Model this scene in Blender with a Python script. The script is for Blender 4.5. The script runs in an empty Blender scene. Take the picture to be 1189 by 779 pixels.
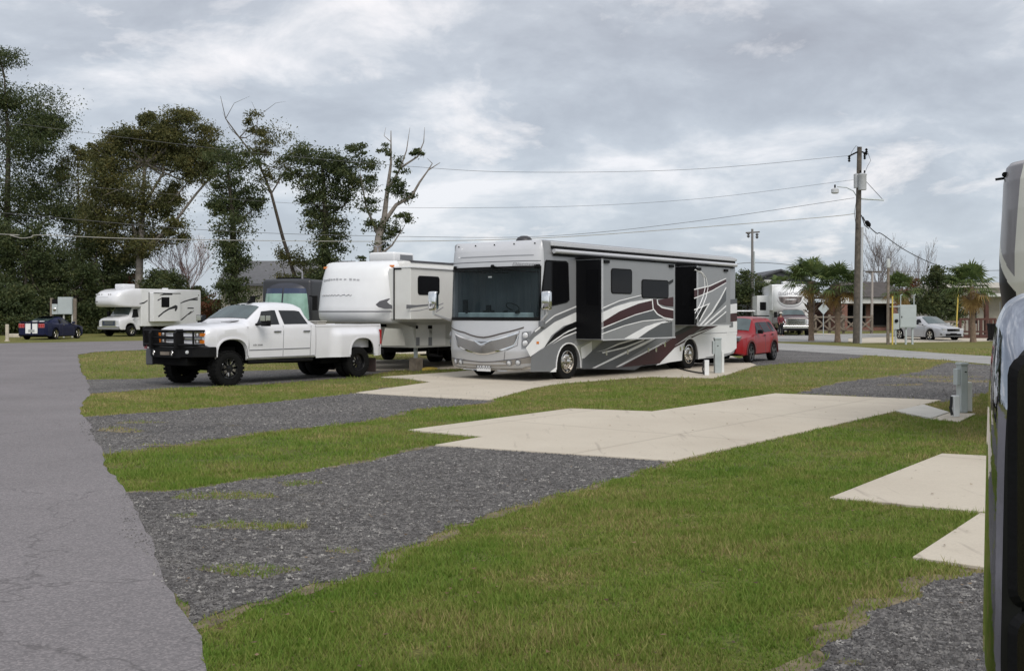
import bpy, bmesh, math, random
import numpy as np
from mathutils import Vector, Matrix
random.seed(7); rng=np.random.default_rng(7)
R=math.radians
sc=bpy.context.scene; COL=sc.collection
# ------------------------------------------------------------ camera numbers and plan helpers
F=1220.; CX=594.5; HY=363.; H=1.8
def G(px,py,z=0.):
    Z=(H-z)*F/(py-HY); return ((px-CX)*Z/F, Z)
def P(px,py,Y): return Vector(((px-CX)*Y/F, Y, H-(py-HY)*Y/F))
# ------------------------------------------------------------ materials
MC={}
def nodes(m):
    m.use_nodes=True; nt=m.node_tree; return nt, nt.nodes['Principled BSDF']
def mat(name,col,rough=.5,metal=0.,coat=0.,var=.06,vscale=3.,bump=0.,bscale=60.,spec=.5,emit=None,estr=1.,alpha=None,trans=0.,dirt=0.):
    if name in MC: return MC[name]
    m=bpy.data.materials.new(name); nt,b=nodes(m); N=nt.nodes; L=nt.links
    c=(*col,1)
    b.inputs['Roughness'].default_value=rough; b.inputs['Metallic'].default_value=metal
    b.inputs['Coat Weight'].default_value=coat; b.inputs['Coat Roughness'].default_value=.06
    b.inputs['Specular IOR Level'].default_value=spec
    b.inputs['Transmission Weight'].default_value=trans
    tc=N.new('ShaderNodeTexCoord')
    no=N.new('ShaderNodeTexNoise'); no.inputs['Scale'].default_value=vscale; no.inputs['Detail'].default_value=6
    L.new(tc.outputs['Object'],no.inputs['Vector'])
    mr=N.new('ShaderNodeMapRange'); mr.inputs['From Min'].default_value=.3; mr.inputs['From Max'].default_value=.7
    mr.inputs['To Min'].default_value=1-var; mr.inputs['To Max'].default_value=1+var
    L.new(no.outputs['Fac'],mr.inputs['Value'])
    mu=N.new('ShaderNodeVectorMath'); mu.operation='SCALE'; mu.inputs[0].default_value=col
    L.new(mr.outputs['Result'],mu.inputs['Scale'])
    out=mu.outputs[0]
    if dirt>0:
        n2=N.new('ShaderNodeTexNoise'); n2.inputs['Scale'].default_value=1.1; n2.inputs['Detail'].default_value=9; n2.inputs['Roughness'].default_value=.7
        L.new(tc.outputs['Object'],n2.inputs['Vector'])
        m2=N.new('ShaderNodeMapRange'); m2.inputs['From Min'].default_value=.5; m2.inputs['From Max'].default_value=.75; m2.inputs['To Max'].default_value=dirt
        L.new(n2.outputs['Fac'],m2.inputs['Value'])
        mx=N.new('ShaderNodeMix'); mx.data_type='RGBA'; L.new(m2.outputs['Result'],mx.inputs[0]); L.new(out,mx.inputs[6]); mx.inputs[7].default_value=(.22,.19,.14,1)
        out=mx.outputs[2]
    L.new(out,b.inputs['Base Color'])
    if bump>0:
        n3=N.new('ShaderNodeTexNoise'); n3.inputs['Scale'].default_value=bscale; n3.inputs['Detail'].default_value=5
        L.new(tc.outputs['Object'],n3.inputs['Vector'])
        bp=N.new('ShaderNodeBump'); bp.inputs['Strength'].default_value=bump; bp.inputs['Distance'].default_value=.02
        L.new(n3.outputs['Fac'],bp.inputs['Height']); L.new(bp.outputs['Normal'],b.inputs['Normal'])
    if emit: b.inputs['Emission Color'].default_value=(*emit,1); b.inputs['Emission Strength'].default_value=estr
    if alpha is not None: b.inputs['Alpha'].default_value=alpha
    MC[name]=m; return m
white=mat('white paint',(.72,.72,.74),.3,coat=.6,var=.02,dirt=.05)
whitegel=mat('white fibreglass',(.73,.735,.735),.4,coat=.2,var=.02,dirt=.07)
creamgel=mat('cream fibreglass',(.68,.675,.64),.4,coat=.2,var=.02,dirt=.08)
offwhite=mat('off white panel',(.50,.50,.46),.55,var=.04,dirt=.22)
silver=mat('silver paint',(.27,.275,.285),.35,metal=.2,coat=.3,var=.02)
lsilver=mat('light silver paint',(.52,.525,.54),.35,metal=.1,coat=.4,var=.02)
dgrey=mat('dark grey paint',(.075,.08,.088),.35,coat=.2,var=.03)
mgrey=mat('mid grey paint',(.18,.185,.195),.35,metal=.1,coat=.2,var=.03)
maroon=mat('maroon paint',(.040,.009,.012),.4,coat=.12,spec=.3,var=.03)
blackp=mat('black paint',(.008,.008,.009),.35,coat=.1,spec=.3,var=.03)
blackm=mat('black plastic',(.006,.006,.0065),.6,spec=.16,var=.1,bump=.1,bscale=90)
rubber=mat('tyre rubber',(.0085,.0085,.0085),.85,spec=.15,var=.2,vscale=9,bump=.3,bscale=50)
chassis=mat('dark chassis steel',(.005,.005,.005),.9,spec=.1,var=.2)
chrome=mat('chrome',(.72,.72,.72),.1,metal=1,var=.03)
alloy=mat('polished alloy',(.6,.58,.55),.2,metal=1,var=.05)
glassd=mat('dark tinted glass',(.006,.006,.007),.05,var=.1,spec=.14)
glasst=mat('windscreen glass',(.06,.085,.085),.03,var=.25,vscale=1.6,spec=.8)
redp=mat('red paint',(.25,.006,.010),.35,coat=.12,spec=.3,var=.04)
bluep=mat('dark blue paint',(.006,.009,.04),.35,coat=.12,spec=.25,var=.04)
silverc=mat('silver car paint',(.50,.50,.51),.3,metal=.4,coat=.7,var=.02)
redlens=mat('red lens',(.35,.01,.012),.15,coat=.5)
amber=mat('amber lens',(.7,.20,.02),.2,coat=.5)
lens=mat('clear lamp lens',(.62,.63,.64),.12,coat=.6,var=.2,vscale=20)
decalk=mat('black decal',(.014,.014,.016),.35)
decalg=mat('grey decal',(.11,.11,.12),.35)
pinst=mat('white pinstripe',(.80,.80,.80),.35)
gtext=mat('grey lettering',(.27,.27,.29),.5)
ptext=mat('pale grey lettering',(.5,.5,.51),.5)
bronze=mat('grille beige grey',(.34,.32,.30),.4,metal=.4,coat=.3)
galv=mat('galvanised grey',(.42,.46,.46),.5,metal=.25,var=.08,dirt=.12)
panelg=mat('electrical grey paint',(.40,.44,.44),.55,var=.05,dirt=.1)
woodg=mat('weathered wood',(.20,.165,.13),.85,var=.3,vscale=5,bump=.4,bscale=25)
wooddk=mat('dark weathered pole',(.10,.085,.07),.9,var=.35,vscale=5,bump=.4,bscale=25)
woodbr=mat('stained red brown wood',(.075,.03,.022),.8,var=.2)
bark=mat('bark',(.085,.07,.055),.95,var=.4,vscale=2.5,bump=.6,bscale=14)
barkl=mat('pale bark',(.21,.185,.16),.95,var=.35,vscale=2.5,bump=.6,bscale=14)
twig=mat('bare twigs',(.17,.145,.135),.9,var=.3)
twigr=mat('reddish twigs',(.22,.13,.11),.9,var=.3)
palmbark=mat('palm trunk',(.19,.135,.095),.95,var=.35,vscale=6,bump=.8,bscale=20)
roofdk=mat('dark metal roof',(.05,.052,.058),.6,var=.12)
roofbr=mat('brown shingle roof',(.075,.065,.06),.9,var=.2,vscale=2,bump=.3,bscale=10)
rooft=mat('grey shingle roof',(.13,.13,.135),.9,var=.15,bump=.3,bscale=10)
stucco=mat('beige stucco',(.42,.39,.33),.85,var=.08)
sidingd=mat('dark charcoal siding',(.045,.047,.052),.6,var=.08)
whtrim=mat('white trim',(.6,.6,.58),.6,var=.04,dirt=.1)
yellow=mat('yellow plastic',(.60,.45,.09),.5)
wirem=mat('black cable',(.02,.02,.02),.6)
wireg=mat('grey cable',(.10,.10,.10),.6)
stonew=mat('limestone block',(.5,.45,.37),.9,var=.15,bump=.4,bscale=8)
skin=mat('skin',(.35,.2,.14),.6)
def brickmat():
    m=bpy.data.materials.new('red brick'); nt,b=nodes(m); N=nt.nodes;L=nt.links
    tc=N.new('ShaderNodeTexCoord'); mp=N.new('ShaderNodeMapping'); mp.inputs['Rotation'].default_value=(R(90),0,0)
    br=N.new('ShaderNodeTexBrick'); br.inputs['Scale'].default_value=4; br.inputs['Color1'].default_value=(.24,.08,.05,1); br.inputs['Color2'].default_value=(.16,.06,.045,1); br.inputs['Mortar'].default_value=(.3,.27,.24,1)
    L.new(tc.outputs['Object'],mp.inputs[0]); L.new(mp.outputs[0],br.inputs[0]); L.new(br.outputs[0],b.inputs['Base Color']); b.inputs['Roughness'].default_value=.9
    return m
brick=brickmat()
def leafmat(name,c1,c2,c3,transl=.25,rough=.6):
    m=bpy.data.materials.new(name); nt,b=nodes(m); N=nt.nodes;L=nt.links
    g=N.new('ShaderNodeNewGeometry'); tc=N.new('ShaderNodeTexCoord')
    no=N.new('ShaderNodeTexNoise'); no.inputs['Scale'].default_value=.7; no.inputs['Detail'].default_value=3; L.new(tc.outputs['Object'],no.inputs['Vector'])
    ad=N.new('ShaderNodeMath'); ad.operation='MULTIPLY_ADD'; ad.inputs[1].default_value=.55; L.new(g.outputs['Random Per Island'],ad.inputs[0])
    mr=N.new('ShaderNodeMapRange'); mr.inputs['From Min'].default_value=.3; mr.inputs['From Max'].default_value=.7; mr.inputs['To Max'].default_value=.45; L.new(no.outputs['Fac'],mr.inputs['Value']); L.new(mr.outputs[0],ad.inputs[2])
    cr=N.new('ShaderNodeValToRGB'); e=cr.color_ramp.elements; e[0].color=(*c1,1); e[1].color=(*c3,1); e[0].position=.1; e[1].position=.95; x=cr.color_ramp.elements.new(.55); x.color=(*c2,1)
    L.new(ad.outputs[0],cr.inputs[0]); L.new(cr.outputs[0],b.inputs['Base Color']); b.inputs['Roughness'].default_value=rough; b.inputs['Specular IOR Level'].default_value=.25
    tr=N.new('ShaderNodeBsdfTranslucent'); L.new(cr.outputs[0],tr.inputs[0]); mx=N.new('ShaderNodeMixShader'); mx.inputs[0].default_value=transl
    o=N['Material Output']; L.new(b.outputs[0],mx.inputs[1]); L.new(tr.outputs[0],mx.inputs[2]); L.new(mx.outputs[0],o.inputs[0])
    return m
leafdk=leafmat('dark evergreen leaves',(.038,.055,.023),(.068,.090,.034),(.135,.14,.052),.35)
leafol=leafmat('olive oak leaves',(.055,.066,.026),(.105,.110,.038),(.21,.175,.06),.38)
leafau=leafmat('rusty autumn leaves',(.09,.03,.015),(.15,.06,.03),(.2,.10,.04))
leafpalm=leafmat('palm fronds',(.06,.095,.034),(.105,.15,.048),(.21,.23,.075),.38)
leafdead=leafmat('dry palm fronds',(.20,.12,.04),(.30,.20,.07),(.42,.30,.12),.3)
# ------------------------------------------------------------ mesh builder
class MB:
    def __init__(s): s.v=[];s.f=[];s.mi=[];s.m=0
    def add(s,vs,fs):
        o=len(s.v); s.v+= [tuple(v) for v in vs]; s.f+=[tuple(i+o for i in f) for f in fs]; s.mi+=[s.m]*len(fs); return s
    def box(s,x0,x1,y0,y1,z0,z1):
        return s.add([(x0,y0,z0),(x1,y0,z0),(x1,y1,z0),(x0,y1,z0),(x0,y0,z1),(x1,y0,z1),(x1,y1,z1),(x0,y1,z1)],[(0,3,2,1),(4,5,6,7),(0,1,5,4),(1,2,6,5),(2,3,7,6),(3,0,4,7)])
    def bar(s,p0,p1,w,h):
        p0=Vector(p0);p1=Vector(p1);d=(p1-p0).normalized(); up=Vector((0,0,1)) if abs(d.z)<.95 else Vector((1,0,0))
        a=d.cross(up).normalized()*w/2; b=a.cross(d).normalized()*h/2
        vs=[q+sa*a+sb*b for q in(p0,p1) for sa,sb in((-1,-1),(1,-1),(1,1),(-1,1))]
        return s.add(vs,[(0,1,2,3),(7,6,5,4),(0,4,5,1),(1,5,6,2),(2,6,7,3),(3,7,4,0)])
    def tube(s,pts,r,n=8,cap=True):
        pts=[Vector(p) for p in pts]; k=len(pts)
        rs=r if isinstance(r,(list,tuple)) else [r]*k
        vs=[];fs=[];pa=None
        for i,p in enumerate(pts):
            d=(pts[min(i+1,k-1)]-pts[max(i-1,0)])
            if d.length<1e-9: d=Vector((0,0,1))
            d.normalize()
            if pa is None:
                up=Vector((0,0,1)) if abs(d.z)<.9 else Vector((1,0,0)); a=d.cross(up).normalized()
            else:
                a=(pa-d*pa.dot(d)); a=a.normalized() if a.length>1e-6 else d.orthogonal().normalized()
            pa=a; b=d.cross(a)
            for j in range(n):
                t=2*math.pi*j/n; vs.append(p+(a*math.cos(t)+b*math.sin(t))*rs[i])
        for i in range(k-1):
            for j in range(n): fs.append((i*n+j,i*n+(j+1)%n,(i+1)*n+(j+1)%n,(i+1)*n+j))
        if cap: fs+= [tuple(range(n))[::-1],tuple((k-1)*n+j for j in range(n))]
        return s.add(vs,fs)
    def lathe(s,prof,c,ax,n=32,closed=False):
        # prof: (radius, along axis)
        c=Vector(c); ax=Vector(ax).normalized(); a=ax.orthogonal().normalized(); b=ax.cross(a); vs=[];fs=[];k=len(prof)
        for r,h in prof:
            for j in range(n):
                t=2*math.pi*j/n; vs.append(c+ax*h+(a*math.cos(t)+b*math.sin(t))*r)
        for i in range(k-1 if not closed else k):
            for j in range(n): i2=(i+1)%k; fs.append((i*n+j,i*n+(j+1)%n,i2*n+(j+1)%n,i2*n+j))
        return s.add(vs,fs)
    def prism(s,poly,a0,a1,axis='y'):
        # poly in the plane across axis: y -> (x,z), x -> (y,z), z -> (x,y)
        def q(p,a): return (p[0],a,p[1]) if axis=='y' else ((a,p[0],p[1]) if axis=='x' else (p[0],p[1],a))
        n=len(poly); vs=[q(p,a0) for p in poly]+[q(p,a1) for p in poly]
        return s.add(vs,[tuple(range(n)),tuple(range(2*n-1,n-1,-1))]+[(i,i+n,(i+1)%n+n,(i+1)%n) for i in range(n)])
    def build(s,name,mats,parent=None,smooth=None,bevel=None,bsel=None,bseg=2):
        me=bpy.data.meshes.new(name)
        bm=bmesh.new(); vv=[bm.verts.new(v) for v in s.v]
        for f,mi in zip(s.f,s.mi):
            try: fc=bm.faces.new([vv[i] for i in f]); fc.material_index=mi
            except ValueError: pass
        lo_=[v for v in bm.verts if not v.link_faces]
        if lo_: bmesh.ops.delete(bm,geom=lo_,context='VERTS')
        bmesh.ops.recalc_face_normals(bm,faces=bm.faces)
        if bevel:
            ed=[e for e in bm.edges if (bsel(e) if bsel else True) and len(e.link_faces)==2 and e.calc_face_angle(0)>R(25)]
            if ed: bmesh.ops.bevel(bm,geom=ed,offset=bevel,segments=bseg,affect='EDGES',profile=.5,clamp_overlap=True)
        big=[f for f in bm.faces if len(f.verts)>4]
        if big: bmesh.ops.triangulate(bm,faces=big)
        bm.to_mesh(me); bm.free()
        for m in (mats if isinstance(mats,(list,tuple)) else [mats]): me.materials.append(m)
        if smooth: me.shade_smooth(); me.set_sharp_from_angle(angle=R(smooth))
        o=bpy.data.objects.new(name,me); COL.objects.link(o); o.parent=parent
        return o
def tag(o,label=None,cat=None,group=None,kind=None):
    for k,v in(('label',label),('category',cat),('group',group),('kind',kind)):
        if v: o[k]=v
    return o
def empty(name,loc,rz=0.,parent=None):
    o=bpy.data.objects.new(name,None); o.empty_display_size=.2; COL.objects.link(o); o.location=loc; o.rotation_euler=(0,0,rz); o.parent=parent; return o
def thing(name,label,cat,loc,rz=0.,group=None): return tag(empty(name,loc,rz),label,cat,group)
KIDS={}
def copy_tree(o,parent=None):
    c=o.copy(); COL.objects.link(c); c.parent=parent
    for ch in [x for x in list(COL.objects) if x.parent==o]: copy_tree(ch,c)
    return c
def rrect(x0,x1,z0,z1,r,n=4):
    if x0>x1:x0,x1=x1,x0
    if z0>z1:z0,z1=z1,z0
    out=[]
    for cx,cz,a in((x1-r,z1-r,0),(x0+r,z1-r,90),(x0+r,z0+r,180),(x1-r,z0+r,270)):
        for i in range(n+1):
            t=R(a+90*i/n); out.append((cx+r*math.cos(t),cz+r*math.sin(t)))
    return out
def text(parent,name,txt,size,m,loc,xdir,up,ital=0.,ext=.004,center=True,sx=1.,space=1.):
    cu=bpy.data.curves.new(name,'FONT'); cu.body=txt; cu.size=size; cu.extrude=ext; cu.shear=ital; cu.resolution_u=3; cu.space_character=space
    if center: cu.align_x='CENTER'; cu.align_y='CENTER'
    o=bpy.data.objects.new(name,cu); COL.objects.link(o)
    dg=bpy.context.evaluated_depsgraph_get(); me=bpy.data.meshes.new_from_object(o.evaluated_get(dg)); bpy.data.objects.remove(o)
    me.materials.clear(); me.materials.append(m)
    x=Vector(xdir).normalized(); u=Vector(up).normalized(); n=x.cross(u).normalized(); u=n.cross(x)
    M=Matrix(((x.x*sx,u.x,n.x,loc[0]),(x.y*sx,u.y,n.y,loc[1]),(x.z*sx,u.z,n.z,loc[2]),(0,0,0,1))); me.transform(M)
    ob=bpy.data.objects.new(name,me); COL.objects.link(ob); ob.parent=parent; return ob
class Frame:
    """vehicle frame: origin on the ground under the front axle centre, x forward, y left, z up"""
    def __init__(s,o,fwd,half,near=1):
        fwd=Vector(fwd).normalized(); s.f=fwd; s.l=Vector((-fwd.y,fwd.x)); s.near=near
        s.o=Vector(o)-s.l*half*near; s.rz=math.atan2(fwd.y,fwd.x)
    def S(s,px,py,y):
        k=(px-CX)/F; a=s.o+s.l*y; x=(k*a.y-a.x)/(s.f.x-k*s.f.y); Z=a.y+x*s.f.y
        return (x,H-(py-HY)*Z/F)
    def X(s,px,py,x):
        k=(px-CX)/F; a=s.o+s.f*x; y=(k*a.y-a.x)/(s.l.x-k*s.l.y); Z=a.y+y*s.l.y
        return (y,H-(py-HY)*Z/F)
    @property
    def loc(s): return (s.o.x,s.o.y,0)
# ------------------------------------------------------------ wheels
def wheel(parent,x,y,r,w,rr,side,style='alloy',n=40,simple=False):
    e=empty('wheel',(x,y,r),0,parent); t=MB(); h=w/2
    prof=[(rr*.98,-h*.75),(rr*1.04,-h*.9),(r*.86,-h),(r*.955,-h*.93),(r,-h*.72),(r,h*.72),(r*.955,h*.93),(r*.86,h),(rr*1.04,h*.9),(rr*.98,h*.75)]
    t.lathe(prof,(0,0,0),(0,1,0),n)
    if style=='offroad':
        for i in range(26):
            a=2*math.pi*i/26
            for k,(yy,da) in enumerate(((h*.62,0),(-h*.62,.12))):
                c=Vector((math.cos(a+da)*(r+.004),yy,math.sin(a+da)*(r+.004))); tg=Vector((-math.sin(a+da),0,math.cos(a+da)))
                t.bar(c-tg*.035,c+tg*.035,.13,.02)
    t.build('tyre',rubber,e,smooth=40)
    s=side; m=MB(); out=s*h
    face=out*.62
    if style=='coach':
        prof=[(rr*1.0,out*.95),(rr*.93,out*.98),(rr*.88,out*.55),(rr*.72,out*.40),(rr*.68,out*.72),(rr*.35,out*.86),(rr*.32,out*1.25),(rr*.22,out*1.36),(0.001,out*1.38)]
        m.lathe(prof,(0,0,0),(0,1,0),n); ro=m
        for i in range(10):
            a=2*math.pi*i/10; c=Vector((math.cos(a)*rr*.46,out*.9,math.sin(a)*rr*.46)); m.tube([c,c+Vector((0,s*.05,0))],.018,6)
        m.m=1
        for i in range(10):
            a=2*math.pi*(i+.5)/10; c=Vector((math.cos(a)*rr*.79,out*.56,math.sin(a)*rr*.79)); m.tube([c,c+Vector((0,s*.015,0))],.028,8)
        m.build('rim',[alloy,chassis],e,smooth=35)
    elif style=='dually':
        prof=[(rr,out*.95),(rr*.95,out*.9),(rr*.9,out*.1),(rr*.5,-out*.1),(rr*.3,out*.15),(rr*.28,out*.5),(.001,out*.52)]
        m.lathe(prof,(0,0,0),(0,1,0),n); m.m=1
        for i in range(8):
            a=2*math.pi*i/8+.2; m.bar((math.cos(a)*rr*.35,out*.3,math.sin(a)*rr*.35),(math.cos(a)*rr*.7,out*.15,math.sin(a)*rr*.7),.012,.012)
        m.build('rim',[blackp,chrome],e,smooth=35)
    else:
        dark={'offroad':blackp,'alloy':alloy,'black':mat('gunmetal wheel',(.08,.08,.085),.3,metal=.6)}[style]
        m.m=1; m.lathe([(rr*.99,out*.92),(rr*.9,out*.6),(rr*.86,0),(.001,0)],(0,0,0),(0,1,0),n); m.m=0
        m.lathe([(rr*1.0,out*.94),(rr*.99,out*.99),(rr*.93,out*.97),(rr*.91,out*.8)],(0,0,0),(0,1,0),n)
        ns=8 if style=='offroad' else 5
        for i in range(ns):
            a=2*math.pi*i/ns+.3
            for da in(-.13,.13):
                m.bar((math.cos(a)*rr*.15,face,math.sin(a)*rr*.15),(math.cos(a+da)*rr*.93,out*.8,math.sin(a+da)*rr*.93),.035,.06)
        m.lathe([(rr*.26,face*.7),(rr*.24,face*1.35),(.001,face*1.4)],(0,0,0),(0,1,0),16)
        mats=[dark,chassis]
        if style=='offroad':
            m.m=2
            for i in range(ns):
                a=2*math.pi*i/ns+.3
                for da in(-.13,.13):
                    p=Vector((math.cos(a+da*.9)*rr*.72,out*.93,math.sin(a+da*.9)*rr*.72)); q=Vector((math.cos(a+da*.6)*rr*.42,out*.84,math.sin(a+da*.6)*rr*.42)); m.bar(p,q,.012,.012)
                c=Vector((math.cos(a+.2)*rr*.95,out*1.0,math.sin(a+.2)*rr*.95)); m.bar(c,c*1.02,.014,.014)
            mats=[dark,chassis,chrome]
        m.build('rim',mats,e,smooth=35)
    return e
# ------------------------------------------------------------ lofted car body
def arch_low(x,base,arches):
    z=base
    for (c,hw,top,p) in arches:
        u=abs(x-c)/hw
        if u<1: z=max(z,base+(top-base)*(1-u**p)**(1/p))
    return z
class Shell:
    def __init__(s,low,belt,edge,top,wl,wb,wt,arches=(),x0=None,x1=None,tuck=.06):
        def I(c):
            c=sorted(c); X=[a for a,b in c]; Y=[b for a,b in c]; return lambda x:float(np.interp(x,X,Y))
        s.low=I(low);s.belt=I(belt);s.edge=I(edge);s.top=I(top);s.wl=I(wl);s.wb=I(wb);s.wt=I(wt);s.arches=arches;s.tuck=tuck
        pts=set(); 
        for c in(low,belt,edge,top,wl,wb,wt): pts|={round(a,3) for a,b in c}
        s.x0=min(pts);s.x1=max(pts)
        for a in arches:
            for i in range(-12,13): pts.add(round(a[0]+a[1]*math.sin(i/12*math.pi/2),3))
        n=46
        for i in range(n+1): pts.add(round(s.x0+(s.x1-s.x0)*i/n,3))
        s.xs=sorted(p for p in pts if s.x0<=p<=s.x1)
    def zl(s,x): return arch_low(x,s.low(x),s.arches)
    def half(s,x):
        zl=s.zl(x); zb=max(s.belt(x),zl+.02); ze=max(s.edge(x),zb+.005); zt=max(s.top(x),ze+.005); wl,wb,wt=s.wl(x),s.wb(x),s.wt(x)
        d=zb-zl
        return [(0,zl),(wl-s.tuck,zl),(wl,zl+.04*min(1,d/.1)),(wl+(wb-wl)*.6+.015,zl+d*.5),(wb+.005,zl+d*.88),(wb-.02,zb),(wt+.02,zb+(ze-zb)*.9) ,(wt-.04,ze+(zt-ze)*.25),(wt*.8,ze+(zt-ze)*.7),(wt*.45,ze+(zt-ze)*.95),(0,zt)]
    def build(s,name,m,parent):
        b=MB(); vs=[];n=None
        for x in s.xs:
            h=s.half(x); ring=[(x,y,z) for y,z in h]+[(x,-y,z) for y,z in h[-2:0:-1]]; n=len(ring); vs+=ring
        fs=[]
        for i in range(len(s.xs)-1):
            for j in range(n): fs.append((i*n+j,i*n+(j+1)%n,(i+1)*n+(j+1)%n,(i+1)*n+j))
        fs+=[tuple(range(n)),tuple((len(s.xs)-1)*n+j for j in range(n))]
        b.add(vs,fs)
        for q in range(len(fs)-2):
            if q%n in (0,n-1): b.mi[q]=1
        return b.build(name,[m,chassis],parent,smooth=32)
    def sidep(s,x,v,side,off=.008):
        h=s.half(x); a=Vector(h[5]);b=Vector(h[6]); p=a+(b-a)*v; nrm=Vector((b.y-a.y,-(b.x-a.x))).normalized()
        if nrm.x<0:nrm=-nrm
        p=p+nrm*off; return Vector((x,p.x*side,p.y))
    def window(s,name,m,parent,side,xb,xt,v0=.1,v1=.92):
        # xb=(rear,front) at the bottom, xt at the top
        b=MB();nx=8;nv=5;vs=[]
        for j in range(nv+1):
            v=j/nv; a=xb[0]+(xt[0]-xb[0])*v; c=xb[1]+(xt[1]-xb[1])*v
            for i in range(nx+1): vs.append(s.sidep(a+(c-a)*i/nx,v0+(v1-v0)*v,side))
        fs=[(j*(nx+1)+i,j*(nx+1)+i+1,(j+1)*(nx+1)+i+1,(j+1)*(nx+1)+i) for j in range(nv) for i in range(nx)]
        b.add(vs,fs); return b.build(name,m,parent,smooth=60)
    def topz(s,x,y):
        h=s.half(x)[5:]; Y=[p[0] for p in h][::-1]; Zs=[p[1] for p in h][::-1]; return float(np.interp(abs(y),Y,Zs))
    def screen(s,name,m,parent,xa,xb,wf=.88,off=.012,m0=None):
        # patch over the sloping top between stations xa (low end) and xb (high end)
        b=MB();nx=10;ny=16;vs=[];sg=1 if xa>xb else -1
        for i in range(nx+1):
            x=xa+(xb-xa)*i/nx; w=s.wt(x)*wf
            for j in range(ny+1):
                y=-w+2*w*j/ny; vs.append((x+sg*off,y,s.topz(x,y)+off))
        fs=[(i*(ny+1)+j,i*(ny+1)+j+1,(i+1)*(ny+1)+j+1,(i+1)*(ny+1)+j) for i in range(nx) for j in range(ny)]
        b.add(vs,fs); return b.build(name,m,parent,smooth=60)
def arch_poly(c,hw,top,base,p=2.2,n=14):
    return [(c-hw*math.cos(math.pi*i/n),base+(top-base)*max(0,(1-abs(math.cos(math.pi*i/n))**p))**(1/p)) for i in range(n+1)]
def flare(parent,c,hw,top,base,y,m,t=.05,p=2.2,name='arch_trim'):
    b=MB(); o=arch_poly(c,hw+t,top+t,base,p); i=arch_poly(c,hw,top,base,p); b.prism(o+i[::-1],y-.02,y+.02); return b.build(name,m,parent,smooth=30)
exec_parts=[]
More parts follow.
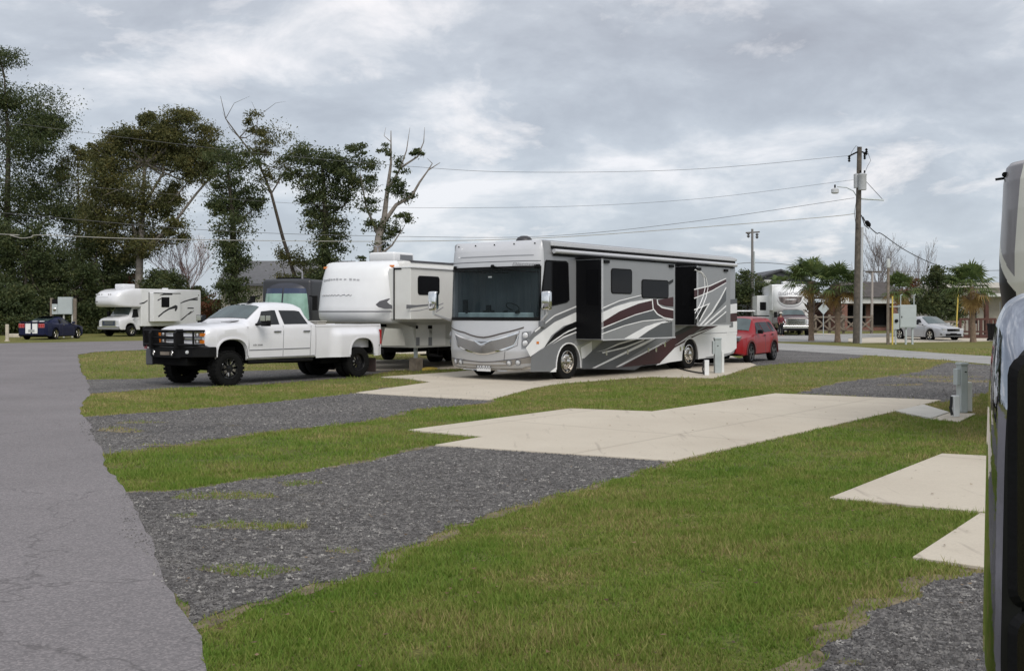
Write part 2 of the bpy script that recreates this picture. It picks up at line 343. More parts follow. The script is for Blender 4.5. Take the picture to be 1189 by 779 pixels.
# ============================================================ GROUND
def noisef(x,seed=0):
    return (math.sin(x*1.7+seed)+.6*math.sin(x*4.1+seed*2.3)+.4*math.sin(x*9.7+seed*.7))/2
def groundmat(kind):
    m=bpy.data.materials.new(kind+' surface'); nt,b=nodes(m); N=nt.nodes; L=nt.links
    tc=N.new('ShaderNodeTexCoord'); O=tc.outputs['Object']
    def noise(s,d=6,r=.6,dist=0.):
        n=N.new('ShaderNodeTexNoise'); n.inputs['Scale'].default_value=s; n.inputs['Detail'].default_value=d; n.inputs['Roughness'].default_value=r; n.inputs['Distortion'].default_value=dist; L.new(O,n.inputs['Vector']); return n.outputs['Fac']
    def ramp(f,stops):
        r=N.new('ShaderNodeValToRGB'); e=r.color_ramp.elements; e[0].position=stops[0][0]; e[0].color=(*stops[0][1],1); e[1].position=stops[-1][0]; e[1].color=(*stops[-1][1],1)
        for p,c in stops[1:-1]: x=e.new(p); x.color=(*c,1)
        L.new(f,r.inputs[0]); return r.outputs[0]
    def mix(f,a,c,mode='MIX'):
        x=N.new('ShaderNodeMix'); x.data_type='RGBA'; x.blend_type=mode
        for s,v in ((0,f),(6,a),(7,c)):
            if isinstance(v,(int,float)): x.inputs[s].default_value=v
            elif isinstance(v,tuple): x.inputs[s].default_value=(*v,1)
            else: L.new(v,x.inputs[s])
        return x.outputs[2]
    def mr(f,a,c,lo=0.,hi=1.):
        x=N.new('ShaderNodeMapRange'); x.inputs['From Min'].default_value=a; x.inputs['From Max'].default_value=c; x.inputs['To Min'].default_value=lo; x.inputs['To Max'].default_value=hi; L.new(f,x.inputs[0]); return x.outputs[0]
    b.inputs['Roughness'].default_value=.9; b.inputs['Specular IOR Level'].default_value=.2
    hgt=None; dist=.02; strg=.5
    if kind=='grass':
        big=noise(.16,5,.6); mid=noise(1.1,6,.65); fine=noise(22,4,.7); f2=noise(90,3,.7)
        base=ramp(big,[(.35,(.095,.135,.030)),(.5,(.135,.165,.040)),(.62,(.18,.175,.055)),(.72,(.22,.185,.072))])
        base=mix(mr(mid,.42,.66,0,.75),base,(.18,.155,.06))
        base=mix(mr(noise(.7,7,.7),.6,.72,0,.7),base,(.085,.135,.028))
        sx=N.new('ShaderNodeSeparateXYZ'); L.new(O,sx.inputs[0]); base=mix(mr(sx.outputs[1],11,26,0,.3),base,(.20,.175,.06))
        sh=mix(1.,base,ramp(fine,[(.3,(.45,.45,.45)),(.7,(1.45,1.4,1.3))]),'MULTIPLY')
        col=mix(1.,sh,ramp(f2,[(.3,(.6,.6,.6)),(.7,(1.3,1.3,1.3))]),'MULTIPLY'); hgt=fine; strg=.8; dist=.05
    elif kind=='gravel':
        v=N.new('ShaderNodeTexVoronoi'); v.inputs['Scale'].default_value=42; L.new(O,v.inputs['Vector'])
        vb=N.new('ShaderNodeTexVoronoi'); vb.inputs['Scale'].default_value=85; L.new(O,vb.inputs['Vector'])
        sep=N.new('ShaderNodeSeparateColor'); L.new(v.outputs['Color'],sep.inputs[0])
        base=ramp(sep.outputs[0],[(0,(.060,.057,.055)),(.55,(.125,.12,.116)),(.85,(.185,.178,.17)),(1.,(.30,.29,.27))])
        base=mix(1.,base,ramp(noise(.5,5,.6),[(.3,(.72,.72,.74)),(.7,(1.3,1.28,1.26))]),'MULTIPLY')
        base=mix(mr(noise(.8,8,.68,.3),.61,.70,0,.8),base,mix(noise(25,4,.7),(.05,.05,.02),(.17,.13,.06)))
        col=base; hgt=v.outputs['Distance']; strg=-.9 if False else .9; dist=.02
    elif kind=='concrete':
        base=ramp(noise(.45,6,.6),[(.3,(.47,.415,.335)),(.7,(.55,.495,.405))])
        base=mix(mr(noise(1.6,9,.75),.60,.78,0,.5),base,(.33,.28,.22))
        mp=N.new('ShaderNodeMapping'); mp.inputs['Rotation'].default_value=(0,0,R(-37)); mp.inputs['Scale'].default_value=(9,.7,1); L.new(O,mp.inputs[0])
        ns=N.new('ShaderNodeTexNoise'); ns.inputs['Scale'].default_value=.9; ns.inputs['Detail'].default_value=5; L.new(mp.outputs[0],ns.inputs['Vector'])
        base=mix(mr(ns.outputs['Fac'],.62,.72,0,.45),base,(.27,.23,.19))
        col=mix(1.,base,ramp(noise(60,3,.6),[(.3,(.93,.93,.93)),(.7,(1.05,1.05,1.05))]),'MULTIPLY'); hgt=noise(140,3); strg=.15
        sx=N.new('ShaderNodeSeparateXYZ'); L.new(O,sx.inputs[0])
        def mm(op,a,c):
            x=N.new('ShaderNodeMath'); x.operation=op
            for i_,v_ in((0,a),(1,c)):
                if isinstance(v_,(int,float)): x.inputs[i_].default_value=v_
                else: L.new(v_,x.inputs[i_])
            return x.outputs[0]
        for (cx_,cy_,per_,ph_) in((.62,.785,3.6,.9),(-.785,.62,3.1,1.7)):
            t_=mm('ADD',mm('ADD',mm('MULTIPLY',sx.outputs[0],cx_),mm('MULTIPLY',sx.outputs[1],cy_)),ph_+100*per_)
            d_=mm('PINGPONG',t_,per_/2); col=mix(mr(d_,.004,.012,.6,0),col,(.20,.17,.14))
            col=mix(mm('MULTIPLY',mr(d_,.0,.10,.25,0),noise(3.,5,.7)),col,(.30,.25,.19))
        col=mix(mr(noise(.9,7,.7,.8),.60,.72,0,.28),col,(.36,.31,.25)); col=mix(mr(noise(7,4,.75),.66,.72,0,.5),col,(.22,.17,.12))
        b.inputs['Roughness'].default_value=.8
    else:
        base=ramp(noise(.35,6,.62),[(.3,(.172,.160,.162)),(.7,(.215,.20,.203))])
        base=mix(mr(noise(1.3,8,.7),.58,.74,0,.5),base,(.165,.152,.155))
        v=N.new('ShaderNodeTexVoronoi'); v.inputs['Scale'].default_value=75; L.new(O,v.inputs['Vector'])
        sep=N.new('ShaderNodeSeparateColor'); L.new(v.outputs['Color'],sep.inputs[0])
        col=mix(1.,base,ramp(sep.outputs[0],[(0,(.78,.78,.78)),(.6,(1.,1.,1.)),(1.,(1.32,1.3,1.28))]),'MULTIPLY'); hgt=v.outputs['Distance']; strg=.5; dist=.006
        # fine cracks
        vc=N.new('ShaderNodeTexVoronoi'); vc.feature='DISTANCE_TO_EDGE'; vc.inputs['Scale'].default_value=.22
        wp=N.new('ShaderNodeVectorMath'); wp.operation='ADD'; nz=N.new('ShaderNodeTexNoise'); nz.inputs['Scale'].default_value=1.5; nz.inputs['Detail'].default_value=6; L.new(O,nz.inputs['Vector']); L.new(O,wp.inputs[0]); L.new(nz.outputs['Color'],wp.inputs[1]); L.new(wp.outputs[0],vc.inputs['Vector'])
        col=mix(mr(vc.outputs['Distance'],0,.0035,.55,0),col,(.07,.065,.065))
    L.new(col,b.inputs['Base Color'])
    bp=N.new('ShaderNodeBump'); bp.inputs['Strength'].default_value=strg; bp.inputs['Distance'].default_value=dist; L.new(hgt,bp.inputs['Height']); L.new(bp.outputs[0],b.inputs['Normal'])
    return m
gm_grass=groundmat('grass'); gm_gravel=groundmat('gravel'); gm_conc=groundmat('concrete'); gm_asph=groundmat('asphalt')
def ragged(poly,amp,step=.25,seed=1):
    out=[]; n=len(poly)
    for i in range(n):
        a=Vector(poly[i]);b=Vector(poly[(i+1)%n]); L_=(b-a).length; k=max(1,min(160,int(L_/step))); nr=Vector((-(b-a).y,(b-a).x)).normalized() if L_>0 else Vector((0,0))
        for j in range(k):
            t=j/k; p=a+(b-a)*t; d=noisef((p.x*1.3+p.y)*2.2,seed+i)*amp+rng.normal()*amp*.22
            out.append(tuple(p+nr*d*min(1,4*t*(1-t)+.25)))
    return out
def sheet(name,poly,z,m,thick=0.):
    b=MB()
    if thick: b.prism(poly,z-thick,z,'z')
    else: b.add([(x,y,z) for x,y in poly],[tuple(range(len(poly)))])
    o=b.build(name,m,None,bevel=.006 if thick else None); tag(o,kind='structure'); return o
def px(*pts): return [G(*p) for p in pts]
b=MB(); b.add([(-900,-60,0),(900,-60,0),(900,1600,0),(-900,1600,0)],[(0,1,2,3)]); tag(b.build('grass_ground',gm_grass),kind='structure')
# camp lane on the left, running off behind the truck
lane_edge=px((238.5,779),(221,726),(187,663),(168,619),(156,587),(146,573),(129,551),(119,529),(109.5,507),(100,487),(92.5,475),(104.6,458),(103,446),(94,431),(90.5,412))
lane=[(-.2,2.0)]+lane_edge+px((111,409),(169.5,406.4))+[(-9,60),(2,73),(11,84),(9,92),(0,86),(-12,77)]+px((171,395.7),(10,398.7),(-120,401))+[(-60,44),(-40,30),(-24,10),(-14,-4),(-5,-4)]
POL={}
POL['lane']=ragged(lane,.045,.22,3)
sheet('asphalt_road',POL['lane'],.014,gm_asph)
rl=[(9,84)]+px((907,398.6),(990,402.6),(1095,410.4),(1157,414.3),(1300,428))+[(26,14)]+[(21,14)]+px((1157,424),(1095,418),(990,411.7),(907,406.5))+[(4,74)]
POL['rlane']=ragged(rl,.05,.4,5); gm_asph2=gm_asph.copy(); gm_asph2.name='older pale asphalt'
for n_ in gm_asph2.node_tree.nodes:
    if n_.type=='VALTORGB' and abs(n_.color_ramp.elements[0].color[0]-.172)<.01:
        n_.color_ramp.elements[0].color=(.27,.265,.255,1); n_.color_ramp.elements[-1].color=(.35,.345,.33,1)
sheet('asphalt_road',POL['rlane'],.010,gm_asph2)
g1=px((221,727),(268,709),(311,697),(341,687),(400,675),(470,635),(560,600),(602,588),(635,578),(686,565),(736,549.5),(774,538),(770,532),(560,516),(504,518),(450,531),(400,541),(340,551),(272,560.6),(195,571),(146,573),(140,600),(180,680))
g2=px((116,528),(194.6,518),(263,508),(316,501),(400,491.6),(433.6,487),(484,475.5),(548,469.8),(572,466),(560,455),(450,450),(414,457),(400,458.4),(311,468),(195,478),(97,484.5),(95,500))
g3=px((100,441),(170,440),(250,432),(380,428),(440,425),(452,431),(410,438),(300,446.5),(195,451),(100,457.6))
g4=px((925,457),(979,443.8),(1029,438),(1069,432),(1100,421),(1165,425),(1180,452),(1150,455),(1095,467),(1092,466))
g5=px((820,425),(880,412),(905,405.5),(1000,412.5),(1000,415),(967,419),(905,422.5),(870,426))
g6=px((925,790),(951,775),(986,741.6),(1005,712),(1038,701),(1075,693.6),(1082,675),(1136,667.7),(1240,655),(1400,700),(1300,830))
def outset(poly,d):
    n=len(poly); A=sum(poly[i][0]*poly[(i+1)%n][1]-poly[(i+1)%n][0]*poly[i][1] for i in range(n)); sg=1 if A>0 else -1; o=[]
    for i in range(n):
        a=Vector(poly[i-1]);b=Vector(poly[i]);c=Vector(poly[(i+1)%n]); t=(b-a).normalized()+(c-b).normalized(); t=t.normalized() if t.length>1e-3 else (b-a).normalized(); o.append(tuple(b+Vector((t.y,-t.x))*sg*d))
    return o
soil=mat('bare sandy soil',(.155,.125,.075),.95,var=.5,vscale=6,bump=.5,bscale=40)
for i,g in enumerate((g1,g2,g3,g4,g5,g6)):
    POL['s%d'%i]=ragged(outset(g,.10 if i!=5 else .16),.12,.11,40+i); sheet('bare_soil',POL['s%d'%i],.003,soil)
for i,g in enumerate((g1,g2,g3,g4,g5,g6)):
    POL['g%d'%i]=ragged(g,.085 if i!=3 else .16,.13 if i in(0,1,5) else .2,10+i); sheet('gravel_surface',POL['g%d'%i],.006,gm_gravel)
# straw coloured weed patches growing in the gravel
for i,(x_,y_,w_,h_) in enumerate(((290,612,62,4.5),(255,577,58,5),(345,562,24,3),(288,664,55,7),(215,600,16,3),(400,640,20,3),(140,500,26,2.6),(180,517,20,1.5),(160,491,30,1.2),(1085,438,50,1.5),(1120,443,40,2),(1050,447,26,1.2),(985,770,20,3))):
    pp_=[G(x_+w_*math.cos(t)*(1+.25*math.sin(3*t+i)),y_+h_*math.sin(t)*(1+.3*math.sin(2*t+i*2))) for t in np.linspace(0,6.2832,25)[:-1]]
    POL['w%d'%i]=ragged(pp_,.05,.10,70+i); sheet('weedy_soil',POL['w%d'%i],.009,soil)
# concrete slabs
p1=px((474,500.7),(662,475.5),(756.6,479),(800,472.8),(899.8,457.8),(1092.7,465.6),(1038,479),(854.7,520),(780,536.7),(505.3,518.2),(561.5,508.5))
p2=px((413.5,457),(500,444.5),(470,440),(442,438.5),(522,433.0),(700,416),(850,414),(878,424.3),(844,435.5),(828,439.4),(783,438.6),(753,437.8),(656,445),(620,451),(568,465.4),(500,462))
p3=px((380,431),(400,419.5),(470,418),(540,416.5),(760,404),(800,408),(620,425),(520,428.5),(450,430.5))
p3b=px((410,407),(520,405.5),(600,403),(600,407),(520,411),(410,411))
p5=px((1081,487.6),(1102,480.4),(1133,481.2),(1114,490.6))
p6=px((963.4,580),(1093.4,528.5),(1142,531),(1300,540),(1260,606),(1137.7,596.6))
p7=px((1059.5,650),(1137.7,598.4),(1260,607),(1300,690),(1136.6,661))
p8=px((1000,398.4),(1150,396.3),(1200,397),(1200,389.5),(1050,391),(985,393.5),(985,397))
p9=px((945,388.3),(975,388.9),(965,387.6),(945,387.2))
for i,p in enumerate((p1,p2,p3,p3b,p6,p7,p5)):
    POL['c%d'%i]=p; sheet('concrete_slab',p,.026 if i!=6 else .022,gm_conc,.06)
b=MB(); r_=px((1040,478.5),(1072.5,471),(1102,480),(1081.9,487),(1064.7,484),(1052,481.5)); b.prism([(x,y) for x,y in r_],-.02,.032,'z'); tag(b.build('concrete_slab',mat('pale new concrete',(.50,.475,.42),.8,var=.06),None,bevel=.006),kind='structure')
POL['c7']=r_
sheet('concrete_slab',p8,.03,gm_conc,.06); sheet('concrete_slab',p9,.03,gm_conc,.06); POL['c8']=p8
dr=px((880,394),(907,397),(985,397.5),(985,393),(1050,390.5),(1160,389),(1160,384),(1030,387.3),(905,389.2),(880,389.5)); POL['dr']=dr; sheet('asphalt_road',dr,.018,gm_asph2)
dr2=px((995,380),(1050,378.5),(1110,380),(1110,376.5),(1060,374),(960,374.5),(915,379),(880,386),(905,386),(940,379.8)); sheet('gravel_path',dr2,.018,mat('pale drive',(.26,.245,.23),.9,var=.1,bump=.3))
# ------------------------------------------------------------ grass blades / tufts, pebbles (numpy)
def inpoly(X,Y,poly):
    ins=np.zeros(X.shape,bool); n=len(poly)
    P_=np.array(poly)
    x0,y0=P_.min(0);x1,y1=P_.max(0)
    bb=(X>x0)&(X<x1)&(Y>y0)&(Y<y1)
    idx=np.nonzero(bb)[0]; x=X[idx];y=Y[idx]; r=np.zeros(len(idx),bool)
    for i in range(n):
        ax,ay=P_[i];bx,by=P_[(i+1)%n]
        if ay==by: continue
        c=((ay>y)!=(by>y)); c&= x<(bx-ax)*(y-ay)/(by-ay)+ax; r^=c
    ins[idx]=r; return ins
def fastmesh(name,V,nper,m,parent=None):
    nf=len(V)//nper; me=bpy.data.meshes.new(name); me.vertices.add(len(V)); me.vertices.foreach_set('co',V.astype(np.float32).ravel())
    me.loops.add(len(V)); me.loops.foreach_set('vertex_index',np.arange(len(V),dtype=np.int32)); me.polygons.add(nf); me.polygons.foreach_set('loop_start',np.arange(0,len(V),nper,dtype=np.int32))
    me.materials.append(m); me.update(); me.validate(); o=bpy.data.objects.new(name,me); COL.objects.link(o); o.parent=parent; return o
def sample(n,z0,z1,pw=1.,side=.53):
    # positions in the wedge in front of the viewer, a little wider than the photo
    u=rng.random(n); Z=(z0**(2-pw)+(z1**(2-pw)-z0**(2-pw))*u)**(1/(2-pw)) if pw!=2 else z0*(z1/z0)**u
    X=(rng.random(n)*2-1)*(Z*side+.6); return X,Z
def pnoise(X,Y,s,seed):
    r_=np.random.default_rng(seed); o=np.zeros_like(X)
    for k in range(7):
        a=r_.random()*6.28; f=s*(1+.7*k); o+=np.sin(X*math.cos(a)*f+Y*math.sin(a)*f+r_.random()*6.28)/(1+.35*k)
    return o/2.6
def blademat():
    m=bpy.data.materials.new('grass blades'); nt,b=nodes(m); N=nt.nodes;L=nt.links
    g=N.new('ShaderNodeNewGeometry'); tc=N.new('ShaderNodeTexCoord')
    def noise(s,d=5,r=.6):
        n=N.new('ShaderNodeTexNoise'); n.inputs['Scale'].default_value=s; n.inputs['Detail'].default_value=d; n.inputs['Roughness'].default_value=r; L.new(tc.outputs['Object'],n.inputs['Vector']); return n.outputs['Fac']
    a=N.new('ShaderNodeMath'); a.operation='ADD'; L.new(noise(.16),a.inputs[0]); L.new(noise(1.1,6,.65),a.inputs[1])
    s=N.new('ShaderNodeMath'); s.operation='MULTIPLY_ADD'; s.inputs[1].default_value=.34; L.new(g.outputs['Random Per Island'],s.inputs[0]); L.new(a.outputs[0],s.inputs[2])
    mr=N.new('ShaderNodeMapRange'); mr.inputs['From Min'].default_value=.82; mr.inputs['From Max'].default_value=1.62; L.new(s.outputs[0],mr.inputs[0])
    cr=N.new('ShaderNodeValToRGB'); e=cr.color_ramp.elements; e[0].color=(.105,.19,.026,1); e[1].color=(.54,.43,.22,1)
    for p,c in((.25,(.15,.235,.036)),(.54,(.22,.26,.060)),(.75,(.33,.28,.12))): x=e.new(p); x.color=(*c,1)
    # the far lawn is drier than the strip beside the viewer's own pitch
    sp_=N.new('ShaderNodeSeparateXYZ'); L.new(tc.outputs['Object'],sp_.inputs[0]); dr_=N.new('ShaderNodeMapRange'); dr_.inputs['From Min'].default_value=11; dr_.inputs['From Max'].default_value=26; dr_.inputs['To Max'].default_value=.13; L.new(sp_.outputs[1],dr_.inputs[0])
    ad_=N.new('ShaderNodeMath'); ad_.operation='ADD'; L.new(mr.outputs[0],ad_.inputs[0]); L.new(dr_.outputs[0],ad_.inputs[1])
    L.new(ad_.outputs[0],cr.inputs[0]); L.new(cr.outputs[0],b.inputs['Base Color']); b.inputs['Roughness'].default_value=.7; b.inputs['Specular IOR Level'].default_value=.2
    tr=N.new('ShaderNodeBsdfTranslucent'); L.new(cr.outputs[0],tr.inputs[0]); mx=N.new('ShaderNodeMixShader'); mx.inputs[0].default_value=.3
    L.new(b.outputs[0],mx.inputs[1]); L.new(tr.outputs[0],mx.inputs[2]); L.new(mx.outputs[0],N['Material Output'].inputs[0]); return m
bm_=blademat()
HARD=[POL[k] for k in POL if k[0] in 'lrcd']
GRAV=[POL[k] for k in POL if k[0]=='g']
def grass(n,z0,z1,pw,hs,wf):
    X,Z=sample(n,z0,z1,pw)
    bad=np.zeros(n,bool)
    for p in HARD: bad|=inpoly(X,Z,p)
    g=np.zeros(n,bool)
    for p in GRAV: g|=inpoly(X,Z,p)
    # weeds in the gravel follow a patchy mask
    wd=np.zeros(n,bool)
    for k_ in POL:
        if k_[0]=='w': wd|=inpoly(X,Z,POL[k_])
    bad|= g&~(wd&(rng.random(n)<.55))
    so_=np.zeros(n,bool)
    for k_ in POL:
        if k_[0]=='s': so_|=inpoly(X,Z,POL[k_])
    bad|=so_&~g&(rng.random(n)<.62)
    clump=pnoise(X,Z,5.,9)+.6*pnoise(X,Z,17.,21); bad|=(rng.random(n)>.70+.40*clump)
    X=X[~bad];Z=Z[~bad];n=len(X)
    h=hs*(.45+.8*rng.random(n)+.9*(rng.random(n)>.96))*(1+.45*pnoise(X,Z,2.2,3)+.35*pnoise(X,Z,9.,8)); h=np.clip(h,.010,.12); w=(.0032+.0007*rng.random(n))*(1+Z*wf)
    a=rng.random(n)*6.283; lean=(rng.random(n)**.7)*h*.95; la=rng.random(n)*6.283
    V=np.zeros((n,3,3)); dx=np.cos(a)*w;dy=np.sin(a)*w
    V[:,0]=np.stack([X-dx,Z-dy,np.zeros(n)],1);V[:,1]=np.stack([X+dx,Z+dy,np.zeros(n)],1);V[:,2]=np.stack([X+np.cos(la)*lean,Z+np.sin(la)*lean,h],1)
    return V.reshape(-1,3)
V=np.concatenate([grass(560000,4.6,12,1.,.034,.05),grass(380000,12,26,1.,.038,.07),grass(110000,26,52,1.,.055,.07)])
tag(fastmesh('grass_blades',V,3,bm_),kind='stuff')
def pebbles(n,poly,z0,z1,s0,s1):
    X,Z=sample(n,z0,z1,1.); k=inpoly(X,Z,poly); X=X[k];Z=Z[k]; n=len(X)
    s=s0+(s1-s0)*rng.random(n)**2.5
    base=np.array([(1,0,0),(0,1,0),(-1,0,0),(0,-1,0),(0,0,.9),(0,0,-.5)],float)
    tri=[(0,1,4),(1,2,4),(2,3,4),(3,0,4)]
    v=np.tile(base,(n,1,1))*(.6+.8*rng.random((n,6,1)))+rng.normal(0,.18,(n,6,3))
    a=rng.random(n)*6.28; c,sn=np.cos(a)[:,None],np.sin(a)[:,None]
    x=v[:,:,0]*c-v[:,:,1]*sn; y=v[:,:,0]*sn+v[:,:,1]*c
    v=np.stack([x,y,v[:,:,2]],2)*s[:,None,None]; v[:,:,0]+=X[:,None]; v[:,:,1]+=Z[:,None]; v[:,:,2]+=.008
    T=np.array(tri); return v[:,T].reshape(-1,3)
pm=bpy.data.materials.new('pebbles'); nt,bb=nodes(pm); N=nt.nodes
gg=N.new('ShaderNodeTexVoronoi'); gg.inputs['Scale'].default_value=28; tcc=N.new('ShaderNodeTexCoord'); nt.links.new(tcc.outputs['Object'],gg.inputs['Vector'])
sp=N.new('ShaderNodeSeparateColor'); nt.links.new(gg.outputs['Color'],sp.inputs[0]); cr=N.new('ShaderNodeValToRGB'); e=cr.color_ramp.elements; e[0].color=(.060,.056,.054,1); e[1].color=(.36,.345,.32,1); x=e.new(.6); x.color=(.130,.124,.120,1); x=e.new(.94); x.color=(.20,.19,.18,1)
nt.links.new(sp.outputs[0],cr.inputs[0]); nt.links.new(cr.outputs[0],bb.inputs['Base Color']); bb.inputs['Roughness'].default_value=.85
V=np.concatenate([pebbles(300000,POL['g0'],4.6,14,.005,.015),pebbles(150000,POL['g5'],4.4,9,.005,.015),pebbles(90000,POL['g1'],14,28,.010,.022),pebbles(50000,POL['g3'],18,40,.012,.026)])
tag(fastmesh('loose_gravel',V,3,pm),kind='stuff')
# dead leaves blown over lawn and slabs
n=1500; X,Z=sample(n,4.7,34,1.1); kp=~inpoly(X,Z,POL['lane'])&(rng.random(n)<.75); X=X[kp];Z=Z[kp];n=len(X); a=rng.random(n)*6.28; s_=.010+.014*rng.random(n); t_=rng.normal(0,.35,(n,2))
ca,sa=np.cos(a),np.sin(a); V=np.zeros((n,4,3))
for j,(u_,v_) in enumerate(((-1,0),(0,-.55),(1,0),(0,.55))):
    x_=u_*s_;y_=v_*s_; V[:,j,0]=X+x_*ca-y_*sa; V[:,j,1]=Z+x_*sa+y_*ca; V[:,j,2]=.036+np.abs(x_*t_[:,0]+y_*t_[:,1])
lf=leafmat('fallen leaves',(.07,.045,.025),(.16,.10,.05),(.33,.24,.13),.1)
tag(fastmesh('fallen_leaves',V.reshape(-1,3),4,lf),kind='stuff')
# ============================================================ MOTOR COACH
def coach():
    W=3.08; h=W/2; wb=6.706
    A=G(660,441); fr=Frame(A,(-.6182,-.7860),h,1)
    root=thing('motorhome','large silver and maroon motor coach with two slide-outs open, parked on the pale concrete','motorhome',fr.loc,fr.rz)
    c1=lambda x,y:(500+x/3.895,260+y/3.895); c2=lambda x,y:(660+x/3.896,260+y/3.896); c6=lambda x,y:(660+x/5.564,300+y/5.564); c8=lambda x,y:(510+x/8.49,360+y/8.49); c3=lambda x,y:(640+x/8.49,380+y/8.49)
    Z0,ZT=.30,3.70; XB=1.1; XR=-9.95
    # main body: side outline with arches, extruded across
    def outline():
        o=[(XB,ZT),(XB,Z0)]
        o+=[(x,z) for x,z in arch_poly(0,.56,.97,Z0)[::-1]]
        o+=[(x,z) for x,z in arch_poly(-wb,.54,.97,Z0)[::-1]]
        o+=[(XR+.9,.31),(XR+.15,.42),(XR,.62),(XR,3.60),(XR+.1,ZT)]
        return o
    b=MB(); b.prism(outline(),-h,h); 
    body=b.build('body',[silver],root,smooth=30,bevel=.09,bsel=lambda e:all(v.co.z>3.5 for v in e.verts) or (all(v.co.x<XR+.05 for v in e.verts)),bseg=4)
    b=MB(); b.box(XR+.2,XB-.1,-h+.12,h-.12,.42,.62); b.box(-8.6,-7.6,-.3,.3,.22,.45); b.tube([(0,-1.1,.48),(0,1.1,.48)],.09,8); b.tube([(-wb,-1.1,.48),(-wb,1.1,.48)],.12,8); b.box(-4.6,-2.2,-.9,.9,.2,.45); b.build('undercarriage',chassis,root)
    def cutarch(name,poly,yy,m,parent):
        # the painted shape minus the two wheel openings
        from mathutils.geometry import delaunay_2d_cdt
        loops=[poly]+[[(c-.565,.0)]+arch_poly(c,.565,.975,Z0)+[(c+.565,.0)] for c in(0,-wb)]
        vs=[];ed=[]
        for L_ in loops:
            o_=len(vs); vs+=[Vector(p) for p in L_]; ed+=[(o_+i,o_+(i+1)%len(L_)) for i in range(len(L_))]
        V2,_,F2,_,_,_=delaunay_2d_cdt(vs,ed,[],0,1e-5)
        def ins(p,L_):
            r=False
            for i in range(len(L_)):
                a=L_[i];b=L_[(i+1)%len(L_)]
                if (a[1]>p[1])!=(b[1]>p[1]) and p[0]<(b[0]-a[0])*(p[1]-a[1])/(b[1]-a[1])+a[0]: r=not r
            return r
        mb=MB(); mb.v=[(v.x,yy,v.y) for v in V2]
        for f in F2:
            c=sum((V2[i] for i in f),Vector((0,0)))/len(f)
            if ins(c,loops[0]) and not ins(c,loops[1]) and not ins(c,loops[2]): mb.f.append(tuple(f)); mb.mi.append(0)
        return mb.build(name,m,parent)
    # ---- bowed front cap
    zc=[.30,.36,.45,.8,1.2,1.64,2.97,3.13,3.3,3.45,3.58,3.66,3.70]; xf=[1.46,1.56,1.64,1.74,1.72,1.66,1.48,1.46,1.42,1.36,1.26,1.17,1.1]; aw=[q+.14 for q in (1.36,1.385,1.395,1.4,1.4,1.4,1.4,1.4,1.395,1.385,1.36,1.33,1.30)]
    def cap(u,z,off=0.):
        d=float(np.interp(z,zc,xf))-XB; a=float(np.interp(z,zc,aw)); t=u*math.pi/2
        y=a*math.copysign(abs(math.sin(t))**(2/2.9),u) if u else 0.; x=XB+d*abs(math.cos(t))**(2/2.0)
        p=Vector((x,y,z))
        if off:
            e=.01; q=cap(min(1,u+e),z)-cap(max(-1,u-e),z); r_=cap(u,min(3.69,z+.01))-cap(u,max(.31,z-.01)); n=q.cross(r_).normalized()
            if n.x<0 and abs(n.x)>1e-3: n=-n
            p=p+n*off
        return p
    def proj(p):
        wx=fr.o.x+fr.f.x*p.x+fr.l.x*p.y; wy=fr.o.y+fr.f.y*p.x+fr.l.y*p.y
        return CX+wx/wy*F, HY-(p.z-H)/wy*F
    UU=np.linspace(-.999,.999,161); ZZ=np.linspace(.30,3.69,140)
    GR=np.array([[proj(cap(u,z)) for u in UU] for z in ZZ])
    def inv(px_,py_):
        d=((GR-np.array([px_,py_]))**2).sum(2); i,j=np.unravel_index(d.argmin(),d.shape); 
        # refine
        u,z=UU[j],ZZ[i]
        for _ in range(6):
            q=proj(cap(u,z)); e=.004; qu=proj(cap(min(u+e,.999),z)); qz=proj(cap(u,z+e))
            J=np.array([[ (qu[0]-q[0])/e,(qz[0]-q[0])/e],[(qu[1]-q[1])/e,(qz[1]-q[1])/e]])
            try: s=np.linalg.solve(J,np.array([px_-q[0],py_-q[1]]))
            except Exception: break
            u=float(np.clip(u+np.clip(s[0],-.05,.05),-.995,.995)); z=float(np.clip(z+np.clip(s[1],-.1,.1),.3,3.69))
        return u,z
    ZW0,ZW1=1.64,2.97; UW=.83
    us=sorted(set([round(i/30,4) for i in range(-30,31)]+[-UW,UW])); zs=sorted(set(zc+[ZW0,ZW1]+[round(.3+i*.085,3) for i in range(40)]))
    zs=[z for z in zs if z<=3.70]
    b=MB();g=MB()
    idx={}
    def cell(mb,u0,u1,z0,z1,off=0.): mb.add([cap(u0,z0,off),cap(u1,z0,off),cap(u1,z1,off),cap(u0,z1,off)],[(0,1,2,3)])
    vs=[cap(u,z) for z in zs for u in us]; nu=len(us); fb=[];fg=[];mi=[]
    for i in range(len(zs)-1):
        for j in range(nu-1):
            q=(i*nu+j,i*nu+j+1,(i+1)*nu+j+1,(i+1)*nu+j)
            if ZW0-1e-6<=zs[i]<ZW1-1e-6 and -UW-1e-6<=us[j]<UW-1e-6: fg.append(q)
            else: fb.append(q)
    b.add(vs,fb); b.add([cap(u,ZT) for u in us]+[(XB,0,ZT+.001)],[(j,j+1,nu) for j in range(nu-1)])
    capo=b.build('front_cap',lsilver,root,smooth=50)
    g.add([cap(u,z) for z in zs for u in us],fg); gm=bpy.data.materials.new('windscreen tinted'); nt_,bb_=nodes(gm); NN=nt_.nodes
    bb_.inputs['Base Color'].default_value=(.01,.02,.02,1); bb_.inputs['Roughness'].default_value=.03
    trn=NN.new('ShaderNodeBsdfTransparent'); trn.inputs[0].default_value=(.70,.76,.79,1); mx=NN.new('ShaderNodeMixShader'); mx.inputs[0].default_value=.78
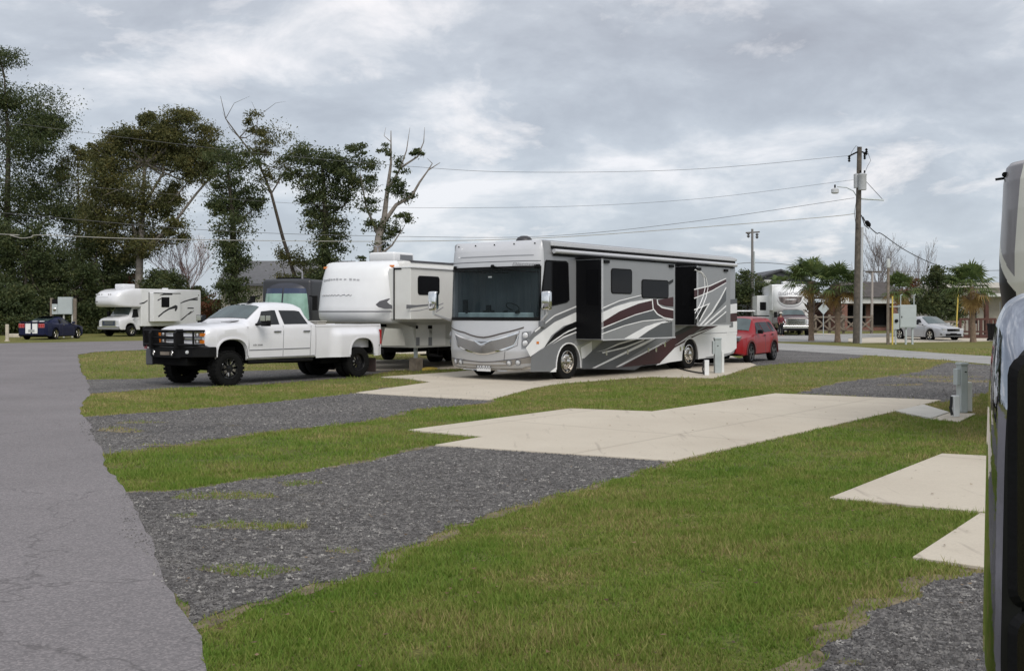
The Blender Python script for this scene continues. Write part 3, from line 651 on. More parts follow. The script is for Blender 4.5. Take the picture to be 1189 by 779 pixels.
    nt_.links.new(bb_.outputs[0],mx.inputs[1]); nt_.links.new(trn.outputs[0],mx.inputs[2]); nt_.links.new(mx.outputs[0],NN['Material Output'].inputs[0])
    ws=g.build('windscreen',gm,root,smooth=60)
    # black gasket round the glass
    def ribbon(name,lo,hi,off,m,parent=capo,n=44,nv=2):
        lo=sorted(lo);hi=sorted(hi); u0=max(lo[0][0],hi[0][0]);u1=min(lo[-1][0],hi[-1][0]); vs=[]
        for k in range(nv+1):
            for i in range(n+1):
                u=u0+(u1-u0)*i/n; a=float(np.interp(u,[p[0] for p in lo],[p[1] for p in lo])); c=float(np.interp(u,[p[0] for p in hi],[p[1] for p in hi])); vs.append(cap(u,a+(c-a)*k/nv,off))
        mb=MB(); mb.add(vs,[(k*(n+1)+i,k*(n+1)+i+1,(k+1)*(n+1)+i+1,(k+1)*(n+1)+i) for k in range(nv) for i in range(n)]); return mb.build(name,m,parent,smooth=50)
    I=lambda pts,f=c8:[inv(*f(*p)) for p in pts]
    gk=MB()
    for (ua,ub,za,zb) in ((-UW-.03,UW+.03,ZW1-.02,ZW1+.045),(-UW-.03,UW+.03,ZW0-.05,ZW0+.04)):
        for j in range(40):
            u0=ua+(ub-ua)*j/40;u1=ua+(ub-ua)*(j+1)/40; cell(gk,u0,u1,za,zb,.008)
    for s_ in(-1,1):
        for j in range(12):
            z0=ZW0+(ZW1-ZW0)*j/12; z1=ZW0+(ZW1-ZW0)*(j+1)/12; a,c=sorted((s_*(UW-.02),s_*(UW+.03))); cell(gk,a,c,z0,z1,.007)
    gk.build('windscreen_gasket',blackm,ws,smooth=50)
    # line of the brow panel
    gk=MB()
    for j in range(40):
        u0=-.84+1.68*j/40; cell(gk,u0,u0+.042,3.135,3.155,.004)
    gk.build('panel_seam',decalg,capo)
    # moulded recess in the top of the cap
    # raised moulding in the top of the cap
    for (ua,ub,za,zb) in ((-.42,.62,3.28,3.305),(-.50,-.44,3.28,3.56),):
        gk=MB()
        for j in range(16):
            u0=ua+(ub-ua)*j/16; cell(gk,u0,ua+(ub-ua)*(j+1)/16,za,zb,.006)
        gk.build('moulding',whitegel if ub<0 else silver,capo)
    for u in(-.62,-.2,0,.2,.62):
        mk=MB(); p=cap(u,3.60,.01); mk.lathe([(.02,0),(.018,.02),(.001,.025)],p,(1,0,.6),8); mk.build('clearance_lamp',chassis,capo)
    text(capo,'lettering','Discovery',.13,gtext,cap(.46,3.06,.01),(cap(.56,3.06)-cap(.36,3.06)),(0,0,1),ital=.3,ext=.003,sx=1.5)
    # grille, chrome V, crease, lower valance
    gt=I([(160,240),(360,312),(420,362),(480,312),(785,228)]); gb=I([(160,250),(190,345),(420,425),(740,340),(785,240)])
    ribbon('grille',gb,gt,.012,bronze)
    up=lambda L,d:[(u,z+d) for u,z in L]
    ribbon('chrome_trim',up(gt,-.0),up(gt,.035),.02,chrome); ribbon('chrome_trim',up(gb,-.04),up(gb,-.005),.02,chrome)
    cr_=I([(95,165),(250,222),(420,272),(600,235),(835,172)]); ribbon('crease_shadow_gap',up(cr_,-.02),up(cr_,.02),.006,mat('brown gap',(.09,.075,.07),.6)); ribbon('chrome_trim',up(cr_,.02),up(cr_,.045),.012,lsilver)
    lt=I([(112,470),(250,492),(420,512),(640,495),(830,472),(930,446)]); lb=I([(118,560),(270,590),(420,605),(630,592),(830,575),(935,556)])
    ribbon('lower_valance',lb,lt,.006,bronze); ribbon('chrome_trim',up(lb,-.03),up(lb,.01),.014,chrome); ribbon('panel_seam',up(lt,-.008),up(lt,.012),.009,decalg)
    # fine mesh lines of the grille
    gk=MB()
    for k in range(1,9):
        f=k/9; pts=[]
        for i in range(31):
            u=gb[0][0]+(gb[-1][0]-gb[0][0])*(i+.5)/31.5; a=float(np.interp(u,[p[0] for p in gb],[p[1] for p in gb])); c=float(np.interp(u,[p[0] for p in sorted(gt)],[p[1] for p in sorted(gt)])); 
            if c-a>.05: pts.append(cap(u,a+(c-a)*f,.016))
        gk.tube(pts,.004,3)
    gk.build('grille_mesh',mgrey,capo)
    em=MB(); e0=inv(*c8(420,325)); em.add([cap(e0[0]-.07,e0[1]+.07,.03),cap(e0[0]+.07,e0[1]+.07,.03),cap(e0[0],e0[1]-.06,.035)],[(0,1,2)]); em.m=1; em.add([cap(e0[0]-.035,e0[1]+.05,.034),cap(e0[0]+.035,e0[1]+.05,.034),cap(e0[0],e0[1]-.02,.038)],[(0,1,2)]); em.build('emblem',[chrome,mgrey],capo)
    def lamp(name,x,y,r,f=c8,m=lens):
        u,z=inv(*f(x,y)); p=cap(u,z,.004); n=(cap(u,z,.05)-cap(u,z)).normalized()
        mb=MB(); mb.lathe([(r*1.25,0),(r*1.2,.03),(r,.02)],p,n,20); mb.m=1; mb.lathe([(r,.012),(r*.7,.03),(r*.3,.04),(.001,.042)],p,n,20); return mb.build(name,[mgrey,m],capo,smooth=40)
    for q in((850,248),(848,325),(115,245),(124,318)): lamp('headlight',*q,.075)
    for q in((690,520),(777,516),(168,503),(216,510)): lamp('fog_light',*q,.065)
    for side_,pts in((1,[(815,215),(880,205),(905,380),(830,385)]),(-1,[(100,215),(128,220),(140,360),(112,350)])):
        q=I(pts); uu=[a for a,_ in q]; zz_=[c for _,c in q]
        ribbon('headlight_surround',[(min(uu),min(zz_)),(max(uu),min(zz_)+.03)],[(min(uu),max(zz_)-.03),(max(uu),max(zz_))],.003,silver)
    # seams between bumper sections
    for pts in ([(245,480),(262,560),(275,612)],[(650,400),(640,490),(625,600)],[(790,205),(770,350),(665,395)]):
        sm=MB(); sm.tube([cap(*inv(*c8(*p)),.006) for p in pts],.008,4); sm.build('panel_seam',decalg,capo)
    u,z=inv(*c8(443,552)); pp=cap(u,z,.03); xd=(cap(u+.05,z)-cap(u-.05,z)).normalized(); 
    pl=MB(); a=Vector(xd)*.235; bz=Vector((0,0,.115)); nrm=Vector(xd).cross(Vector((0,0,1))).normalized(); nrm=nrm if nrm.x>0 else -nrm
    pl.add([pp-a-bz,pp+a-bz,pp+a+bz,pp-a+bz,pp-a-bz-nrm*.01,pp+a-bz-nrm*.01,pp+a+bz-nrm*.01,pp-a+bz-nrm*.01],[(0,1,2,3),(4,7,6,5),(0,4,5,1),(1,5,6,2),(2,6,7,3),(3,7,4,0)])
    plate=pl.build('number_plate',mat('plate white',(.7,.7,.7),.4),capo); text(plate,'lettering','XXX-XXX',.15,decalg,pp+nrm*.004,xd,(0,0,1),ext=.002,sx=.8)
    # interior seen through the glass
    b=MB(); n=90; vs=[]
    for i in range(n+1):
        y=-1.38+2.76*i/n; x=1.15+.012*math.sin(y*21)+.008*math.sin(y*53+1)
        vs+=[(x,y,1.70),(x,y,2.96)]
    b.add(vs,[(2*i,2*i+2,2*i+3,2*i+1) for i in range(n)]); b.build('curtain',mat('teal grey curtain',(.065,.075,.08),.9,var=.25,vscale=1.2),root,smooth=60)
    b=MB(); b.prism([(1.12,-1.25),(1.35,-1.2),(1.56,-.6),(1.58,.6),(1.35,1.2),(1.12,1.25)],1.60,1.80,'z'); dash=b.build('dashboard',mat('pale teal dash',(.42,.50,.49),.7,var=.2),root,bevel=.02)
    for y in(-.75,-.15,.1,.55,.95): b=MB(); b.lathe([(.07,0),(.065,.05),(.001,.06)],(1.46,y,1.80),(.3,0,1),12); b.build('dash_vent',blackm,dash)
    b=MB(); b.box(1.46,1.52,-.07,.07,1.79,2.0); b.build('dash_screen',blackm,dash); b=MB(); b.box(1.3,1.36,-1.02,-.88,1.80,2.15); b.build('headrest',blackm,dash)
    b=MB(); b.tube([(1.25+.14*math.cos(t),.62+.19*math.sin(t),1.95+.1*math.cos(t)) for t in np.linspace(0,6.28,20)],.014,6); b.build('steering_wheel',blackm,dash)
    b=MB(); b.box(1.50,1.51,.0,.12,2.72,2.76); b.build('inside_mirror',whtrim,root)
    # ---- side windows of the cab
    y0=h
    def plate_px(name,pts,f,y,lvl,m,parent,rad=None,thick=.004):
        poly=[fr.S(*f(*p),y) for p in pts]; yy=y+.0018*lvl+.002; zs_=[p[1] for p in poly]
        if y==h and min(zs_)<1.0: return cutarch(name,poly,yy,m,parent)
        mb=MB(); mb.prism(poly,y-.002,yy); o=mb.build(name,m,parent)
        return o
    def win_px(x0,y0_,x1,y1_,f,y,parent):
        a=fr.S(*f(x0,y0_),y); c=fr.S(*f(x1,y1_),y)
        mb=MB(); mb.prism(rrect(a[0],c[0],a[1],c[1],.10,5),y-.01,y+.012); fo=mb.build('window',blackm,parent)
        mb=MB(); s_=.03; mb.prism(rrect(min(a[0],c[0])+s_,max(a[0],c[0])-s_,min(a[1],c[1])+s_,max(a[1],c[1])-s_,.08,5),y-.005,y+.017); mb.build('pane',glassd,fo); return fo
    cw=[fr.S(*c1(*p),h) for p in((516,172),(522,163),(612,168),(622,178),(627,345),(615,356),(505,382),(497,372),(500,330))]
    mb=MB(); mb.prism(cw,h-.01,h+.012); fo=mb.build('cab_window',blackm,root); ctr=Vector((sum(p[0] for p in cw)/len(cw),sum(p[1] for p in cw)/len(cw)))
    mb=MB(); mb.prism([tuple(ctr+(Vector(p)-ctr)*.93) for p in cw],h-.005,h+.017); mb.build('pane',glassd,fo)
    # ---- painted graphics on the flat side
    def D(pts,m,lvl,f=c2,y=h,parent=body,name='graphic'): return plate_px(name,pts,f,y,lvl,m,parent)
    c1D=lambda pts,m,l:D(pts,m,l,c1)
    # front quarter
    c1D([(440,520),(470,480),(560,415),(665,372),(665,392),(560,445),(480,500),(455,525)],mgrey,1)
    c1D([(470,483),(560,412),(665,368),(665,374),(560,418),(472,490)],pinst,2)
    c1D([(430,560),(470,512),(560,444),(665,396),(665,440),(600,462),(545,505),(515,555),(450,600)],pinst,2)
    c1D([(515,556),(560,498),(610,462),(665,437),(665,462),(600,492),(556,530)],blackp,3)
    c1D([(520,552),(570,515),(620,483),(665,466),(665,471),(620,490),(570,522)],pinst,4)
    c1D([(560,534),(600,500),(665,472),(665,478),(600,508)],blackp,4)
    c1D([(548,545),(600,508),(665,484),(665,490),(600,515)],pinst,5)
    c1D([(450,668),(455,600),(520,556),(575,530),(665,492),(665,520),(640,545),(600,580),(582,636),(572,668)],mgrey,1)
    c1D([(538,670),(584,634),(582,668)],pinst,2)
    # lower band behind the front wheel
    L3=lambda pts,m,l:D(pts,m,l,c3)
    L3([(240,190),(400,130),(520,100),(520,135),(300,320),(300,330),(285,240)],mat('pale champagne paint',(.36,.37,.33),.35,coat=.6),1)
    L3([(290,200),(400,140),(400,235),(325,305),(300,307)],pinst,2)
    D([(62,655),(64,606),(155,527),(480,507),(475,560),(300,660)],dgrey,1)
    D([(150,582),(260,550),(355,517),(300,516),(240,540),(185,570)],blackp,2)
    D([(150,580),(255,556),(345,520),(340,528),(255,562),(155,586)],pinst,3)
    D([(120,579),(160,572),(230,545),(330,516),(325,512),(225,540),(160,570)],pinst,3)
    D([(105,652),(330,540),(395,510),(402,514),(340,548),(120,652)],pinst,3)
    D([(215,645),(345,560),(390,525),(480,505),(480,512),(440,530),(240,645)],mgrey,2)
    D([(212,647),(440,530),(470,510),(478,510),(445,535),(226,646)],pinst,3)
    D([(585,460),(713,452),(760,440),(760,562),(735,582),(600,606),(410,632),(480,556),(545,505)],whitegel,1)
    D([(395,640),(480,560),(560,500),(620,475),(620,606),(480,620)],whitegel,2)
    D([(236,648),(430,536),(478,505),(478,492),(560,462),(575,455),(640,440),(713,408),(762,402),(762,442),(713,444),(620,486),(560,515),(480,560),(412,630),(300,642)],maroon,3)
    D([(470,512),(478,494),(540,462),(580,456),(520,492)],blackp,4)
    D([(478,552),(560,508),(630,478),(650,470),(590,488),(545,505)],pinst,4)
    D([(500,540),(560,500),(612,462),(630,458),(580,492)],mgrey,4)
    D([(600,455),(713,400),(713,376),(640,420)],mgrey,3)
    # rear quarter upper
    D([(716,345),(762,338),(762,360),(716,366)],dgrey,2); D([(714,366),(762,360),(762,402),(714,408)],whitegel,2)
    D([(716,445),(762,440),(762,500),(716,500)],whitegel,4)
    for pts in ([(600,497),(762,489)],[(62,655),(300,648),(412,630)]):
        sm=MB(); sm.tube([Vector((fr.S(*c2(*p),h)[0],h+.006,fr.S(*c2(*p),h)[1])) for p in pts],.007,4); sm.build('locker_seam',decalg,body)
    for p in ((266,578),(360,570),(395,568),(435,545),(170,583),(520,560),(505,565)):
        q=fr.S(*c2(*p),h); mb=MB(); mb.box(q[0]-.045,q[0]+.045,h,h+.025,q[1]-.07,q[1]+.07); mb.build('locker_latch',chrome,body,bevel=.01)
    for p,m in(((483,537),amber),):
        q=fr.S(*c1(*p),h); mb=MB(); mb.box(q[0]-.05,q[0]+.05,h,h+.015,q[1]-.03,q[1]+.03); mb.build('marker_lamp',m,body)
    q=fr.S(*c2(735,455),h); mb=MB(); mb.box(q[0]-.13,q[0]+.13,h,h+.02,q[1]-.09,q[1]+.09); mb.build('vent_grille',mgrey,body)
    # ---- slide-outs
    def slide(x0,x1,z0,z1,name):
        d=.85; mb=MB(); mb.box(x1,x0,h-.3,h+d,z0,z1); s_=mb.build('slide_out',[silver],root,bevel=.015)
        mb=MB(); mb.box(x0+.001,x0+.012,h+.0,h+d-.03,z0+.03,z1-.03); mb.build('end_wall',mat('black slide wall',(.005,.005,.006),.4,spec=.12),s_)
        mb=MB(); mb.box(x1-.05,x0+.05,h,h+d+.05,z1+.01,z1+.04); mb.build('slide_topper',blackm,s_)
        mb=MB(); mb.box(x0-.02,x0+.018,h+d-.03,h+d+.006,z0,z1); mb.box(x1,x0,h+d-.01,h+d+.008,z0-.015,z0+.02); mb.build('edge_trim',lsilver,s_)
        return s_
    s1=slide(-.37,-4.26,1.07,3.24,'front'); s2=slide(-5.64,-7.85,1.40,3.24,'rear')
    mb=MB(); mb.box(-.37+.012,-.37+.02,h+.34,h+.72,2.0,2.95); mb.build('end_window',glassd,s1)
    mb=MB(); mb.box(-5.64+.012,-5.64+.02,h+.30,h+.66,2.0,2.9); mb.build('end_window',glassd,s2)
    yo=h+.85
    win_px(192,200,287,318,c2,yo,s1); win_px(330,250,452,338,c2,yo,s1)
    E6=lambda pts,m,l,f=c6:D(pts,m,l,f,yo,s1)
    E6([(216,320),(330,271),(470,236),(470,241),(330,277),(216,328)],pinst,1)
    E6([(216,330),(330,279),(470,243),(470,250),(330,293),(216,348)],mgrey,1)
    E6([(216,350),(300,312),(400,282),(530,262),(545,262),(548,272),(450,293),(330,342),(216,412)],pinst,1)
    E6([(216,412),(330,342),(450,293),(538,272),(545,330),(430,362),(330,402),(216,448)],maroon,2)
    E6([(216,448),(330,402),(430,362),(545,330),(548,335),(430,368),(330,408),(216,456)],pinst,3)
    E6([(216,456),(330,408),(430,368),(548,335),(575,365),(620,384),(670,392),(670,420),(600,396),(480,402),(360,432),(216,484)],dgrey,2)
    E6([(216,484),(360,432),(480,402),(600,391),(670,395),(670,400),(600,397),(480,408),(360,438),(216,492)],pinst,3)
    E6([(350,524),(410,490),(500,440),(560,420),(620,405),(670,402),(670,412),(600,420),(520,466),(440,522)],pinst,2)
    E6([(440,522),(520,466),(600,420),(670,406),(670,505)],dgrey,2)
    E2=lambda pts,m,l:D(pts,m,l,c2,yo,s1)
    E2([(376,340),(398,340),(401,362),(420,378),(474,388),(474,432),(430,425),(400,410),(380,385)],maroon,4)
    E2([(404,345),(474,330),(474,374),(440,372),(410,362)],maroon,4)
    E2([(376,340),(380,385),(400,410),(430,427),(474,434),(474,430),(432,422),(403,406),(384,382),(380,340)],pinst,5)
    E2([(398,342),(401,364),(422,381),(474,391),(474,386),(424,376),(405,361),(402,342)],pinst,5)
    E2([(452,262),(474,250),(474,262),(456,276)],blackp,2)
    E3=lambda pts,m,l:D(pts,m,l,c2,yo,s2)
    E3([(569,298),(640,282),(713,248),(713,264),(650,300),(569,334)],maroon,2)
    E3([(569,294),(640,278),(713,245),(713,249),(640,283),(569,299)],pinst,3)
    E3([(569,334),(650,300),(713,264),(713,268),(650,305),(569,339)],pinst,3)
    E3([(596,458),(650,400),(690,335),(713,290),(713,348),(650,412)],dgrey,2)
    E3([(591,460),(645,400),(686,335),(712,286),(714,290),(690,338),(650,404),(600,459)],pinst,3)
    E3([(569,390),(632,364),(608,408),(590,440),(569,455)],blackp,2); E3([(569,386),(640,358),(612,408),(594,442),(590,440),(606,408),(630,366),(569,392)],pinst,3)
    E3([(610,458),(713,368),(713,374),(622,456)],pinst,3); E3([(640,454),(713,395),(713,400),(650,453)],pinst,3); E3([(640,440),(700,400),(713,402),(713,445),(650,455)],mgrey,1)
    # big loop pinstripe
    for r0,r1 in((1,0),(1.12,.0)):
        mb=MB(); pts=[]
        for p in((580,214),(606,222),(622,245),(630,290),(622,330),(605,375),(575,430)) if r0==1 else ((572,208),(600,216),(612,240),(617,290),(608,330),(592,370),(571,405)):
            q=fr.S(*c2(*p),yo); pts.append((q[0],yo+.006,q[1]))
        mb.tube(pts,.016,5); mb.build('pinstripe',pinst,s2)
    # slide hold brackets
    for p,s_ in(((160,172),s1),((455,192),s1),((580,205),s2),((703,212),s2)):
        q=fr.S(*c2(*p),yo); mb=MB(); mb.box(q[0]-.22,q[0]+.02,yo,yo+.05,q[1]-.03,q[1]+.05); mb.build('topper_bracket',blackm,s_)
    # ---- roof edge: moulding, dark slot and rolled awning
    b=MB(); b.box(XR+.08,.82,h-.02,h+.05,3.545,3.66); b.build('roof_moulding',lsilver,root,bevel=.02)
    b=MB(); b.box(XR+.1,.80,h,h+.03,3.47,3.55); b.build('awning_slot',blackm,root)
    b=MB(); b.tube([(XR+.15,h+.09,3.41),(.78,h+.09,3.41)],.06,12); aw_=b.build('awning_roll',lsilver,root,smooth=40)
    b=MB(); b.box(XR+.2,.7,h,h+.06,3.30,3.34); b.build('awning_rail',blackm,aw_)
    # corner panel behind the cab window
    # ---- mirrors on arms
    def mir(pw,s_,base):
        c=pw; mb=MB(); mb.box(c.x-.06,c.x+.09,c.y-.14,c.y+.14,c.z-.26,c.z+.24); mo=mb.build('mirror',chrome,root,smooth=35,bevel=.05,bseg=3)
        mb=MB(); mb.tube([c+Vector((0,0,-.24)),c+Vector((0,0,-.36)),(base[0],base[1],base[2])],.03,8); mb.build('mirror_arm',lsilver,mo,smooth=40)
        mb=MB(); mb.box(c.x-.072,c.x-.062,c.y-.11,c.y+.11,c.z-.2,c.z+.2); mb.build('mirror_glass',glassd,mo)
    def loc_of(pw): d=Vector((pw.x-fr.o.x,pw.y-fr.o.y)); return Vector((d.dot(fr.f),d.dot(fr.l),pw.z))
    mir(loc_of(P(635,348.5,27.0)),1,tuple(cap(.86,1.56,.0)))
    mir(loc_of(P(503.5,349,27.8)),-1,tuple(cap(-.90,1.56,.0)))
    b=MB(); q=cap(.86,1.55); b.box(q.x-.1,q.x+.05,q.y-.12,q.y+.1,1.42,1.58); b.build('mirror_base',mgrey,root,bevel=.02)
    # ---- wipers
    for u,lab in((-.55,0),(.02,1)):
        b=MB(); p=cap(u,3.02,.03); q=cap(u+.28,2.90,.05); r_=cap(min(u+.75,.78),2.84,.05); b.tube([p,q],.016,6); b.tube([cap(max(-.78,u-.1),2.93,.04),q,r_],.010,5); b.lathe([(.05,-.02),(.045,.03),(.001,.04)],p,(1,0,0),10); b.build('wiper',blackm,root)
    u=.72; b=MB(); p=cap(u,3.0,.02); b.box(p.x-.05,p.x+.04,p.y-.07,p.y+.07,2.98,3.05); b.build('camera_pod',blackm,root)
    # ---- wheels
    for x in(0,-wb):
        for s_ in(1,-1): wheel(root,x,s_*(h-.17),.485,.29,.30,s_,'coach')
    for s_ in(1,-1): wheel(root,-wb,s_*(h-.52),.485,.27,.30,s_,'coach'); 
    flare(body,0,.56,.97,Z0,h,pinst,.03); flare(body,-wb,.54,.97,Z0,h,whitegel,.03)
    b=MB(); b.box(XR+.3,XR+.34,-1.25,1.25,.06,.5); b.build('mud_flap',rubber,root)
    # ---- roof fittings
    def roofbox(px0,px1,py0,py1,name,m,yc=0.,w=.8,r=.05):
        a=fr.S(px0,py1,yc)[0]; c=fr.S(px1,py1,yc)[0]; x0,x1=min(a,c),max(a,c); z1=fr.S((px0+px1)/2,py0,yc)[1]
        mb=MB(); mb.box(x0,x1,yc-w/2,yc+w/2,ZT-.02,ZT+.10); return mb.build(name,m,root,smooth=35,bevel=min(.08,(x1-x0)*.2),bseg=3)
    grk=mat('dark roof plastic',(.03,.03,.033),.45)
    roofbox(614,650,273.5,278,'roof_air_conditioner',grk); roofbox(702,727,282.5,286,'roof_air_conditioner',grk); roofbox(762,785,288.2,291,'roof_air_conditioner',grk); roofbox(828,845,295,297,'roof_vent',lsilver)
    b=MB(); q=fr.S(603.5,275,.1); b.lathe([(.24,0),(.24,.05),(.19,.14),(.10,.19),(.001,.2)],(q[0]-.2,.1,ZT+.02),(0,0,1),20); b.build('satellite_dome',grk,root,smooth=60)
    # power cord down the rear lower corner
    return root,fr
COACH,FC=coach()
# ============================================================ WHITE PICKUP
def truck():
    W=2.10; h=1.06; wb=4.38
    fr=Frame(G(267.6,448.1),(-.6087,-.7934),h+.02,1)
    root=thing('pickup_truck','white lifted crew cab pickup with a black grille guard and dual rear wheels','pickup truck',fr.loc,fr.rz)
    t3=lambda x,y:(150+x/3.963,330+y/3.963)
    sh=Shell(low=[(.67,.98),(.56,.93),(.38,.90),(.36,.66),(-.56,.61),(-2.80,.61)],
      belt=[(.67,1.24),(.63,1.32),(.45,1.385),(-.6,1.46),(-2.8,1.48)],
      edge=[(.67,1.28),(.63,1.36),(.45,1.43),(-.55,1.515),(-1.16,1.90),(-1.5,1.94),(-2.3,1.93),(-2.55,1.88),(-2.70,1.60),(-2.80,1.52)],
      top=[(.67,1.31),(.63,1.41),(.52,1.47),(.1,1.53),(-.5,1.57),(-.62,1.60),(-1.2,1.99),(-1.5,2.06),(-2.0,2.08),(-2.40,2.06),(-2.56,1.99),(-2.68,1.75),(-2.80,1.56)],
      wl=[(.67,.97),(.45,1.01),(-2.8,1.02)],wb=[(.67,.96),(.55,1.01),(.3,1.03),(-.6,1.03),(-2.8,1.03)],
      wt=[(.67,.90),(.5,.95),(-.5,.93),(-.62,.90),(-1.2,.75),(-2.4,.74),(-2.6,.76),(-2.8,.88)],
      arches=[(-.10,.46,1.13,2.6)])
    body=sh.build('body',white,root)
    def glass(m): return m
    sh.screen('windscreen',glasst,root,-.72,-1.20,.93,.012)
    mb=MB()
    for s_ in(1,-1):
        gl=mat('grey side glass',(.022,.024,.026),.04,spec=.3)
        sh.window('side_window',gl,body,s_,(-1.60,-.80),(-1.62,-1.16),.06,.92)
        sh.window('side_window',gl,body,s_,(-2.56,-1.76),(-2.44,-1.74),.06,.92)
        for q in ((-.9,),): pass
    # door gaps, trim strip, handles
    def side_line(pts,r,m,name='door_gap',par=body):
        for s_ in(1,-1):
            mb=MB(); P_=[]
            for x,z in pts:
                hh=sh.half(x); zs=[q[1] for q in hh[1:7]]; ys=[q[0] for q in hh[1:7]]; P_.append((x,s_*(float(np.interp(z,zs,ys))+.002),z))
            mb.tube(P_,r,4); mb.build(name,m,par)
    side_line([(-.60,.66),(-.60,1.0),(-.58,1.44)],.007,decalg); side_line([(-1.70,.66),(-1.70,1.0),(-1.71,1.3),(-1.71,1.47)],.007,decalg); side_line([(-2.62,.66),(-2.62,1.0),(-2.64,1.3),(-2.66,1.46)],.007,decalg)
    side_line([(-.62,.86),(-1.2,.86),(-1.68,.86)],.013,mgrey,'trim_strip'); side_line([(-1.72,.86),(-2.2,.86),(-2.60,.86)],.013,mgrey,'trim_strip')
    side_line([(-.6,.665),(-1.5,.665),(-2.78,.665)],.008,decalg)
    for s_ in(1,-1):
        for x in(-1.50,-2.48):
            mb=MB(); mb.box(x-.11,x+.11,s_*1.045-.012,s_*1.045+.03*s_,1.30,1.335); mb.build('door_handle',mat('grey chrome',(.35,.35,.36),.2,metal=1),body,bevel=.008)
        mb=MB(); mb.box(-.80,-.62,s_*1.03,s_*1.045,1.02,1.04)
    text(body,'lettering','HD 3500',.05,decalg,(-.87,1.052,.985),(-1,0,0),(0,0,1),ext=.002,sx=1.6)
    # bed
    x0,x1=-2.84,-5.28; zb=.59; zr=1.465
    def zl(x): return arch_low(x,zb,[(-4.42,.45,1.10,2.6)])
    xs=sorted(set([round(x1+(x0-x1)*i/50,3) for i in range(51)]+[round(-4.42+.45*math.sin(i/10*math.pi/2),3) for i in range(-10,11)]))
    b=MB()
    for s_ in(1,-1):
        nz=16; vs=[]
        for x in xs:
            z0=zl(x)
            for k in range(nz+1):
                z=z0+(zr-z0)*k/nz
                fx=min(1,max(0,(-3.30-x)/.35))*min(1,max(0,(x+5.26)/.22)); fx=fx*fx*(3-2*fx)
                fz=min(1,max(0,(1.40-z)/.22)); fz=fz*fz*(3-2*fz)
                y=1.0+.02*math.sin((z-zb)/(zr-zb)*math.pi)+.15*fx*fz
                vs.append((x,s_*y,z))
        n=nz+1; b.add(vs,[(i*n+j,i*n+j+1,(i+1)*n+j+1,(i+1)*n+j) for i in range(len(xs)-1) for j in range(nz)])
    bed=b.build('bed',white,root,smooth=50)
    b=MB()
    for s_ in(1,-1):
        a,c=sorted((s_*.88,s_*1.012)); b.box(x1,x0,a,c,zr-.05,zr+.012)
        a,c=sorted((s_*.86,s_*.90)); b.box(x1,x0,a,c,.85,zr-.04)
    b.box(x0-.05,x0,-1.0,1.0,.62,zr); b.box(x1,x0,-.9,.9,.82,.88); b.build('bed_lining',white,bed,bevel=.012)
    b=MB(); b.box(x1-.04,x1+.02,-.94,.94,.80,zr); tg=b.build('tailgate',white,root,bevel=.02)
    b=MB(); b.box(x1-.02,x1+.015,-1.0,1.0,.60,1.45)
    b.build('rear_panel',white,bed,bevel=.01)
    for s_ in(1,-1):
        b=MB(); a,c=sorted((s_*.93,s_*1.025)); b.box(x1-.03,x1+.10,a,c,.90,1.32); b.m=1; b.box(x1-.034,x1+.104,a-.003,c+.003,1.10,1.13); b.build('tail_light',[redlens,mat('darker red lens',(.2,.008,.008),.2)],bed,bevel=.012)
    b=MB(); b.box(x1-.20,x1-.04,-.95,.95,.62,.76); b.build('rear_bumper',blackm,root,bevel=.02)
    b=MB(); b.box(-3.25,-2.95,-.95,.95,zr-.2,zr+.09); b.m=1; b.box(-3.27,-2.93,-.97,.97,zr+.09,zr+.115); b.build('tool_box',[mat('aluminium box',(.42,.40,.36),.5,metal=.3),offwhite],root,bevel=.008)
    text(bed,'lettering','4X4',.12,decalg,(-4.42,1.03,1.30),(-1,0,0),(0,0,1),ital=.2,ext=.003,sx=1.5)
    for x in(-3.72,-5.06):
        b=MB(); b.box(x-.03,x+.03,1.11,1.16,.86,.90); b.build('marker_lamp',chassis,bed)
    b=MB(); b.lathe([(.075,0),(.07,.008),(.001,.01)],(-3.45,1.012,1.18),(0,1,0),16); b.build('fuel_flap',white,bed,smooth=40)
    flare(bed,-4.42,.45,1.10,.64,1.155,white,.04,2.6); flare(body,-.10,.46,1.15,.72,1.035,white,.03,2.6)
    b=MB(); b.box(-5.0,-3.86,-.99,.99,1.11,1.15); b.box(-5.02,-3.84,-.60,.60,.60,1.12); b.box(-4.98,-4.9,-.97,.97,.66,1.12); b.box(-3.94,-3.88,-.97,.97,.66,1.12); b.build('wheel_house',chassis,bed)
    # chassis, steps
    b=MB(); b.box(-5.2,.8,-.55,.55,.50,.70); b.box(-.4,.2,-.75,.75,.52,.95); b.box(-4.7,-2.8,-.85,.85,.70,.84); b.tube([(0,-.9,.42),(0,.9,.42)],.07,8); b.tube([(-wb,-.9,.42),(-wb,.9,.42)],.09,8); b.lathe([(.001,-.2),(.2,-.1),(.2,.1),(.001,.2)],(-wb,0,.42),(0,1,0),14); b.tube([(-.5,0,.55),(-wb,0,.45)],.06,8); b.box(-3.9,-3.2,.4,.8,.42,.66); b.build('chassis',chassis,root)
    b=MB(); b.prism([(.64,1.0),(.40,.95),(.38,1.15),(-.58,1.15),(-.58,.63),(-2.7,.63),(-2.7,.9),(.64,1.2)],-.90,.90); b.build('inner_bay',chassis,root)
    b=MB()
    for s_ in(1,-1): b.tube([(-.62,s_*.95,.55),(-2.75,s_*.95,.55)],.045,8)
    b.build('side_step',blackm,root,smooth=50)
    # nose: grille, lamps
    before=set(COL.objects)
    X=.985
    b=MB(); b.box(X-.05,X,-.92,.92,.98,1.34); b.build('grille',mat('dark grille',(.02,.02,.022),.4),root)
    gr=b
    b=MB()
    for z in(1.03,1.155,1.205,1.32): b.box(X,X+.03,-.90,.90,z-.017,z+.017)
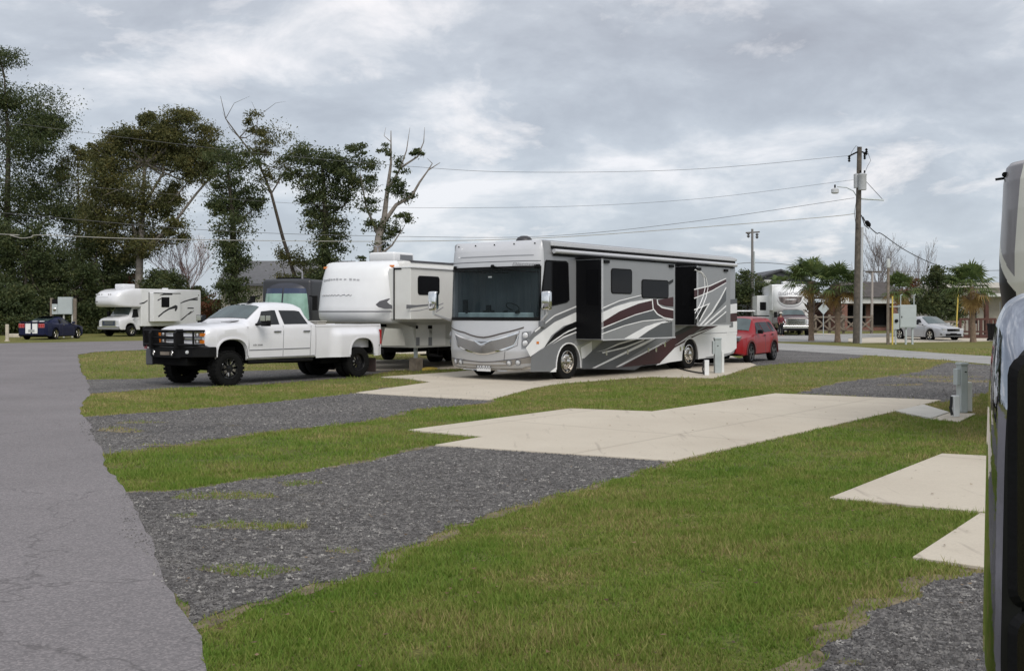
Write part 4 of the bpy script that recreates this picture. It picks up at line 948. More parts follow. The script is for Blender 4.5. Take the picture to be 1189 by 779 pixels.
    b.build('grille_bars',chrome,root,bevel=.008)
    b=MB(); b.box(X+.03,X+.045,-.17,.17,1.15,1.21); b.box(X+.03,X+.045,-.06,.06,1.125,1.235); b.build('emblem',mat('dark gold',(.12,.09,.03),.4,metal=.8),root)
    for s_ in(1,-1):
        b=MB(); 
        for z0,z1 in((1.05,1.14),(1.22,1.305)):
            a,c=sorted((s_*.60,s_*.95)); b.m=0; b.box(X-.04,X+.022,a,c,z0,z1)
            b.m=1; a,c=sorted((s_*.80,s_*.955)); b.box(X-.13,X+.026,a,c,z0+.005,z1-.005)
            b.m=2; yy=s_*.70; b.lathe([(.038,0),(.034,.012),(.001,.02)],(X+.022,yy,(z0+z1)/2),(1,0,0),12)
        b.build('headlight',[mat('smoked lamp',(.12,.10,.09),.15,coat=.6),amber,lens],root)
    # bumper with wings and a winch bay
    b=MB(); b.prism([(1.02,-.55),(1.40,-.55),(1.42,-.2),(1.42,.2),(1.40,.55),(1.02,.55)],.70,.96,'z')
    for s_ in(1,-1): b.prism([(1.02,s_*.5),(1.40,s_*.5),(1.28,s_*.90),(.95,s_*1.10),(.74,s_*1.10),(.74,s_*.95),(.9,s_*.9)],.72,.97,'z')
    bp=b.build('front_bumper',blackm,root,bevel=.02)
    b=MB(); b.prism([(1.30,-.72),(1.36,-.9),(1.22,-1.12),(.98,-1.20),(.9,-1.05)],.50,.90,'z'); b.build('bumper_wing',mat('bumper wing skylight grey',(.07,.072,.078),.5),bp,bevel=.03)  # sky light on the far wing is put into its grey colour
    b=MB(); b.box(1.28,1.31,-1.06,-.98,.90,.99); b.build('marker_lamp',mat('pale red lens',(.35,.09,.10),.3),bp)
    b=MB(); b.box(1.0,1.3,-.7,.7,.52,.71); b.m=1; b.box(1.36,1.44,-.2,.2,.76,.86); b.m=0; b.build('skid_plate',[chassis,woodg],bp,bevel=.01)
    for y in(-.45,.3):
        b=MB(); b.tube([(1.44+.02*math.cos(t),y+.05*math.cos(t),.82+.06*math.sin(t)) for t in np.linspace(0,6.28,16)],.014,6); b.build('tow_shackle',alloy,bp,smooth=50)
    b=MB(); b.lathe([(.045,0),(.04,.02),(.001,.03)],(1.33,.75,.85),(1,.5,0),14); b.build('fog_light',lens,bp)
    # grille guard
    b=MB()
    for y in(-.52,.50): b.prism([(1.42,.92),(1.50,.95),(1.52,1.30),(1.44,1.40),(1.30,1.40),(1.26,.95)],y-.045,y+.045)
    for z in(1.02,1.36):
        b.tube([(1.10,-1.02,z),(1.36,-.98,z),(1.44,-.5,z),(1.45,.5,z),(1.34,.96,z),(1.05,1.05,z)],.026,8)
    for y in(-1.0,.99): b.tube([(1.33 if y>0 else 1.34,y,1.02),(1.33,y,1.36)],.026,8)
    b.prism([(1.02,.93),(1.34,.96),(1.36,1.42),(1.30,1.46),(1.10,1.42)],-1.06,-.98)
    b.tube([(1.45,-.5,1.19),(1.46,.48,1.19)],.02,8)
    for z in np.linspace(1.07,1.32,6): b.tube([(1.45,-.48,z),(1.455,.48,z)],.008,5)
    b.build('grille_guard',blackm,root,smooth=40,bevel=None)
    for o in set(COL.objects)-before: o.data.transform(Matrix.Translation((-.32,0,0)))
    # door mirrors
    for s_ in(1,-1):
        b=MB(); b.tube([(-.86,s_*.98,1.50),(-.86,s_*1.25,1.52)],.035,8); b.box(-.95,-.82,s_*1.22-.03*0,s_*1.22+.20*s_ ,1.46,1.54) if s_>0 else b.box(-.95,-.82,-1.42,-1.22,1.46,1.54)
        a,c=sorted((s_*1.20,s_*1.42)); b.box(-.98,-.84,a,c,1.46,1.62); b.m=1; b.box(-.97,-.80,a,c,1.58,1.74)
        b.build('door_mirror',[blackm,chrome],root,bevel=.03)
    b=MB(); b.prism([(-1.34,2.05),(-1.43,2.13),(-1.48,2.13),(-1.5,2.05)],-.012,.012); b.prism([(-1.3,2.045),(-1.36,2.065),(-1.50,2.07),(-1.55,2.05)],-.07,.07); b.build('roof_antenna',blackm,root)
    b=MB()
    for y in(-.45,-.22,.0): b.box(-1.26,-1.20,y-.04,y+.04,1.98,2.015)
    b.build('roof_lamps',chassis,root)
    b=MB(); b.prism([(-.30,1.555),(-.62,1.60),(-.62,1.612),(-.30,1.567)],.30,.62); b.build('cowl_vent',mat('grey cowl',(.3,.3,.31),.5),root)
    # someone's shape is only a headrest behind the glass
    # wheels
    for s_ in(1,-1): wheel(root,0,s_*(h-.16),.425,.32,.255,s_,'offroad')
    for s_ in(1,-1): wheel(root,-wb,s_*(h+.02-.15),.425,.26,.235,s_,'dually'); 
    for s_ in(1,-1): wheel(root,-wb,s_*(h-.46),.425,.26,.235,s_,'dually')
    b=MB(); 
    for s_ in(1,-1): a,c=sorted((s_*.62,s_*1.06)); b.box(-wb-.66,-wb-.63,a,c,.12,.52)
    b.build('mud_flap',mat('brown rubber flap',(.045,.03,.028),.8,var=.2),root)
    return root,fr
TR,FT=truck()
# ============================================================ BOXY TRAILERS AND OTHER VEHICLES
def noseloft(secs,W,cp=1.):
    """secs: list of (z, x_front, half width); returns function p(u,z)"""
    zs=[a[0] for a in secs]; xf=[a[1] for a in secs]; aw=[a[2] for a in secs]
    def f(u,z,xb,off=0.,pw=2.5,cp=cp):
        d=max(.001,float(np.interp(z,zs,xf))-xb); a=float(np.interp(z,zs,aw)); t=u*math.pi/2
        y=a*math.copysign(abs(math.sin(t))**(2/pw),u) if u else 0.; x=xb+d*abs(math.cos(t))**cp; p=Vector((x,y,z))
        if off: p+=Vector((math.cos(t),math.sin(t)*.6,0)).normalized()*off
        return p
    return f
def nosemesh(name,f,xb,zlist,m,parent,pw=2.5,matf=None,nu=32,smooth=50):
    b=MB(); us=[-1+2*j/nu for j in range(nu+1)]; vs=[f(u,z,xb,0,pw) for z in zlist for u in us]; k=nu+1
    b.v=[tuple(v) for v in vs]
    for i in range(len(zlist)-1):
        for j in range(nu):
            b.f.append((i*k+j,i*k+j+1,(i+1)*k+j+1,(i+1)*k+j)); b.mi.append(matf(us[j],(zlist[i]+zlist[i+1])/2) if matf else 0)
    for i in (0,len(zlist)-1):
        o=len(b.v); b.v.append((xb,0,zlist[i])); 
        for j in range(nu): b.f.append((i*k+j,i*k+j+1,o)); b.mi.append(matf(us[j],zlist[i]) if matf else 0)
    return b.build(name,m,parent,smooth=smooth)
def boxwin(parent,x0,x1,z0,z1,y,r=.06,name='window',side=1):
    b=MB(); a,c=sorted((y-.01*side,y+.014*side)); b.prism(rrect(x0,x1,z0,z1,r,4),a,c); fo=b.build(name,blackm,parent)
    x0,x1=sorted((x0,x1)); b=MB(); a,c=sorted((y-.005*side,y+.019*side)); b.prism(rrect(x0+.035,x1-.035,z0+.035,z1-.035,r*.7,4),a,c); b.build('pane',glassd,fo); return fo
def decal(parent,poly,y,m,side=1,lvl=1,name='graphic'):
    b=MB(); a,c=sorted((y-.002*side,y+(.002+.002*lvl)*side)); b.prism(poly,a,c); return b.build(name,m,parent)
# ---- white fifth wheel between pickup and coach
def fifth_wheel():
    W=3.02; h=W/2; fr=Frame(G(478,431.5),(-.52,-.854),h,1); fr.o-=fr.f*0
    root=thing('fifth_wheel_trailer','white fifth-wheel trailer with a grey swoosh, parked between the pickup and the motor coach','trailer',fr.loc,fr.rz)
    XN=1.05; XR=-8.2; q=lambda x,y:(340+x/4.87,270+y/4.87)
    b=MB(); b.prism([(XN-.6,3.32),(XN-.6,1.50),(-.02,1.50),(-.25,.72),(XR,.72),(XR,3.30),(XR+.1,3.38),(XN-.7,3.37)],-h,h); body=b.build('body',[creamgel],root,bevel=.05,bsel=lambda e:all(v.co.z>3.2 for v in e.verts))
    b=MB(); b.prism([(XN-.3,1.52),(0,1.52),(-.24,.73),(-3.0,.73),(-3.0,1.5)],h-.01,h+.004); b.build('lower_panel',offwhite,body)
    # roof edge sheet, dark
    b=MB(); b.box(XR+.1,XN-1.0,-h-.01,h+.03,3.33,3.395); b.build('roof_membrane',mat('dark rubber roof',(.05,.05,.055),.7,var=.2),root,bevel=.01)
    secs=[(1.46,XN+.08,h-.10),(1.52,XN+.28,h-.02),(1.65,XN+.42,h),(1.84,XN+.47,h),(2.4,XN+.36,h-.02),(2.9,XN+.19,h-.06),(3.15,XN+.04,h-.10),(3.28,XN-.14,h-.15),(3.37,XN-.45,h-.22)]
    f=noseloft(secs,W); zl=[1.46,1.49,1.52,1.58,1.65,1.75,1.84,2.0,2.2,2.4,2.6,2.8,2.9,3.05,3.15,3.22,3.28,3.33,3.37]
    nose=nosemesh('nose_cap',f,XN-.6,zl,whitegel,root)
    b=MB()
    for k in range(26):
        u=-.93+1.86*k/26; b.add([f(u,1.82,XN-.6,.006),f(u+1.86/26,1.82,XN-.6,.006),f(u+1.86/26,1.85,XN-.6,.006),f(u,1.85,XN-.6,.006)],[(0,1,2,3)])
    b.build('nose_seam',decalg,nose)
    # faint lettering, two lines, unreadable in the photo: short strokes
    for k in range(12):
        u=-.42+.052*k; b=MB(); p=f(u,2.78+.03*math.sin(k*.28),XN-.6,.012); xd=(f(u+.02,2.78,XN-.6)-f(u-.02,2.78,XN-.6)).normalized(); b.bar(p-xd*.05,p+xd*.045,.006,.05 if k%3 else .07); b.build('letter_mark',ptext,nose)
    b=MB(); b.tube([f(-.40+.5*i/30,2.33+.025*math.sin(i*2.1),XN-.6,.012) for i in range(31)],.010,4); b.build('letter_mark',ptext,nose)
    for u,z in((-.70,3.2),(.72,3.2)):
        b=MB(); p=f(u,z,XN-.6,.02); b.box(p.x-.03,p.x+.03,p.y-.07,p.y+.07,p.z-.03,p.z+.03); b.build('clearance_lamp',amber,nose)
    # side decals
    g1=[fr.S(*q(*p),h) for p in((468,408),(490,388),(545,372),(550,376),(532,392),(545,404),(562,412),(562,432),(520,432),(484,422))]; decal(body,g1,h,mat('slate decal',(.12,.12,.135),.4))
    g1=[fr.S(*q(*p),h) for p in((470,448),(562,446),(562,450),(470,452))]; decal(body,g1,h,gtext)
    b=MB(); b.prism([fr.S(*q(*p),h) for p in((520,540),(620,545),(636,640),(500,640))],h+.004,h+.012); b.build('hatch_door',offwhite,body,bevel=.004)
    for x in(700,768,780): 
        p=fr.S(*q(x,535),h); b=MB(); b.box(p[0]-.05,p[0]+.05,h,h+.02,p[1]-.05,p[1]+.05); b.build('locker_latch',chassis,body)
    for x0,x1,y0,y1 in((695,770,520,640),(788,862,520,640)):
        a=fr.S(*q(x0,y1),h);c=fr.S(*q(x1,y0),h); b=MB(); b.box(min(a[0],c[0]),max(a[0],c[0]),h,h+.01,a[1],c[1]); b.build('locker_door',creamgel,body,bevel=.004)
    for x0 in(695,765):
        a=fr.S(*q(x0,640),h);c=fr.S(*q(x0+20,592),h); b=MB(); b.box(min(a[0],c[0]),max(a[0],c[0]),h+.01,h+.014,a[1],c[1]); b.build('grey_label',mgrey,body)
    # slide
    xf=fr.S(*q(572,480),h)[0]; d=.62
    b=MB(); b.box(-7.2,xf,h-.2,h+d,1.60,3.12); sl=b.build('slide_out',creamgel,root,bevel=.015)
    b=MB(); b.box(-7.3,xf+.02,h,h+d+.05,3.12,3.17); b.build('slide_topper',whitegel,sl,bevel=.01)
    b=MB(); b.box(xf,xf+.03,h-.002,h+.03,1.58,3.14); b.box(xf+.0,xf+.02,h,h+d*.45,3.08,3.13); b.build('slide_seal',blackm,sl)
    a=fr.S(*q(706,352),h+d); c=fr.S(*q(828,250),h+d); boxwin(sl,a[0],c[0],a[1],c[1],h+d,.1)
    for pts,m in (([(642,408),(700,410),(765,405),(765,414),(700,422),(642,432)],mgrey),([(650,445),(720,438),(775,425),(775,428),(720,442),(650,448)],gtext),([(800,418),(850,398),(852,402),(800,424)],gtext),([(806,448),(850,420),(852,424),(810,452)],gtext)):
        decal(sl,[fr.S(*q(*p),h+d) for p in pts],h+d,m)
    # roof air conditioner and aerial
    a=fr.S(*q(486,130),-.2); 
    b=MB(); b.box(a[0]-1.05,a[0],-.62,.42,3.38,3.40+.32); ac=b.build('roof_air_conditioner',whitegel,root,smooth=35,bevel=.07,bseg=3)
    b=MB(); b.box(a[0]-.95,a[0]-.3,.42,.428,3.48,3.64)
    for k in range(4): pass
    b.build('vent_slats',mgrey,ac)
    b=MB(); p=(a[0]-.7,-.8); b.tube([(p[0],p[1],3.38),(p[0],p[1],3.95)],.02,6); b.bar((p[0]-.02,p[1]-.28,4.05),(p[0],p[1],3.93),.05,.02); b.bar((p[0],p[1]+.28,4.05),(p[0],p[1],3.93),.05,.02); b.build('tv_aerial',gtext,root)
    for k,x in enumerate((-2.2,-3.4,-4.6)):
        b=MB(); b.box(x-.3,x+.3,-.3,.3,3.39,3.47+.03*k); b.build('roof_vent',mat('dark roof plastic',(.03,.03,.033),.45),root,bevel=.03)
    # frame, jacks, steps
    b=MB(); b.box(XR,-.3,-.9,.9,.56,.72); b.box(-.4,.9,-.5,-.35,1.36,1.5); b.box(-.4,.9,.35,.5,1.36,1.5); b.tube([(.55,0,1.5),(.55,0,1.1)],.06,8); b.build('chassis',chassis,root)
    for s_ in(1,-1):
        b=MB(); b.bar((-.45,s_*(h-.18),.74),(-.45,s_*(h-.18),.36),.09,.09); b.build('landing_leg',galv,root)
        b=MB(); b.box(-.62,-.30,s_*(h-.18)-.15,s_*(h-.18)+.15,.0,.40); bl=b.build('wood_block',None or woodg,root,bevel=.01)
    b=MB(); b.box(-1.35,-.85,h-.30,h+.0,.46,.50); b.box(-1.30,-.95,h-.02,h+.25,.42,.45); b.tube([(-.85,h+.02,.70),(-.85,h+.02,.46),(-1.35,h+.02,.46),(-1.35,h+.02,.70)],.02,6); b.build('entry_step',blackm,root)
    for x in(-5.2,-6.2):
        for s_ in(1,-1): wheel(root,x,s_*(h-.16),.38,.24,.2,s_,'alloy')
    b=MB(); b.box(-.75,-.35,0,.4,.0,.06)
    return fr
FW=fifth_wheel()
b=MB(); x0=FW.o+FW.f*(-.95)+FW.l*(2.75/2+.02); e=thing('leveling_block','flat yellow leveling block lying on the grass edge beside the wooden jack block','leveling block',(x0.x,x0.y,0),FW.rz)
b.box(-.38,.38,-.14,.14,.0,.07); bl=b.build('block',yellow,e,bevel=.01); b=MB(); b.box(-.30,-.02,-.09,.09,.07,.085); b.build('pad',yellow,bl,bevel=.004)
# ---- dark motor coach far behind the pickup
def dark_coach():
    Y=44.; c=P(334,363,Y); root=thing('motorhome','dark grey motor coach with a pale green windscreen, mostly hidden behind the pickup cab','motorhome',(c.x-.1,Y,0),math.atan2(-.97,-.22))
    h=1.12; b=MB(); b.box(-9.5,-.1,-h,h,.4,3.20); b.build('body',mat('near black coach paint',(.025,.026,.030),.4),root,bevel=.15,bseg=3,smooth=35)
    secs=[(.4,.3,h),(1.6,.35,h),(2.8,.1,h),(3.05,-.1,h-.1),(3.22,-.4,h-.25)]; f=noseloft(secs,2*h); 
    cap=nosemesh('front_cap',f,-.55,[.4,.8,1.4,1.6,2.0,2.4,2.8,2.95,3.05,3.15,3.22],mat('dark roof cap',(.028,.030,.042),.4),root)
    b=MB()
    for (u0,u1) in((-.84,-.02),(.0,.84)):
        n=10
        for i in range(n):
            a=u0+(u1-u0)*i/n; c_=u0+(u1-u0)*(i+1)/n
            b.m=0; b.add([f(a,1.5,-.55,.02),f(c_,1.5,-.55,.02),f(c_,2.60,-.55,.02),f(a,2.60,-.55,.02)],[(0,1,2,3)])
            b.m=1; b.add([f(a,2.60,-.55,.02),f(c_,2.60,-.55,.02),f(c_,2.82,-.55,.02),f(a,2.82,-.55,.02)],[(0,1,2,3)])
    b.build('windscreen',[mat('pale green sunshade glass',(.22,.36,.30),.1,var=.25,vscale=2.,coat=.4),mat('dark blue visor band',(.03,.045,.09),.2)],root,smooth=50)
    b=MB(); p=f(-.1,2.1,-.55,.04); b.box(p.x,p.x+.02,-.55,.1,2.02,2.12); b.build('dark_sticker',blackm,root)
    b=MB(); b.box(-1.9,-.8,-.8,.3,3.2,3.30); b.build('roof_air_conditioner',chassis,root,bevel=.06)
    b=MB(); b.tube([(-.6,.5,3.2),(-.6,.5,3.5),(-.55,.25,3.7)],.04,6); b.build('roof_aerial',gtext,root)
    for s_ in(1,-1):
        b=MB(); b.tube([(.1,s_*h,2.5),(.2,s_*(h+.3),2.45)],.03,6); b.box(.1,.22,s_*(h+.28)-.1,s_*(h+.28)+.1,1.9,2.5); b.build('mirror',blackm,root,bevel=.03)
    for x in(-.9,-7): 
        for s_ in(1,-1): wheel(root,x,s_*(h-.2),.48,.28,.28,s_,'alloy',20)
dark_coach()
# ---- dark round-nosed trailer just peeping past the white one
def peep():
    c=P(372,363,36.5); root=thing('travel_trailer','dark grey round-nosed trailer peeping out behind the white fifth-wheel nose','trailer',(c.x+1.6,36.9,0),math.atan2(-.854,-.52))
    h=1.25; b=MB(); b.box(-4.5,.2,-h,h,.6,2.95); b.build('body',mgrey,root,bevel=.1)
    secs=[(.6,.4,h),(1.2,.75,h),(1.8,.85,h),(2.4,.65,h),(2.8,.2,h-.1),(2.98,-.1,h-.2)]; f=noseloft(secs,2*h); nosemesh('front_cap',f,-.2,[.6,.9,1.2,1.5,1.8,2.1,2.4,2.6,2.8,2.9,2.98],mat('dark trailer cap',(.09,.09,.10),.4),root,matf=None)
    for s_ in(1,-1): wheel(root,-2.6,s_*(h-.12),.36,.22,.2,s_,'alloy',20)
    b=MB(); b.tube([(.4,.5,.62),(1.4,0,.55),(.4,-.5,.62)],.05,6); b.tube([(1.3,0,.55),(1.3,0,.0)],.035,6); b.build('drawbar',chassis,root)
peep()
# ---- class C motorhome at the tree line
def class_c():
    W=2.9; h=W/2; fr=Frame(G(153.6,390.7),(-.5,-.866),h-.1,1); q=lambda x,y:(100+x/8.49,320+y/8.49)
    root=thing('motorhome','small white cab-over motorhome with black swooshes, parked by the trees behind the pickup','motorhome',fr.loc,fr.rz)
    XR=-6.75; ZT=3.62
    b=MB(); b.prism([(-.75,ZT),(-.75,.75)]+[(XR,.75),(XR,ZT-.1),(XR+.1,ZT)],-h,h); body=b.build('body',whitegel,root,bevel=.05)
    # over-cab bunk
    secs=[(2.22,1.20,h-.03),(2.28,1.38,h),(2.5,1.52,h),(2.9,1.50,h),(3.2,1.35,h),(3.42,1.05,h-.03),(3.56,.6,h-.08),(3.63,.0,h-.15)]
    f=noseloft(secs,W,.42); nosemesh('over_cab_bunk',f,-.78,[2.22,2.25,2.28,2.38,2.5,2.7,2.9,3.05,3.2,3.32,3.42,3.5,3.56,3.63],white,root,pw=4.6)
    bunk=[o for o in COL.objects if o.name=='over_cab_bunk'][0]
    b=MB(); b.tube([f(u/20,2.62-.02*u/20,-.78,.01,4.6) for u in range(-9,-1)],.025,4); b.lathe([(.07,0),(.001,.03)],f(-.47,2.65,-.78,.01,4.6),(1,0,0),6); b.build('black_flash',decalk,bunk)
    for k in range(9):
        u=-.38+.06*k; p=f(u,3.13,-.78,.012,4.6); b=MB(); b.box(p.x-.01,p.x+.02,p.y-.05,p.y+.035,3.10,3.22); b.build('letter_mark',ptext,bunk)
    b=MB(); b.tube([f(-.4+.03*k,2.95+.01*math.sin(k*2),-.78,.012,4.6) for k in range(16)],.014,4); b.build('letter_mark',ptext,bunk)
    # van cab
    sh=Shell(low=[(1.02,.62),(.85,.50),(.5,.50),(-.85,.48)],belt=[(1.02,1.10),(.95,1.22),(.2,1.38),(-.85,1.42)],edge=[(1.02,1.16),(.95,1.30),(.2,1.48),(.05,1.52),(-.35,2.2),(-.85,2.24)],
      top=[(1.02,1.2),(.97,1.36),(.8,1.46),(.25,1.58),(.05,1.62),(-.38,2.24),(-.85,2.26)],wl=[(1.02,1.10),(.8,1.16),(-.85,1.2)],wb=[(1.02,1.10),(.8,1.17),(-.85,1.2)],wt=[(1.02,1.0),(.5,1.06),(.05,1.08),(-.38,.95),(-.85,.98)],arches=[(0,.48,1.0,2.2)])
    cab=sh.build('cab',white,root)
    sh.screen('windscreen',glasst,root,.02,-.38,.93,.012)
    for s_ in(1,-1): sh.window('side_window',glassd,cab,s_,(-.78,-.08),(-.74,-.36),.05,.9)
    X=1.025; b=MB(); b.box(X-.03,X+.012,-.72,.72,.80,1.20); b.m=1; b.box(X+.012,X+.03,-.76,.76,1.17,1.22); b.box(X+.012,X+.03,-.76,.76,.79,.83); b.box(X+.012,X+.03,.70,.76,.8,1.2); b.box(X+.012,X+.03,-.76,-.70,.8,1.2)
    for z in(.93,1.03,1.12): b.box(X+.012,X+.022,-.5,.5,z-.012,z+.012)
    b.build('grille',[mat('navy grille',(.02,.03,.06),.3),chrome],root)
    for s_ in(1,-1):
        a,c=sorted((s_*.80,s_*1.08)); b=MB(); b.box(X-.06,X+.02,a,c,.86,1.20); b.build('headlight',lens,root,bevel=.02)
    b=MB(); b.box(X-.05,X+.14,-1.14,1.14,.52,.76); bu=b.build('front_bumper',mat('grey bumper',(.3,.3,.31),.35,metal=.4),root,bevel=.04); b=MB(); b.box(X+.0,X+.148,-1.1,1.1,.70,.775); b.build('bumper_trim',chrome,bu)
    for s_ in(1,-1):
        b=MB(); b.tube([(-.2,s_*1.15,1.6),(-.15,s_*1.5,1.65)],.03,6); b.box(-.25,-.12,s_*1.52-.12,s_*1.52+.12,1.45,1.92); b.build('door_mirror',blackm,root,bevel=.03)
    for p,m in (([(500,432),(560,428),(600,415),(600,424),(560,435)],decalk),([(455,430),(480,432),(470,440)],gtext)): decal(cab,[fr.S(*q(*pp),1.22) for pp in p],1.215,m)
    # slide
    d=.5; xf=fr.S(*q(620,400),h)[0]; b=MB(); b.box(XR+2.6,xf,h-.1,h+d,1.12,3.30); sl=b.build('slide_out',whitegel,root,bevel=.02)
    b=MB(); b.box(xf,xf+.03,h-.01,h+.05,1.1,3.36); b.box(XR+2.6,xf,h+d,h+d+.02,3.28,3.33); b.build('slide_seal',blackm,sl)
    a=fr.S(*q(742,312),h+d);c=fr.S(*q(820,214),h+d); boxwin(sl,a[0],c[0],a[1],c[1],h+d,.03)
    for p in ([(708,400),(760,355),(820,318),(880,290),(902,300),(900,325),(885,352),(872,345),(878,322),(820,336),(770,365),(715,412)],[(720,198),(760,178),(850,178),(850,192),(770,192)],[(705,238),(740,222),(740,230),(705,252)]):
        decal(sl,[fr.S(*q(*pp),h+d) for pp in p],h+d,decalk)
    for p in ([(905,285),(960,252),(1030,230),(1100,212),(1100,222),(1040,240),(970,262)],[(1010,236),(1100,228),(1100,244),(1010,244)],[(925,440),(1035,350),(1042,352),(945,440)],[(1000,315),(1060,315),(1060,327),(1000,327)],[(820,430),(855,365),(858,370),(830,432)],[(1005,380),(1060,345),(1062,350),(1010,388)]):
        decal(body,[fr.S(*q(*pp),h) for pp in p],h,decalk)
    for p in ([(520,275),(570,262),(606,240),(606,250),(570,275),(535,280)],):
        decal(body,[fr.S(*q(*pp),h+.012) for pp in p],h+.012,decalk)
    a=fr.S(*q(540,110),0)[0]; b=MB(); b.box(-1.0,.1,-.5,.5,3.60,3.98); b.build('roof_air_conditioner',white,root,bevel=.08,bseg=3,smooth=35)
    b=MB(); b.box(-4.5,-4.2,-.2,.2,3.6,3.75); b.build('roof_vent',white,root,bevel=.02)
    b=MB(); b.box(XR+.2,.6,-1.0,1.0,.45,.76); b.tube([(0,-1.1,.4),(0,1.1,.4)],.07,8); b.build('chassis',chassis,root)
    for s_ in(1,-1): wheel(root,0,s_*(h-.22),.42,.25,.22,s_,'alloy',24); wheel(root,-4.4,s_*(h-.2),.42,.25,.22,s_,'alloy',24)
class_c()
# ---- small cars from one generator
def car(name,label,cat,fr,W,Ht,wb,fo,ro,r,paint,kind,style='alloy',wst=1.):
    """fr.o must be under the front axle centre"""
    root=thing(name,label,cat,fr.loc,fr.rz); h=W/2; k=Ht; F0=fo; B0=-wb-ro
    if kind=='suv':
        top=[(F0,.42*k),(F0-.05,.55*k),(F0-.25,.60*k),(-.42,.665*k),(-.50,.68*k),(-1.15,.965*k),(-1.5,.99*k),(-2.3,1.0*k),(B0+.55,.985*k),(B0+.30,.94*k),(B0+.10,.72*k),(B0+.02,.60*k),(B0,.5*k)]
        belt=[(F0,.38*k),(F0-.1,.52*k),(-.42,.61*k),(B0,.66*k)]; edge=[(F0,.40*k),(F0-.1,.55*k),(-.48,.64*k),(-1.10,.90*k),(-1.5,.93*k),(B0+.6,.925*k),(B0+.12,.68*k),(B0,.5*k)]
    elif kind=='sedan':
        top=[(F0,.40*k),(F0-.05,.48*k),(F0-.3,.56*k),(-.30,.665*k),(-.40,.68*k),(-1.25,.98*k),(-1.7,1.0*k),(-2.3,.97*k),(B0+1.0,.76*k),(B0+.85,.73*k),(B0+.1,.71*k),(B0,.6*k)]
        belt=[(F0,.37*k),(F0-.1,.46*k),(-.30,.60*k),(B0+.4,.68*k),(B0,.6*k)]; edge=[(F0,.38*k),(F0-.1,.48*k),(-.38,.64*k),(-1.20,.91*k),(-1.7,.93*k),(-2.2,.91*k),(B0+.95,.72*k),(B0+.3,.69*k),(B0,.6*k)]
    else: # low coupe
        top=[(F0,.45*k),(F0-.05,.55*k),(F0-.3,.60*k),(-.5,.70*k),(-.62,.71*k),(-1.30,.96*k),(-1.7,1.0*k),(-2.2,.98*k),(B0+.85,.78*k),(B0+.7,.76*k),(B0+.08,.765*k),(B0,.70*k)]
        belt=[(F0,.42*k),(F0-.1,.52*k),(-.5,.65*k),(-2.2,.68*k),(B0+.3,.72*k),(B0,.68*k)]; edge=[(F0,.43*k),(F0-.1,.54*k),(-.58,.68*k),(-1.25,.89*k),(-1.7,.93*k),(-2.1,.91*k),(B0+.8,.75*k),(B0+.3,.735*k),(B0,.69*k)]
    gl_=.12*k if kind!='suv' else .17*k
    sh=Shell(low=[(F0,gl_+.08),(F0-.3,gl_),(B0+.3,gl_+.02),(B0,gl_+.14)],belt=belt,edge=edge,top=top,
       wl=[(F0,h*.72),(F0-.18,h*.9),(F0-.4,h*.97),(-wb,h*.98),(B0+.2,h*.93),(B0,h*.80)],wb=[(F0,h*.70),(F0-.18,h*.9),(F0-.5,h*.95),(-wb,h*.96),(B0+.2,h*.90),(B0,h*.80)],
       wt=[(F0,h*.62),(-.4,h*.80),(-1.2,h*.66),(-2.2,h*.66),(B0+.9,h*.66),(B0+.4,h*.76),(B0,h*.72)],arches=[(0,r*1.22,r*2.12,2.2),(-wb,r*1.22,r*2.12,2.2)])
    body=sh.build('body',paint,root)
    a0,a1={'suv':(-.55,-1.13),'sedan':(-.45,-1.22),'coupe':(-.68,-1.27)}[kind]
    sh.screen('windscreen',glasst,root,a0,a1,.92,.012)
    b0,b1={'suv':(B0+.11,B0+.30),'sedan':(B0+1.02,-2.36),'coupe':(B0+.90,-2.26)}[kind]
    sh.screen('rear_window',glasst if kind!='suv' else glassd,root,b0,b1,.85,.012)
    z=wst
    win={'suv':[((-1.55,-.62),(-1.55,-1.18)),((-2.45,-1.62),(-2.45,-1.60)),((B0+.42,-2.52),(B0+.72,-2.52))],'sedan':[((-1.52,-.62),(-1.5,-1.22)),((-2.5,-1.6),(-2.2,-1.58))],'coupe':[((-1.9,-.78),(-1.85,-1.28)),((-2.35,-1.98),(-2.15,-1.95))]}[kind]
    for s_ in(1,-1):
        for xb,xt in win: sh.window('side_window',glassd,body,s_,xb,xt,.06,.9)
        for x in((-1.6,-2.5) if kind!='coupe' else (-1.95,)):
            mb=MB(); zz=sh.belt(x)*.93; mb.box(x,x+.16,s_*(h*.985)-.01,s_*(h*.985)+.02,zz-.02,zz+.01); mb.build('door_handle',chrome if kind!='suv' else blackm,body)
        mb=MB(); mb.box(-.85,-.68,s_*(h+.07)-.09,s_*(h+.07)+.09,sh.belt(-.7)+.02,sh.belt(-.7)+.16); mb.build('door_mirror',blackm if kind=='suv' else paint,body,bevel=.03)
        for xx in ((-.55,-1.62,-2.55) if kind!='coupe' else (-.6,-2.0)):
            hh=sh.half(xx); mb=MB(); mb.tube([(xx,s_*(hh[i][0]+.002),hh[i][1]) for i in(2,3,4,5)],.005,3); mb.build('door_gap',decalg,body)
    for x in(0,-wb):
        for s_ in(1,-1): wheel(root,x,s_*(h-.115),r,.23,r*.70,s_,style,24)
    mb=MB(); mb.box(B0+.5,F0-.5,-h*.8,h*.8,gl_-.02,gl_+.2); mb.build('underbody',chassis,root)
    return root,sh,body
